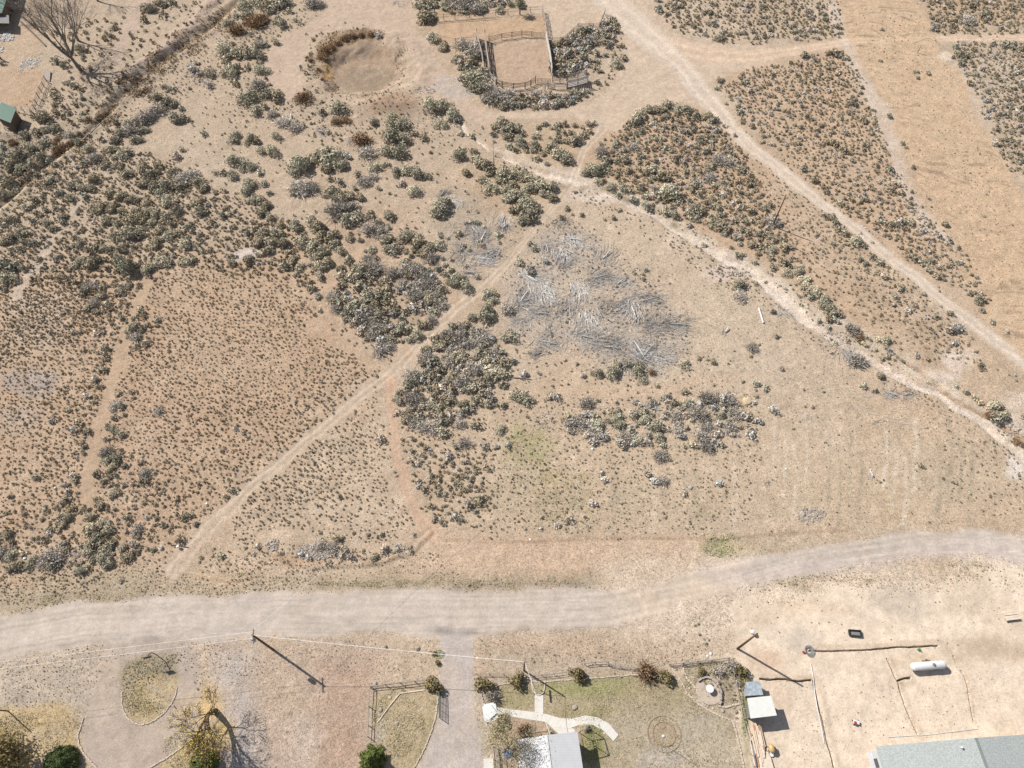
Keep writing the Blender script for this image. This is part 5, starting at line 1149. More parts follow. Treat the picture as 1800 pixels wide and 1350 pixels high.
# evergreens
def evergreen(name, label, base, r, h, seed, conic, col):
    rs2 = np.random.RandomState(seed); b = at(*base); root = thing(name, label, 'tree' if conic else 'bush', b)
    MB().tube([b - Vector((0, 0, .2)), b + Vector((0, 0, h * .6))], .12, 6).build('trunk', M['bark_dark'], root)
    n = 5200; u = rs2.rand(n) ** .6; a = rs2.uniform(0, 6.28, n)
    if conic:
        z = h * (1 - u) * .97 + .1; tier = 1 + .22 * np.sin(z * 7 + a * 0) ; rad = r * (u * .95 + .06) * tier * (.8 + .2 * np.sin(a * 7 + z * 3)) * rs2.uniform(.72, 1.05, n)
        C = np.stack([rad * np.cos(a), rad * np.sin(a), z], 1); N = np.stack([np.cos(a), np.sin(a), .6 + 0 * a], 1); asp = 1.6
    else:
        d = rs2.normal(0, 1, (n, 3)); d[:, 2] = np.abs(d[:, 2]); d /= np.linalg.norm(d, axis=1)[:, None]
        lump = 1 + .13 * np.sin(a * 0 + d[:, 0] * 9 + seed) * np.cos(d[:, 1] * 8) 
        C = d * np.array([r, r, h * .9]) * (lump * rs2.uniform(.84, 1.04, n))[:, None]; C[:, 2] += .1; N = d; asp = 1.2
    V, F = cards(C, .085 * np.ones(n) * (1 if r < 2.5 else 1.2), N, rs2, asp, .55)
    me = new_mesh('crown', V, F, tint(col, np.repeat(rs2.uniform(.65, 1.4, n), 4), rs2), False, LEAF); o = bpy.data.objects.new('crown', me); COL.objects.link(o); o.parent = root
evergreen('conifer', 'bright green conifer at the foot of the small left yard', (656,1336), 1.75, 3.6, 3, True, A(132,146,78))
evergreen('round_evergreen_bush', 'round dark green bush below the looped driveway', (112,1342), 2.0, 2.4, 5, False, A(104,118,70))
evergreen('round_evergreen_bush', 'dark green bush in the shade under the yellow tree', (362,1343), 1.7, 2.6, 7, False, A(108,122,72))
# yard shrubs along the house fence
YS_ = [(763,1207,17,'s','olive shrub behind the open green gate'),(910,1199,16,'s','olive shrub left of the small yard arch'),(1015,1186,15,'s','olive-brown shrub on the yard fence right of the arch'),(1134,1184,18,'b','brown shrub in the middle of the yard fence'),(1172,1191,15,'s','thin grey shrub beside the brown yard shrub'),
       (851,1203,17,'s','leafless dark shrub at the driveway corner of the yard'),(868,1228,13,'d','leafless shrub above the white gazebo'),(1300,1186,15,'s','grey-green bush above the silver shed'),(1285,1172,13,'d','tangled grey bush beside the leaning pole'),(1307,1200,12,'s','dark leafy bush touching the silver shed'),
       (1262,1180,11,'d','bare tangled bush above the round patio'),(1232,1180,8,'s','small dark shrub above the stone arc'),(920,1285,12,'b','brown shrub at the white roof corner'),(965,1287,6,'p','small yellow bush under the white roof edge'),(1027,1279,8,'p','tan shrub at the right corner of the white roof'),
       (770,1166,6,'s','tiny green bush at the driveway entrance'),(764,1150,5,'s','small green weed clump above the driveway entrance'),(1297,1198,9,'d','dense grey twig bush in the yard corner')]
for i in range(9):
    V, F, t = VAR['s'][i]; MESH[('y', i)] = new_mesh('garden_shrub', V, F, tint(A(158,144,104), t, rs), False, LEAF)
for i, (px, py, r, k, lb) in enumerate(YS_):
    if k == 's': k = 'y'
    x, y = G(px, py); Rm = r * mpp(px, py); nm, ct = 'garden_shrub', 'shrub'
    o = bpy.data.objects.new(nm, MESH[(k, i % 9)]); COL.objects.link(o); o.location = (x, y, hz(x, y) - .03); o.rotation_euler = (0, 0, i * 1.3); o.scale = (Rm * 1.25, Rm * 1.25, Rm * 1.6); tag(o, lb, ct, 'garden shrubs round the houses')

# ------------------------------------------------------------------ felled trees and heaps of dead branches
def brush(label, px, py, L_px, ang, spread, n, seed, m='dead', trunk=True, group='grey dead branches cleared into heaps', cone=1.0):
    rr = random.Random(seed); b = at(px, py); mp_ = mpp(px, py); L = L_px * mp_
    root = thing('felled_tree' if trunk else 'brush_pile', label, 'felled tree' if trunk else 'brush pile', b, group)
    mb = MB(); a0 = math.radians(-ang)
    cur = rr.choice([-1, 1]) * rr.uniform(.15, .55)
    for i in range(n):
        s0 = rr.uniform(-.45, .55) * L; sp = rr.gauss(0, L * .22)
        a = a0 + math.radians(rr.gauss(0, spread * .8)) + sp / L * .7; l = L * rr.uniform(.25, .75)
        p = b + Vector((math.cos(a0) * s0 - math.sin(a0) * sp, math.sin(a0) * s0 + math.cos(a0) * sp, rr.uniform(.02, .3)))
        r = rr.choice([.018, .024, .03, .045]); pts = [p]
        for j in range(3):
            a += cur * .45 + rr.gauss(0, .12); p = p + Vector((math.cos(a) * l / 3, math.sin(a) * l / 3, rr.uniform(-.08, .1))); p.z = max(p.z, b.z + .03); pts.append(p)
        mb.tube(pts, [r, r * .85, r * .65, r * .4], 3, False)
        for _ in range(rr.choice([0, 1, 2])):
            a2 = a + rr.gauss(0, .6); q = pts[rr.randint(1, 2)]; mb.tube([q, q + Vector((math.cos(a2) * l * .25, math.sin(a2) * l * .25, rr.uniform(-.05, .15)))], [r * .6, r * .3], 3, False)
    mb.build('branches', M[m], root)
    if trunk:
        p = b + Vector((0, 0, .15)); q = p + Vector((math.cos(a0) * L * .6, math.sin(a0) * L * .6, .25))
        MB().tube([p, p.lerp(q, .5) + Vector((0, 0, .08)), q], [.14, .11, .06], 6).build('trunk', M[m], root)
HE = [(775,345,22,-60,30,80,'dead2','grey heap of twigs left of the small sage clump'),(793,352,26,40,40,90,'dead','arched heap of pale twigs above the middle sage'),(830,400,30,60,34,120,'dead2','dark grey swirl of branches in the upper heap'),(845,425,34,-70,30,120,'dead','pale upright spray in the upper heap'),
      (815,440,30,100,50,110,'dead2','loose grey heap at the left of the upper spread'),(840,455,34,10,44,130,'dead','wide grey heap below the swirl of branches'),(870,440,26,150,36,90,'dead','pale spray at the right of the upper heap'),(885,385,28,70,26,100,'dead','fan of pale branches beside the wash path'),(893,395,22,130,40,70,'dead2','grey branches at the foot of the wash path fan'),
      (820,478,24,20,40,80,'dead2','low grey heap above the path bend'),(980,395,26,-10,40,90,'dead2','thin grey branches at the top of the main spread'),(1000,420,30,15,30,100,'dead','long pale branches right of the path'),(960,430,26,80,40,90,'dead2','grey tangle beside the diagonal path'),(985,445,30,60,36,100,'dead','upright pale bundle near the top of the spread'),
      (990,465,26,-80,26,110,'dead2','dense grey bundle in the upper spread'),(925,485,34,40,36,140,'dead','pale sweep of branches at the upper left of the spread'),(955,510,36,75,28,160,'dead','long combed bundle in the left of the spread'),(915,530,34,-60,34,130,'dead','curved pale bundle at the left edge of the spread'),(940,550,34,10,40,130,'dead2','grey tangle in the lower left of the spread'),
      (905,565,22,30,40,90,'dead2','small grey heap at the left foot of the spread'),(955,600,34,20,32,120,'dead2','low grey heap at the bottom left of the spread'),(950,620,22,160,30,80,'dead2','flat dark heap under the left tangle'),(1015,505,34,60,26,110,'dead','pale crossed branches in the middle top'),(1045,490,34,-15,28,130,'dead2','dense olive-grey bundle in the middle top'),(1060,455,36,-50,18,60,'dead','long thin branches reaching toward the wash'),
      (1075,545,42,-25,22,140,'dead2','combed grey bundle in the centre of the spread'),(1110,540,34,80,20,90,'dead','pale upright bundle right of the centre'),(1130,530,40,-15,22,110,'dead2','long branches stretching to the right'),(1030,560,40,70,26,110,'dead','crossed pale branches in the centre'),(1020,590,40,20,36,140,'dead2','wide low tangle under the centre'),
      (1060,610,44,10,34,160,'dead2','broad grey tangle left of the lowest fan'),(1140,575,46,-10,22,150,'dead2','dark grey sweep right of the lowest fan'),(1180,570,40,10,22,110,'dead2','thin grey branches at the right tip of the spread'),(1130,625,46,-115,22,120,'dead','fan of white branches pointing up and left'),(1135,622,50,30,14,110,'dead','thick white branches pointing down and right'),(1130,628,40,-50,36,120,'dead2','dark branches behind the lowest white fan'),
      (1105,640,26,140,36,90,'dead2','grey branches under the lowest white fan'),(1000,530,36,110,40,110,'dead2','loose grey scatter left of the centre'),(1085,500,30,-40,30,70,'dead','thin pale branches above the right bundle'),(1145,720,22,0,90,40,'dead2','sparse dead twigs among the cleared field shrubs'),(1370,548,20,30,60,60,'dead2','small heap of roots at the wash bend'),
      (1490,625,26,30,50,90,'dead2','grey heap of roots beside the sandy wash'),(1560,690,24,30,60,60,'dead2','curled pale branches below the sandy wash'),(1345,850,16,-80,40,20,'dead2','single dead bough in the cleared field'),(1530,830,14,90,30,16,'dead','forked white stick in the cleared field'),(1275,585,16,-60,30,18,'dead','thin forked stick above the cleared field'),
      (620,245,18,60,40,70,'dead2','dark twig heap beside the brown earth mound'),(1590,695,22,-20,50,50,'dead2','grey twigs right of the curled branches'),(560,232,22,10,50,60,'dead2','pale flattened brush left of the earth mound'),(700,5,20,40,50,50,'dead2','flattened grey brush at the top edge')]
for i, (px, py, L, a, s, n, m, lb) in enumerate(HE): brush(lb, px, py, L * 1.15, a, s, int(n * (.8 if m == 'dead' else .6)), 100 + i, m, i % 3 != 1)

# ------------------------------------------------------------------ utility poles and wires
def pole(name, label, base, h, r=.15, tip=None, arm=None, ins=True, xfmr=False, wood='pole'):
    b = at(*base); root = thing(name, label, 'utility pole', b)
    t = b + Vector((0, 0, h)) + (Vector(tip) if tip else Vector((0, 0, 0)))
    MB().tube([b - Vector((0, 0, .5)), t], [r, r * .72], 10).build('shaft', M[wood], root, smooth=True)
    if arm:
        d = Vector((math.cos(arm), math.sin(arm), 0)); c = t - Vector((0, 0, .35))
        ca = MB().beam(c - d * .9, c + d * .9, .1, .12).build('crossarm', M['wood_dark'], root)
        for s in (-.8, 0, .8): MB().lathe(c + d * s + Vector((0, 0, .06)), [(.04, 0), (.07, .08), (.05, .16)], 8).build('insulator', M['white'], root)
    if xfmr:
        c = t - Vector((0, 0, 1.6)) + Vector((-.35, -.25, 0)); MB().lathe(c, [(.24, -.45), (.26, 0), (.24, .4), (.1, .46)], 14).build('transformer', M['metal'], root)
    return t
tA = pole('utility_pole', 'lone wooden pole in sagebrush beside the diagonal dirt road', (1358,397), 7.9, .14)
tB = pole('utility_pole', 'tall brown pole above the silver shed with long shadow', (1296,1140.5), 9.1, .16)
tC = pole('utility_pole', 'pole with transformer at the near edge of the gravel road', (480,1142), 9.0, .17, None, math.radians(100), True, True)
tD = pole('utility_pole', 'short dark pole beside the yard arch', (921,1179), 6.3, .12)
xh, yh = G(54,1287); b_ = at(13,1249)
pole('yard_light_pole', 'slim dark pole beside the autumn tree at the left edge', (13,1249), 4.2, .09, (xh - 4.2 * .855 - b_.x, yh + 4.2 * .518 - b_.y, 0))
MBd = MB()
def wire(label, a, b, sag, r=.015):
    pts = [a.lerp(b, k / 14) - Vector((0, 0, sag * 4 * (k / 14) * (1 - k / 14))) for k in range(15)]
    o = MB().tube(pts, r, 4).build('power_line', M['wire']); tag(o, label, 'power line')
wl = Vector((*G(-260, 1192, 9.2), 9.2)); wl2 = Vector((*G(-260, 1204, 9.2), 9.2))
wire('upper overhead wire running left from the transformer pole', tC + Vector((0, .4, 0)), wl, .5); wire('lower overhead wire running left from the transformer pole', tC + Vector((0, -.4, 0)), wl2, .5)
wire('thick pale overhead wire crossing the driveway to the short dark pole', tC, tD - Vector((0, 0, .1)), .6, .024)
wu = Vector((*G(760, 830, 9.0), 9.0)); wire('faint overhead wire climbing right across the gravel road', tC + Vector((0, .6, 0)), wu, .5, .018)
wire('service wire from the short dark pole to the white roof', tD, Vector((*G(967, 1291, 3.6), 3.6)), .3, .028)
# meter post beside pole B and hoop
p = at(1320,1113); t = thing('white_marker_post', 'white round-topped marker beside the tall brown pole', 'marker', p); MB().lathe(p, [(.09, -.1), (.09, .7)], 10).build('post', M['white'], t); MB().lathe(p + Vector((0, 0, .7)), [(.16, 0), (.3, .06), (.26, .2), (.08, .28)], 14).build('cap', M['white'], t)
b = at(275,1151); t = thing('basketball_hoop', 'basketball hoop on a curved pole above the grass island', 'basketball hoop', b)
d = Vector((.2, -.98, 0)); MB().tube([b - Vector((0, 0, .3)), b + Vector((0, 0, 1.6)), b + d * .35 + Vector((0, 0, 2.3)), b + d * .8 + Vector((0, 0, 2.7))], .06, 8).build('pole', M['black'], t)
c = b + d * .85 + Vector((0, 0, 2.8)); MB().box(c, (1.0, .05, .75), math.radians(12)).build('backboard', M['black'], t)
MB().tube([c + d * .25 + Vector((math.cos(k * .63) * .23, math.sin(k * .63) * .23, -.25)) for k in range(11)], .015, 4).build('hoop', M['orange'], t)
# ------------------------------------------------------------------ houses and sheds
def q3(px, py, z): x, y = G(px, py, z); return Vector((x, y, z))
def slab(mb, P, th=.14):
    """a sheet over a list of 3D corners, th thick"""
    n = len(P); b = len(mb.v)
    for p in P: mb.v.append((p[0], p[1], p[2] - th))
    for p in P: mb.v.append(tuple(p))
    a = sum(P[i][0] * P[(i + 1) % n][1] - P[(i + 1) % n][0] * P[i][1] for i in range(n))
    top = tuple(b + n + i for i in range(n)); bot = tuple(b + i for i in range(n))[::-1]
    if a < 0: top, bot = top[::-1], bot[::-1]
    mb.f += [top, bot]; mb.m += [mb.mi] * 2
    for i in range(n):
        f = (b + i, b + (i + 1) % n, b + n + (i + 1) % n, b + n + i); mb.f.append(f if a > 0 else f[::-1]); mb.m.append(mb.mi)
    return mb
# white roofed house: gable with its ridge running down the photo
nl, nr = q3(907, 1300.5, 3.3), q3(1015, 1286, 3.3)
ax = (nr - nl).normalized(); dn = Vector((ax.y, -ax.x, 0)); W = (nr - nl).length; L = 13.0
rn = nl + ax * W * .49; rn.z = 4.25
house = thing('white_roofed_house', 'house with a white metal gable roof beside the curved walkway', 'house', (nl.x, nl.y, 0))
slab(MB(), [nl, rn, rn + dn * L, nl + dn * L], .1).build('roof', M['white_roof'], house)
slab(MB(), [rn, nr, nr + dn * L, rn + dn * L], .1).build('roof', M['white_roof'], house)
MB().beam(rn + Vector((0, 0, .03)), rn + dn * L + Vector((0, 0, .03)), .22, .05).build('ridge_cap', M['white_shed'], house)
i0, i1 = nl + ax * .5 + dn * .5, nr - ax * .5 + dn * .5
w = MB(); w.prism([(i0.x, i0.y), (i1.x, i1.y), (i1.x + dn.x * (L - 1), i1.y + dn.y * (L - 1)), (i0.x + dn.x * (L - 1), i0.y + dn.y * (L - 1))], -.2, 3.14); w.build('wall', M['wall_white'], house)
dr = i0.lerp(i1, .55) - dn * .03; dd_ = MB().box((dr.x, dr.y, 1.05), (.95, .08, 2.1), math.atan2(ax.y, ax.x)).build('door', M['wall_brown'], house)
hd = dr + ax * .36 - dn * .07; MB().box((hd.x, hd.y, 1.05), (.12, .06, .05), math.atan2(ax.y, ax.x)).build('handle', M['metal'], dd_)
for f in (.2, .85):
    wd = i0.lerp(i1, f) - dn * .03; wn_ = MB().box((wd.x, wd.y, 1.6), (1.1, .06, .9), math.atan2(ax.y, ax.x)).build('window', M['glass'], house)
    fm = MB()
    for s_ in (-.58, .58): q_ = wd + ax * s_ - dn * .02; fm.box((q_.x, q_.y, 1.6), (.08, .08, 1.06), math.atan2(ax.y, ax.x))
    for s_ in (-.49, .49): fm.box((wd.x - dn.x * .02, wd.y - dn.y * .02, 1.6 + s_), (1.08, .078, .08), math.atan2(ax.y, ax.x))
    fm.build('frame', M['white'], wn_)
# porch with railing at its left side
pa = q3(884, 1316, 2.3); pb = q3(906, 1313, 2.3)
po = thing('blue_tarp_awning', 'crumpled blue tarp on an awning left of the white roof', 'awning', (pa.x, pa.y, 0))
slab(MB(), [pa, pb, pb + dn * 1.2, pa + dn * 1.2], .05).build('tarp', M['blue'], po)
for c in (pa, pb, pb + dn * 1.2, pa + dn * 1.2): MB().tube([(c.x, c.y, -.1), (c.x, c.y, 2.25)], .04, 6).build('post', M['metal'], po)
ra, rb = at(868, 1313), at(877, 1313)
rw = thing('railed_ramp', 'dark handrails of a narrow ramp at the white roof\'s left side', 'ramp', ra)
for c in (ra, rb):
    e = c + dn * 4.5; MB().tube([c + Vector((0, 0, 1)), e + Vector((0, 0, 1.2))], .05, 6).build('handrail', M['black'], rw)
    for k in range(4): pq = c.lerp(e, k / 3.0); MB().tube([pq - Vector((0, 0, .1)), pq + Vector((0, 0, 1.03 + .2 * k / 3))], .04, 6).build('post', M['black'], rw)
slab(MB(), [ra + Vector((0, 0, .25)), rb + Vector((0, 0, .25)), rb + dn * 4.5 + Vector((0, 0, .45)), ra + dn * 4.5 + Vector((0, 0, .45))], .12).build('deck', M['wood_grey'], rw)
sa = at(850, 1333); o = slab(MB(), [at(850,1334,.12), at(867,1333,.12), at(869,1362,.12), at(851,1362,.12)], .2).build('concrete_pad', M['concrete']); tag(o, 'square pale concrete pad left of the railed ramp', 'concrete pad')
# post and beam frame right of the house
fr = thing('pergola_frame', 'dark timber frame casting crossed shadows right of the white roof', 'pergola', at(1018,1290))
Pf = [at(1018,1288), at(1038,1283), at(1046,1312), at(1024,1318)]
for c in Pf: MB().tube([c - Vector((0, 0, .1)), c + Vector((0, 0, 2.0))], .05, 6).build('post', M['wood_dark'], fr)
for i in range(4): MB().beam(Pf[i] + Vector((0, 0, 2.0)), Pf[(i + 1) % 4] + Vector((0, 0, 2.0)), .07, .1).build('beam', M['wood_dark'], fr)

# long shingled building at the lower right
e0, e1, rg = q3(1540, 1312, 3.0), q3(1862, 1287, 3.0), q3(1700, 1299.5, 3.0)
ax2 = (e1 - e0).normalized(); dn2 = Vector((ax2.y, -ax2.x, 0)); L2 = 12.0; rg.z = 3.0
rgp = e0 + ax2 * (rg - e0).dot(ax2); rgp.z = 4.9
far = e0 + ax2 * (rg - e0).dot(ax2) * 2; far.z = 3.0
bld = thing('shingled_house', 'long house with grey-green shingle roof at the lower right', 'house', (e0.x, e0.y, 0))
slab(MB(), [e0, rgp, rgp + dn2 * L2, e0 + dn2 * L2], .12).build('roof', M['shingle'], bld)
slab(MB(), [rgp, far, far + dn2 * L2, rgp + dn2 * L2], .12).build('roof', M['shingle'], bld)
MB().beam(rgp + Vector((0, 0, .03)), rgp + dn2 * L2 + Vector((0, 0, .03)), .3, .06).build('ridge_cap', M['shingle2'], bld)
w = MB(); a, c = e0 + ax2 * .15 + dn2 * .4, far - ax2 * .15 + dn2 * .4
w.prism([(a.x, a.y), (c.x, c.y), (c.x + dn2.x * (L2 - .8), c.y + dn2.y * (L2 - .8)), (a.x + dn2.x * (L2 - .8), a.y + dn2.y * (L2 - .8))], -.2, 2.86); w.build('wall', M['wall_white'], bld)
v = e0.lerp(rgp, .82) + dn2 * .9; MB().lathe((v.x, v.y, v.z + .05), [(.07, -.3), (.07, .3), (.13, .32), (.13, .38), (.03, .44)], 10).build('vent_pipe', M['white'], bld)
for f in (.12, .3, .45):
    wd = a.lerp(a + dn2 * (L2 - .8), f) - ax2 * .03; MB().box((wd.x, wd.y, 1.5), (.06, 1.0, .9), math.atan2(ax2.y, ax2.x)).build('window', M['glass'], bld)
dk = thing('white_side_porch', 'narrow white side porch left of the shingled roof', 'porch', (a.x - 1.1, a.y, 0))
pp = [q3(1529,1321,.9), q3(1541,1320,.9), q3(1552,1365,.9), q3(1539,1365,.9)]
slab(MB(), pp, .9).build('porch_floor', M['wall_white'], dk)

# small white roofed shed and the silver covered one
def shed(name, label, rc, h, rm, wm, inset=.2, dh=(0, 0, 0, 0), cat='shed', door=None, below=0):
    P = [q3(p[0], p[1], h + k) for p, k in zip(rc, dh)]; root = thing(name, label, cat, (P[0].x, P[0].y, 0))
    slab(MB(), P, .08).build('roof', M[rm], root)
    c = sum(P, Vector()) / 4; I = [p + (c - p).normalized() * inset * 1.4 for p in P]
    MB().prism([(p.x, p.y) for p in I], -.2 - below, [p.z - .09 - .0 for p in P]).build('wall', M[wm], root)
    if door is not None:
        i, f, w_, hh = door; a, b = I[i], I[(i + 1) % 4]; q = a.lerp(b, f); n = (q - c); n.z = 0; n.normalize()
        MB().box((q.x + n.x * .03, q.y + n.y * .03, hh / 2), (w_, .06, hh), math.atan2(b.y - a.y, b.x - a.x)).build('door', M['wall_brown'], root)
        t_ = (b - a).normalized(); d_ = root.children[-1]; MB().box((q.x + n.x * .08 + t_.x * w_ * .38, q.y + n.y * .08 + t_.y * w_ * .38, hh * .5), (.06, .06, .14), math.atan2(b.y - a.y, b.x - a.x)).build('handle', M['metal'], d_)
    return P
shed('white_roofed_shed', 'small shed with a flat white roof beside the house fence', [(1313.3,1227.2),(1355.5,1222.8),(1365.6,1257.5),(1319.6,1263)], 2.6, 'white_shed', 'wall_grey', .3, (.05,.05,.1,.1), door=(2,.5,.9,1.9))
shed('silver_tarp_shed', 'low shed covered by a crumpled silver tarp above the white shed', [(1311.4,1198.3),(1336,1197.6),(1341.5,1221.5),(1314,1223)], 1.9, 'tarp', 'tarp', .1, (0,0,.2,.2))
# gable cover draped over the lower half of the silver shed
shed('green_roofed_shed', 'green metal roofed shed at the left edge near the ditch', [(2.3,179),(28.5,190.5),(18.5,216),(-9,205)], 2.6, 'green_roof', 'wall_brown', .25, (.35,.0,.0,.35), door=(2,.3,1.0,1.9))
shed('green_roofed_house', 'corner of a green roofed house at the top left edge', [(-60,-70),(35,-72),(3,23),(-75,20)], 3.0, 'green_roof', 'wall_brown', .3, (.6,0,0,.6))
o = slab(MB(), [q3(-30,24,2.2), q3(6,24,2.2), q3(15.5,27,2.2), q3(16,41,2.2), q3(-30,40,2.2)], .12).build('roof', M['wall_grey'])
pr = thing('grey_porch', 'grey flat porch roof below the green roofed house', 'porch', (o.data.vertices[0].co[0], o.data.vertices[0].co[1], 0)); 
for v_ in o.data.vertices: v_.co -= pr.location
o.parent = pr
for pt in ((15,27.5),(15,40),(2,40)):
    c = q3(*pt, 2.1); MB().tube([(c.x, c.y, -.3), (c.x, c.y, 2.1)], .07, 6).build('post', M['wood_dark'], pr)
# slatted deck right of the green shed
dk2 = thing('slatted_deck', 'weathered slatted platform beside the green shed', 'platform', at(12,222))
A0, A1 = at(13,219,.7), at(10,228,.7); D0, D1 = at(50,231,.5), at(46,236,.5)
for k in range(9): t_ = k / 8; MB().beam(A0.lerp(A1, t_), A0.lerp(A1, t_) + Vector((1.9, -.35, 0)), .14, .05).build('slat', M['wood_grey'], dk2)
for k in range(5): t_ = k / 4; MB().beam(A0.lerp(A1, t_) + Vector((1.9, -.35, 0)), D0.lerp(D1, t_), .1, .06).build('slat', M['wood_dark'], dk2)
for c in (A0, A1): MB().tube([c - Vector((0, 0, .9)), c], .07, 6).build('post', M['wood_dark'], dk2)
# plank ramp upper left and dark sheet laid in place of a board's shadow
o = slab(MB(), [at(79,124,.35), at(90,127,.35), at(88,144,.2), at(79,140,.2)], .1).build('plank_ramp', M['wood_grey']); tag(o, 'grey plank ramp at the top of the crooked post fence', 'ramp')
o = slab(MB(), [at(108,147,.35), at(127,143,.5), at(126,147,.35), at(112,150,.2)], .06).build('shadow_sheet', M['wood_dark']); tag(o, 'dark bent sheet standing in for a shadow under the largest leafless tree', 'metal sheet')
for nm, lb, a_, b_2, r_, mt in [('fallen_log', 'dark fallen log below the green roofed house', (38,40), (81,82), .22, 'wood_dark'), ('fallen_log', 'short pale log beside the largest leafless tree', (97,97), (111,103), .12, 'wood_pale'), ('fallen_log', 'white log lying in the cleared field beside dead shrubs', (1256,771), (1259,794), .13, 'wood_pale'), ('fallen_log', 'long grey log at the left of the cleared field', (902,664), (934,667), .11, 'wood_grey'),
                          ('fallen_log', 'thin log beside the small white box on the diagonal path', (300,958), (331,962), .09, 'wood_dark'), ('fallen_log', 'dark fallen log by the lower ditch', (120,160), (145,190), .08, 'wood_dark'), ('fallen_log', 'pale timber lying along the ditch bank', (147,247), (196,201), .09, 'wood_pale')]:
    a3, b3 = at(*a_, r_), at(*b_2, r_); o = MB().tube([a3, a3.lerp(b3, .5) + Vector((0, .1, .03)), b3], [r_, r_ * .9, r_ * .7], 8).build(nm, M[mt]); tag(o, lb, 'log')
tsn = pole('dead_post', 'thick broken post with a long shadow at the left edge', (2,104), 2.6, .2, wood='bark_dark')
pole('marker_post', 'white topped survey post on the bulldozed ground', (1612,94), 1.9, .08, wood='wood_dark')

# ------------------------------------------------------------------ yard
def strip(name, label, pts, w, h, m, cat='edging', stones=True, seed=0, kind=None, gap=.35, rough=.04):
    """a row of stones or a kerb following the ground"""
    rr = random.Random(seed); mb = MB(); P2 = [Vector((*G(*p), 0)) for p in pts]
    for a, b in zip(P2, P2[1:]):
        L_ = (b - a).length; n = max(1, int(L_ / gap))
        for k in range(n):
            q = a.lerp(b, (k + .5) / n); ang = math.atan2(b.y - a.y, b.x - a.x)
            j = rough if stones else 0
            mb.box((q.x + rr.uniform(-j, j), q.y + rr.uniform(-j, j), hz(q.x, q.y) + h / 2 - .05), (L_ / n * (rr.uniform(.8, .98) if stones else 1.0), w * (rr.uniform(.75, 1.2) if stones else 1), h * (rr.uniform(.8, 1.2) if stones else 1) + .1), ang + (rr.uniform(-.15, .15) if stones else 0))
    o = mb.build(name, M[m], None); tag(o, label, cat, None, kind); return o
strip('stone_edging', 'pink stone edging round the left of the looped driveway', [(147,1262),(141,1278),(137,1292),(138,1306),(146,1322),(158,1337),(172,1352)], .16, .12, 'stone', seed=1)
strip('stone_edging', 'pink stone edging between looped driveway and yellow tree lawn', [(258,1352),(280,1340),(302,1327),(322,1312),(340,1296),(352,1284)], .16, .12, 'stone', seed=2)
strip('stone_edging', 'curved stone edging round the grass island', [(214,1216),(214,1236),(217,1250),(224,1262),(236,1271),(248,1274),(262,1271),(276,1264),(290,1252),(301,1237),(309,1222),(311,1208)], .14, .1, 'stone', seed=3)
strip('stone_edging', 'pale edging along the driveway side of the left yard', [(770,1226),(768,1245),(765,1262),(757,1290),(748,1312),(738,1332),(727,1352)], .15, .12, 'stone', seed=4)
strip('timber_edging', 'bent timber edging inside the left yard', [(663,1271),(684,1242),(703,1219),(747,1213)], .12, .12, 'lumber', stones=False, seed=5, gap=3)
strip('stone_edging', 'stone edging along the top of the house lawn', [(863,1245),(863,1228),(868,1210),(880,1203),(905,1200),(935,1198),(955,1199),(1000,1195),(1050,1192),(1122,1186)], .14, .1, 'stone', seed=6)
strip('stone_edging', 'stone edging sweeping down the right side of the lawn', [(1172,1184),(1193,1190),(1200,1205),(1208,1220),(1220,1233),(1240,1246),(1262,1257),(1288,1269),(1293,1285),(1300,1315),(1307,1350)], .18, .12, 'stone', seed=7)
strip('stone_edging', 'upper stone edging running from the fence to the round patio', [(1197,1168),(1203,1182),(1208,1195),(1219,1206),(1226,1216)], .2, .15, 'stone', seed=8)
strip('stone_wall', 'low curved stone wall behind the round patio', [(1225,1198),(1232,1193),(1241,1191),(1250,1194),(1258,1200),(1264,1210),(1266,1220),(1266,1232),(1263,1239)], .22, .45, 'rock', cat='wall', seed=9)
strip('stone_edging', 'stone edging below the round patio toward the shed', [(1262,1241),(1272,1243),(1285,1241),(1303,1235)], .22, .15, 'stone', seed=10)
strip('garden_wall', 'low kerb from the white gazebo down the driveway side', [(850,1262),(860,1282),(868,1296)], .15, .2, 'stone', cat='kerb', seed=11)
strip('garden_kerb', 'kerb from the driveway corner to the white gazebo', [(840,1203),(846,1220),(852,1240)], .12, .15, 'stone', cat='kerb', seed=12)
strip('flower_bed_edging', 'short pale edging in the bed left of the white roof', [(914,1286),(925,1287),(945,1286),(962,1285)], .12, .15, 'stone', seed=13)
for nm, lb, r_, sd, rr0, mt, hh in [('stone_ring', 'outer stone ring of the round garden bed', 29, 14, .1, 'stone_dark', .06), ('stone_ring', 'inner stone ring of the round garden bed', 19.5, 15, .1, 'stone_dark', .06)]:
    c = Vector((*G(1167, 1290), 0)); Rr = r_ * mpp(1167, 1290); mb = MB(); rr = random.Random(sd); n = int(6.283 * Rr / .28)
    for k in range(n):
        a = k / n * 6.283; x, y = c.x + Rr * math.cos(a), c.y + Rr * math.sin(a); mb.box((x, y, hz(x, y) + .02), (rr0 * rr.uniform(.8, 1.2), .24, hh * 2), a + rr.uniform(-.1, .1))
    tag(mb.build(nm, M[mt]), lb, 'stone ring', 'rings of the garden bed')
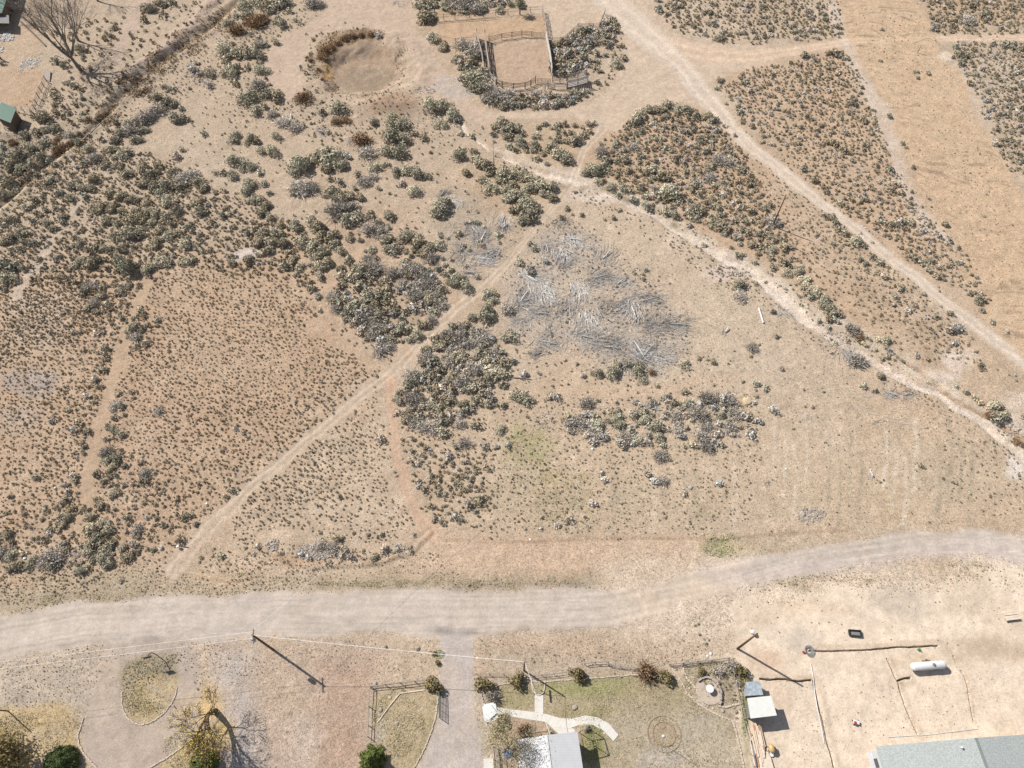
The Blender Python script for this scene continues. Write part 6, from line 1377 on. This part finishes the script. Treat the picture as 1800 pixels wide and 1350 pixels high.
# walks: slabs over the lawn, following it
def walk(label, left, right, name='concrete_path', z=.05):
    mb = MB(); n = len(left)
    for i in range(n - 1):
        for k in range(3):
            a = [Vector((*G(*left[i]), 0)).lerp(Vector((*G(*left[i + 1]), 0)), (k + j) / 3) for j in (0.006, .994)]; b = [Vector((*G(*right[i]), 0)).lerp(Vector((*G(*right[i + 1]), 0)), (k + j) / 3) for j in (0.006, .994)]
            P_ = [a[0], a[1], b[1], b[0]]
            slab(mb, [(p.x, p.y, hz(p.x, p.y) + z) for p in P_], .25)
    o = mb.build(name, M['concrete']); tag(o, None, None, None, 'structure'); return o
walk('', [(870,1243),(905,1248),(940,1252),(962,1256),(985,1263),(1008,1263),(1028,1258),(1050,1261),(1070,1272),(1087,1292)], [(874,1254),(900,1260),(935,1266),(958,1269),(975,1279),(1000,1281),(1020,1274),(1040,1274),(1060,1284),(1078,1303)])
walk('', [(940,1222),(939.5,1252)], [(955,1222),(955,1255)], 'concrete_path', .045)
walk('', [(960,1270),(984,1292)], [(1008,1281),(1012,1286)], 'entry_slab', .04)
c = at(1246, 1214, .04); o = MB().lathe((c.x, c.y, c.z), [(1.75, -.3), (1.75, 0)], 40).build('round_patio', M['patio']); tag(o, 'round flagstone patio carrying the white table', 'patio')
o = slab(MB(), [at(1222,1232,.05), at(1236,1222,.05), at(1246,1232,.05), at(1236,1246,.05)], .25).build('patio_steps', M['patio']); tag(o, 'flagstone apron leading from lawn to round patio', 'patio')
# round white table
c = at(1245, 1212.5); t = thing('round_table', 'round white table on the flagstone patio', 'table', c)
MB().lathe((c.x, c.y, c.z), [(.05, 0), (.05, .74)], 10).build('pedestal', M['white'], t); MB().lathe((c.x, c.y, c.z + .74), [(.5, 0), (.52, .02), (.5, .05)], 32).build('tabletop', M['white'], t)
for k in range(3): a = k * 2.09; MB().tube([(c.x, c.y, c.z + .1), (c.x + .4 * math.cos(a), c.y + .4 * math.sin(a), c.z + .04)], .03, 6).build('foot', M['white'], t)
# white gazebo
c = Vector((*G(861.5, 1252, 2.2), 0)); t = thing('white_gazebo', 'bright white square gazebo roof at the driveway end of the walkway', 'gazebo', c)
for k, s in enumerate((1.0, .74)):
    mb = MB(); mb.box((c.x, c.y, 2.2 + k * .22), (1.75 * s, 1.75 * s, .1), .2 + k * .5); mb.build('roof', M['white'], t, .02)
mb = MB().box((c.x, c.y, 2.15), (1.3, 2.1, .1), .2).build('canopy_valance', M['white'], t, .02)
for sx in (-.7, .7):
    for sy in (-.7, .7): MB().tube([(c.x + sx, c.y + sy, -.1), (c.x + sx, c.y + sy, 2.15)], .05, 8).build('post', M['white'], t)
# yard fences
YG = 'rail fences round the house yards'
fence('rail_fence', 'grey rail fence along the top of the left yard', [(653,1208),(678,1205),(705,1202),(730,1199),(757,1196)], 1.0, 2, .05, .06, 2.6, 'wood_grey', group=YG)
fence('rail_fence', 'grey rail fence down the left side of the left yard', [(652,1210),(650,1243),(649,1276),(648,1296)], 1.0, 2, .05, .06, 3.2, 'wood_grey', group=YG)
fence('rail_fence', 'dark rail fence right of the short pole above the lawn', [(935,1191),(953,1188),(975,1186),(1005,1181)], .9, 2, .05, .06, 2.4, 'wood_dark', 'wood_grey', group=YG, pw=.7)
fence('rail_fence', 'grey rail fence behind the brown yard shrub', [(1027,1168),(1045,1166),(1068,1165)], .9, 2, .06, .06, 2.0, 'wood_grey', group=YG, pw=.7)
fence('rail_fence', 'low rail fence between the middle yard shrubs', [(1068,1170),(1090,1173),(1120,1176)], .8, 2, .06, .06, 2.0, 'wood_grey', group=YG, pw=.7)
fence('rail_fence', 'pale rail fence above the round patio', [(1176,1169),(1200,1167),(1225,1164),(1250,1162),(1280,1158)], .9, 3, .06, .07, 2.3, 'wood_grey', 'wood_pale', group=YG, pw=.7)
fence('rail_fence', 'grey rail fence at the driveway corner of the yard', [(838,1186),(860,1186),(885,1186)], .8, 2, .05, .06, 2.0, 'wood_grey', group=YG, pw=.7)
fence('picket_fence', 'straight grey fence between lawn and shed', [(1290,1200),(1297,1232),(1303,1262),(1312,1300),(1322,1352)], .9, 2, .05, .05, 1.9, 'wood_grey', group=YG, pw=.7)
pipe_gate('open green pipe gate at the edge of the driveway', (773,1219), (773.5,1263), 1.3, 5, 'green_gate', 'pipe_gate', 'gate', .045)
# yard arch with ladder-like uprights by the short pole
t = thing('garden_bed_edging', 'small U-shaped stone bed at the top of the straight walk', 'edging', at(946,1210))
mb = MB(); U = [(934,1193),(935,1207),(937,1215),(942,1221),(949,1222),(955,1218),(957,1209),(958,1197)]
for a_, b_2 in zip(U, U[1:]):
    a3, b3 = at(*a_), at(*b_2); mb.beam(a3 + Vector((0, 0, .05)), b3 + Vector((0, 0, .05)), .14, .16)
mb.build('kerb', M['stone'], t)
c = at(948, 1212); t = thing('yard_sign', 'wooden post with a crossbar standing in the small U-shaped bed', 'post', c)
MB().tube([c - Vector((0, 0, .2)), c + Vector((0, 0, 2.0))], .05, 6).build('post', M['wood_grey'], t); MB().beam(c + Vector((-.05, .75, 1.7)), c + Vector((.05, -.75, 1.7)), .12, .22).build('crossbar', M['wood_grey'], t)
c = at(1174, 1314); t = thing('garden_pole', 'slim pole with a thin shadow below the round garden bed', 'pole', c); MB().tube([c - Vector((0, 0, .2)), c + Vector((0, 0, 3.6))], .03, 6).build('shaft', M['black'], t); MB().lathe(c + Vector((0, 0, 3.6)), [(.03, 0), (.07, .06), (.02, .14)], 8).build('finial', M['metal'], t)

# ------------------------------------------------------------------ propane tank
c0, c1 = q3(1604, 1172.5, 1.0), q3(1658, 1168, 1.0); d = (c1 - c0).normalized(); r = .52
t = thing('propane_tank', 'long white propane tank standing in the fenced dirt lot', 'propane tank', (c0.x, c0.y, hz(c0.x, c0.y)))
c0.z = c1.z = hz(c0.x, c0.y) + 1.0
prof = [(-.42, .05), (-.40, .2), (-.32, .36), (-.18, .47), (0, .52)]
pts = [c0 + d * (a + .15) for a, _ in prof] + [c1 - d * (a + .15) for a, _ in prof[::-1]]
MB().tube(pts, [b for _, b in prof] + [b for _, b in prof[::-1]], 28).build('tank', M['white'], t, smooth=True)
m_ = c0.lerp(c1, .62); MB().lathe(m_ + Vector((0, 0, .48)), [(.2, 0), (.2, .14), (.15, .22), (.03, .25)], 14).build('valve_dome', M['metal'], t)
for f in (.18, .82):
    q = c0.lerp(c1, f); sx = Vector((-d.y, d.x, 0))
    MB().box((q.x, q.y, q.z - .72), (.2, .9, .55), math.atan2(d.y, d.x)).build('saddle', M['wall_grey'], t)
q = c0.lerp(c1, .75) - Vector((-d.y, d.x, 0)) * .55; MB().tube([q + Vector((0, 0, .2)), q - Vector((0, 0, .9))], .03, 6).build('pipe', M['metal'], t)
q = c0.lerp(c1, .6) + Vector((-d.y, d.x, 0)) * .75
o = MB(); rr = random.Random(3)
for k in range(14): a = rr.uniform(0, 6.28); o.tube([(q.x, q.y, .1), (q.x + math.cos(a) * rr.uniform(.2, .7), q.y + math.sin(a) * rr.uniform(.1, .3), .25)], .02, 4)
tag(o.build('coiled_tubing', M['wood_dark']), 'dark coiled tubing behind the propane tank', 'tubing')
# black frame, pallet boards, small things in the dirt lot
P4 = [at(1489.5,1108.5,.3), at(1510,1110,.3), at(1511.5,1120,.3), at(1491,1118,.3)]
t = thing('steel_frame', 'black rectangular steel frame lying above the long trench', 'frame', (P4[0].x, P4[0].y, 0))
for i in range(4): MB().beam(P4[i], P4[(i + 1) % 4], .14, .28).build('side_rail', M['black'], t)
slab(MB(), [p - Vector((0, 0, .12)) + (sum(P4, Vector()) / 4 - p) * .1 for p in P4], .06).build('grey_panel', M['grey_board'], t)
a3, b3 = at(1760, 1083, .2), at(1778, 1080, .2)
t = thing('board_stack', 'small stack of pale boards on bare ground at the right edge', 'board stack', a3)
for k in range(4): MB().beam(a3 + Vector((.04 * k, -.33 * k + .4, .1 * (k % 2) + .1)), b3 + Vector((.12 * k + .3, -.33 * k + .4, .1 * (k % 2) + .1)), .3, .12).build('board', M['lumber'], t)
for k in range(2): q = a3.lerp(b3, .25 + .5 * k); MB().beam(q + Vector((0, .1, -.12)), q + Vector((.1, -.85, -.12)), .1, .1).build('bearer', M['lumber'], t)
c = at(1503, 1270); t = thing('red_garden_cart', 'small red and white cart casting a dark shadow in the dirt lot', 'cart', c)
MB().box((c.x, c.y, c.z + .35), (.75, .45, .22), -.3).build('tray', M['white'], t, .04); MB().box((c.x - .25, c.y - .1, c.z + .5), (.3, .35, .16), -.3).build('seat', M['red'], t, .03)
for sx in (-.3, .3):
    for sy in (-.24, .24): MB().tube([(c.x + sx, c.y + sy - .03, c.z + .14), (c.x + sx, c.y + sy + .03, c.z + .14)], .14, 12).build('wheel', M['black'], t)
c = at(1613, 1142); t = thing('green_spray_can', 'small green marker standing beyond the end of the long trench', 'marker', c); MB().box((c.x, c.y, c.z + .2), (.35, .25, .3), .5).build('body', M['green'], t, .04); MB().tube([(c.x + .1, c.y - .1, c.z + .2), (c.x + .35, c.y - .35, c.z + .1)], .06, 6).build('spout', M['green'], t)
c = at(1411, 1147); t = thing('red_bucket', 'tiny red bucket left of the long trench', 'bucket', c); MB().lathe(c, [(.11, 0), (.15, .3), (.15, .33)], 14).build('pail', M['red'], t)
MB().tube([c + Vector((-.14, 0, .3)), c + Vector((0, 0, .45)), c + Vector((.14, 0, .3))], .012, 4).build('handle', M['metal'], t)
c = at(1421, 1145); mb = MB(); rr = random.Random(8)
for k in range(7): mb.tube([c + Vector((math.cos(a / 3) * (.3 + .05 * k) + rr.uniform(-.04, .04), math.sin(a / 3) * (.3 + .05 * k) * 1.2, .05 + .04 * k)) for a in range(20)], .025, 5)
tag(mb.build('hose_coil', M['metal']), 'coil of grey hose at the left end of the long trench', 'hose coil')
for lb, pts, r_ in [('long white pipe lying beside the left trench', [(1424,1167),(1428,1190),(1431,1215),(1436,1245),(1443,1278),(1448,1306)], .055), ('thin white pipe along the foot of the shingled house lot', [(1560,1296),(1590,1294),(1630,1292),(1670,1287),(1718,1281)], .04), ('short white pipe in the upper middle trench', [(1559,1157),(1563,1168)], .05), ('short white pipe at the right thin trench', [(1679,1164),(1686,1178)], .04), ('thick white plastic pipe piece beside the wash', [(1333,543),(1337,556),(1341,569)], .16)]:
    o = MB().tube([at(*p, r_ + .03) for p in pts], r_, 8).build('white_pipe', M['pvc']); tag(o, lb, 'pipe')
# lumber yard beside the shed
t = thing('lumber_stack', 'long stack of pale and reddish planks below the white shed', 'lumber stack', at(1322,1275)); rr = random.Random(5)
for k in range(26):
    x0 = rr.uniform(1316, 1334); y0 = rr.uniform(1270, 1310); L_ = rr.uniform(26, 48); z = .12 + .05 * (k % 7)
    MB().beam(at(x0, y0, z), at(x0 + L_ * .20 + rr.uniform(-1, 1), y0 + L_, z + rr.uniform(-.02, .05)), rr.choice([.14, .2, .28]), .05).build('plank', M['lumber' if rr.random() < .72 else 'lumber2'], t)
t = thing('lumber_stack', 'lower stack of broad pale sheets beside the fence', 'lumber stack', at(1330,1335))
for k in range(5): slab(MB(), [at(1330 + k, 1322 + k * 3, .1 + .05 * k), at(1349 + k, 1320 + k * 3, .1 + .05 * k), at(1356 + k, 1356, .1 + .05 * k), at(1336 + k, 1358, .1 + .05 * k)], .045).build('sheet', M['lumber'], t)
o = MB().tube([at(1322,1312,.15), at(1330,1356,.15)], .1, 8).build('blue_pipe', mat('pale blue pipe', A(170,190,210), .5)); tag(o, 'pale blue pipe along the lumber beside the fence', 'pipe')
c = at(1352, 1316); t = thing('cement_mixer', 'small yellow cement mixer beside the lumber', 'cement mixer', c)
MB().tube([c + Vector((-.1, .45, .75)), c + Vector((0, .15, .8)), c + Vector((.05, -.25, .75)), c + Vector((.1, -.5, .7))], [.2, .36, .38, .22], 16).build('drum', M['yellow'], t, smooth=True)
for sx in (-.35, .35): MB().tube([c + Vector((sx, .3, 0)), c + Vector((sx * .6, 0, .8)), c + Vector((sx, -.4, 0))], .04, 6).build('stand', M['black'], t)
MB().box((c.x + .45, c.y, c.z + .45), (.3, .4, .4), .1).build('motor', M['orange'], t, .03)
c = at(1354, 1325); t = thing('white_basin', 'white basin on the ground below the cement mixer', 'basin', c); MB().lathe(c, [(.25, 0), (.34, .25), (.36, .26), (.32, .22), (.22, .06)], 18).build('bowl', M['white'], t)
# small white and orange things
def boulder(name, label, px, py, r, m, seed, cat='rock', flat=.6, group=None):
    bm = bmesh.new(); bmesh.ops.create_icosphere(bm, subdivisions=2, radius=r); rr = random.Random(seed)
    off = [Vector((rr.uniform(-1, 1), rr.uniform(-1, 1), rr.uniform(-1, 1))).normalized() for _ in range(7)]
    for v in bm.verts:
        n = v.co.normalized(); s = 1 - .28 * max(0, max(n.dot(o_) for o_ in off) - .55) / .45 + rr.uniform(-.05, .05); v.co = v.co * s; v.co.z *= flat
    me = bpy.data.meshes.new(name); bm.to_mesh(me); bm.free(); me.materials.append(M[m]); o = bpy.data.objects.new(name, me); COL.objects.link(o)
    o.location = at(px, py, r * flat * .3); tag(o, label, cat, group)
boulder('sandstone_boulder', 'orange sandstone boulder at the right of the cleared field', 1312, 706, .95, 'sandstone', 1, flat=.35)
for i, (x, y, r_, lb) in enumerate([(1411,904,.5,'large pale rock at the left of the rock heap'),(1424,897,.4,'tall pale rock at the top of the rock heap'),(1432,906,.45,'right-hand rock of the rock heap'),(1418,912,.38,'lower rock of the rock heap'),(1440,898,.3,'small rock at the upper right of the rock heap'),(1427,916,.28,'smallest rock at the foot of the rock heap')]): boulder('rock', lb, x, y, r_, 'rock', 20 + i, flat=.55, group='rocks heaped above the road bend')
WH = [(43,981,.28,'white','bright white rock among the lower left sage'),(363,885,.2,'white','tiny white rock above the diagonal path'),(932,949,.22,'white','small white rock on the dark field edge line'),(1515,398,.18,'white','white rock at the diagonal road edge'),(1521,401,.2,'white','second white rock at the diagonal road edge'),(1560,184,.17,'white','white rock on the left of the bulldozed ground'),(1381,825,.2,'white','white rock in the cleared field'),(1041,789,.22,'white','white rock below the cleared field shrubs'),(1227,755,.2,'white','pale rock among the dry thicket'),(866,150*0+763,.16,'white','white rock in the sage above the left yard'),(775,759,.18,'white','white rock in the sage below the path'),(97,857,.2,'white','white rock in the left sage flat'),(1062,1166*0+1283*0+1289,.12,'white','tiny pale rock beside the walkway end'),
      (697,1272,.32,'rock','pale rock ornament in the middle of the left yard'),(669,1248,.3,'rock','oblong pale rock in the left yard'),(686,1226,.24,'sandstone','yellowish rock at the top of the left yard'),(1010,1244,.4,'rock','flat pale stepping stone on the lawn'),(1212,1210,.22,'sandstone','orange rock left of the round patio'),(1253,1246,.2,'sandstone','orange pumpkin-like rock below the round patio'),(1244,1241,.2,'rock','pale rock below the patio apron'),(1270,1250,.26,'rock','round pale rock at the right of the yard'),(1166,1294,.22,'white','white stone at the centre of the garden bed'),
      (1243,1154,.2,'white','lower white drum-like rock above the pale rail fence'),(1249,1150,.26,'white','upper white drum-like rock above the pale rail fence'),(630+30,1203-1,.3,'rock','white rock at the corner of the left yard fence'),(977,1187,.15,'white','white rock beside the dark rail fence'),(1205,832+20,.14,'rock','small grey rock in the lower field'),(1213,858,.35,'wood_pale','pale broken board in the lower field')]
for i, (x, y, r_, m_, lb) in enumerate(WH): boulder('rock', lb, x, y, r_, m_, 60 + i, flat=.6)
c = at(314, 962); t = thing('white_box', 'small white box on a stake by the lower end of the diagonal path', 'box', c); MB().box((c.x, c.y, c.z + .45), (.36, .28, .3), .4).build('case', M['white'], t, .02); MB().tube([c, c + Vector((0, 0, .4))], .04, 6).build('stake', M['wood_grey'], t)
c = at(38, 972); o = MB().beam(at(33,969,.1), at(48,972,.1), .28, .06).build('tan_plank', M['lumber']); tag(o, 'tan plank beside the bright white rock', 'plank')
# loose stone: heaps nobody could count
def rubble(name, label, zones, seed, m='rock'):
    rr = random.Random(seed); mb = MB()
    for (x, y, rx, ry, n, r0, r1) in zones:
        for k in range(n):
            a, q = rr.uniform(0, 6.28), math.sqrt(rr.random()); px, py = x + rx * q * math.cos(a), y + ry * q * math.sin(a)
            r_ = rr.uniform(r0, r1); p = at(px, py, r_ * .2); mb.box(p, (r_ * 2, r_ * rr.uniform(1.2, 1.9), r_ * rr.uniform(.8, 1.5)), rr.uniform(0, 3), rr.uniform(-.5, .5), rr.uniform(-.5, .5))
    o = mb.build(name, M[m]); tag(o, label, 'rubble', None, 'stuff')
rubble('rubble', 'loose grey rubble spread above the gravel road', [(555,970,34,14,420,.06,.2),(480,958,12,10,60,.06,.18),(700,964,30,8,60,.05,.14)], 3)
rubble('stone_heaps', 'scattered pale stone heaps near the upper left houses', [(10,66,16,7,150,.08,.22),(52,112,18,9,150,.06,.18),(-2,88,8,9,50,.08,.2),(68,100,20,8,40,.05,.12),(35,125,20,6,30,.05,.12)], 4, 'dead')
rubble('scattered_stones', 'small stones scattered over the wash and rock heap', [(1425,905,26,15,160,.05,.14),(1290,478,30,12,60,.06,.22),(1465,590,26,8,50,.05,.15),(345,132,20,14,90,.08,.22),(745,160,20,8,60,.05,.16),(1785,755,10,18,40,.06,.18),(1660,440,6,6,6,.08,.15),(135,975,14,14,60,.05,.14),(960,740,22,18,60,.05,.12),(1250,752,34,10,60,.05,.14)], 5)
# green weeds
def weeds(name, label, zones, seed, col, size=.09):
    rs2 = np.random.RandomState(seed); C = []
    for (x, y, rx, ry, n) in zones:
        a, q = rs2.uniform(0, 6.28, n), np.sqrt(rs2.rand(n)); gx_, gy_ = Gn(x + rx * q * np.cos(a), y + ry * q * np.sin(a))
        k = rs2.rand(n) < sst(.3, .7, fbm(gx_, gy_, 1.6, seed % 40)); gx_, gy_ = gx_[k], gy_[k]
        C.append(np.stack([gx_, gy_, height(gx_, gy_) + rs2.uniform(.02, .16, len(gx_))], 1))
    C = np.concatenate(C); V, F = cards(C, size * np.ones(len(C)), np.tile([0, 0, .8], (len(C), 1)), rs2, 1.3, .8)
    me = new_mesh(name, V, F, tint(col, np.repeat(rs2.uniform(.7, 1.3, len(C)), 4), rs2), False, LEAF); o = bpy.data.objects.new(name, me); COL.objects.link(o); tag(o, label, 'weeds', None, 'stuff')
weeds('green_weeds', 'low green weeds in patches over the cleared field and verge', [(1268,958,38,22,1500),(1255,950,16,12,300),(932,785,42,34,700),(990,860,56,36,500),(1008,905,50,30,500),(440,1010,40,5,100),(770,1150,12,8,200),(1308,1255,5,45,900),(1040,1290,16,36,500)], 6, A(190,192,142), .06)
weeds('dry_grass', 'short dry grass over lawns, verges and the grass island', [(262,1215,48,58,4200),(700,1270,46,60,2600),(1080,1230,190,40,3000),(1180,1320,120,30,1500),(60,1285,90,36,3000),(330,1320,46,36,1800),(150,1052,150,8,1500),(800,1026,260,7,2600),(330,1040,100,5,500),(1230,1090,60,14,500),(1450,1022,90,10,900),(1250,1190,50,28,2200),(1700,1000,50,14,500)], 7, A(212,200,158), .055)
weeds('pond_reeds', 'brown dry reeds round the upper left rim of the pond', [(572,92,16,24,900),(600,68,30,14,800),(645,60,34,10,500),(645,163,40,8,400),(555,120,10,20,300),(705,95,12,30,300),(580,145,14,18,300)], 8, A(182,150,104), .10)
weeds('ditch_weeds', 'brown dry weeds lining the irrigation ditch', [(380,38,34,26,1200),(330,78,34,22,1400),(285,112,30,20,1600),(238,150,30,22,1800),(190,200,24,22,1400),(130,250,34,22,1200),(60,305,40,26,1200)], 9, A(154,126,90), .12)

# dead sticks strewn between the heaps
mb = MB(); rr = random.Random(12)
for (x, y, rx, ry, n) in [(1030,540,150,90,520),(960,570,70,50,160),(1120,590,90,60,200),(830,430,60,70,160),(1000,430,50,30,90),(1150,640,60,20,60),(1480,620,40,18,60),(1100,740,120,30,60),(1560,720,60,40,50),(1250,740,70,30,70)]:
    for k in range(n):
        a, q = rr.uniform(0, 6.28), math.sqrt(rr.random()); p = at(x + rx * q * math.cos(a), y + ry * q * math.sin(a), .05)
        b = rr.gauss(.6, 1.1); l = rr.uniform(.5, 2.4); r_ = rr.choice([.018, .025, .035]); m2 = p + Vector((math.cos(b) * l / 2, math.sin(b) * l / 2, rr.uniform(.02, .15))); b += rr.gauss(0, .35)
        mb.tube([p, m2, m2 + Vector((math.cos(b) * l / 2, math.sin(b) * l / 2, -.05))], [r_, r_ * .8, r_ * .5], 3, False)
tag(mb.build('scattered_sticks', M['dead']), 'bleached sticks strewn between the heaps of dead branches', 'sticks', None, 'stuff')
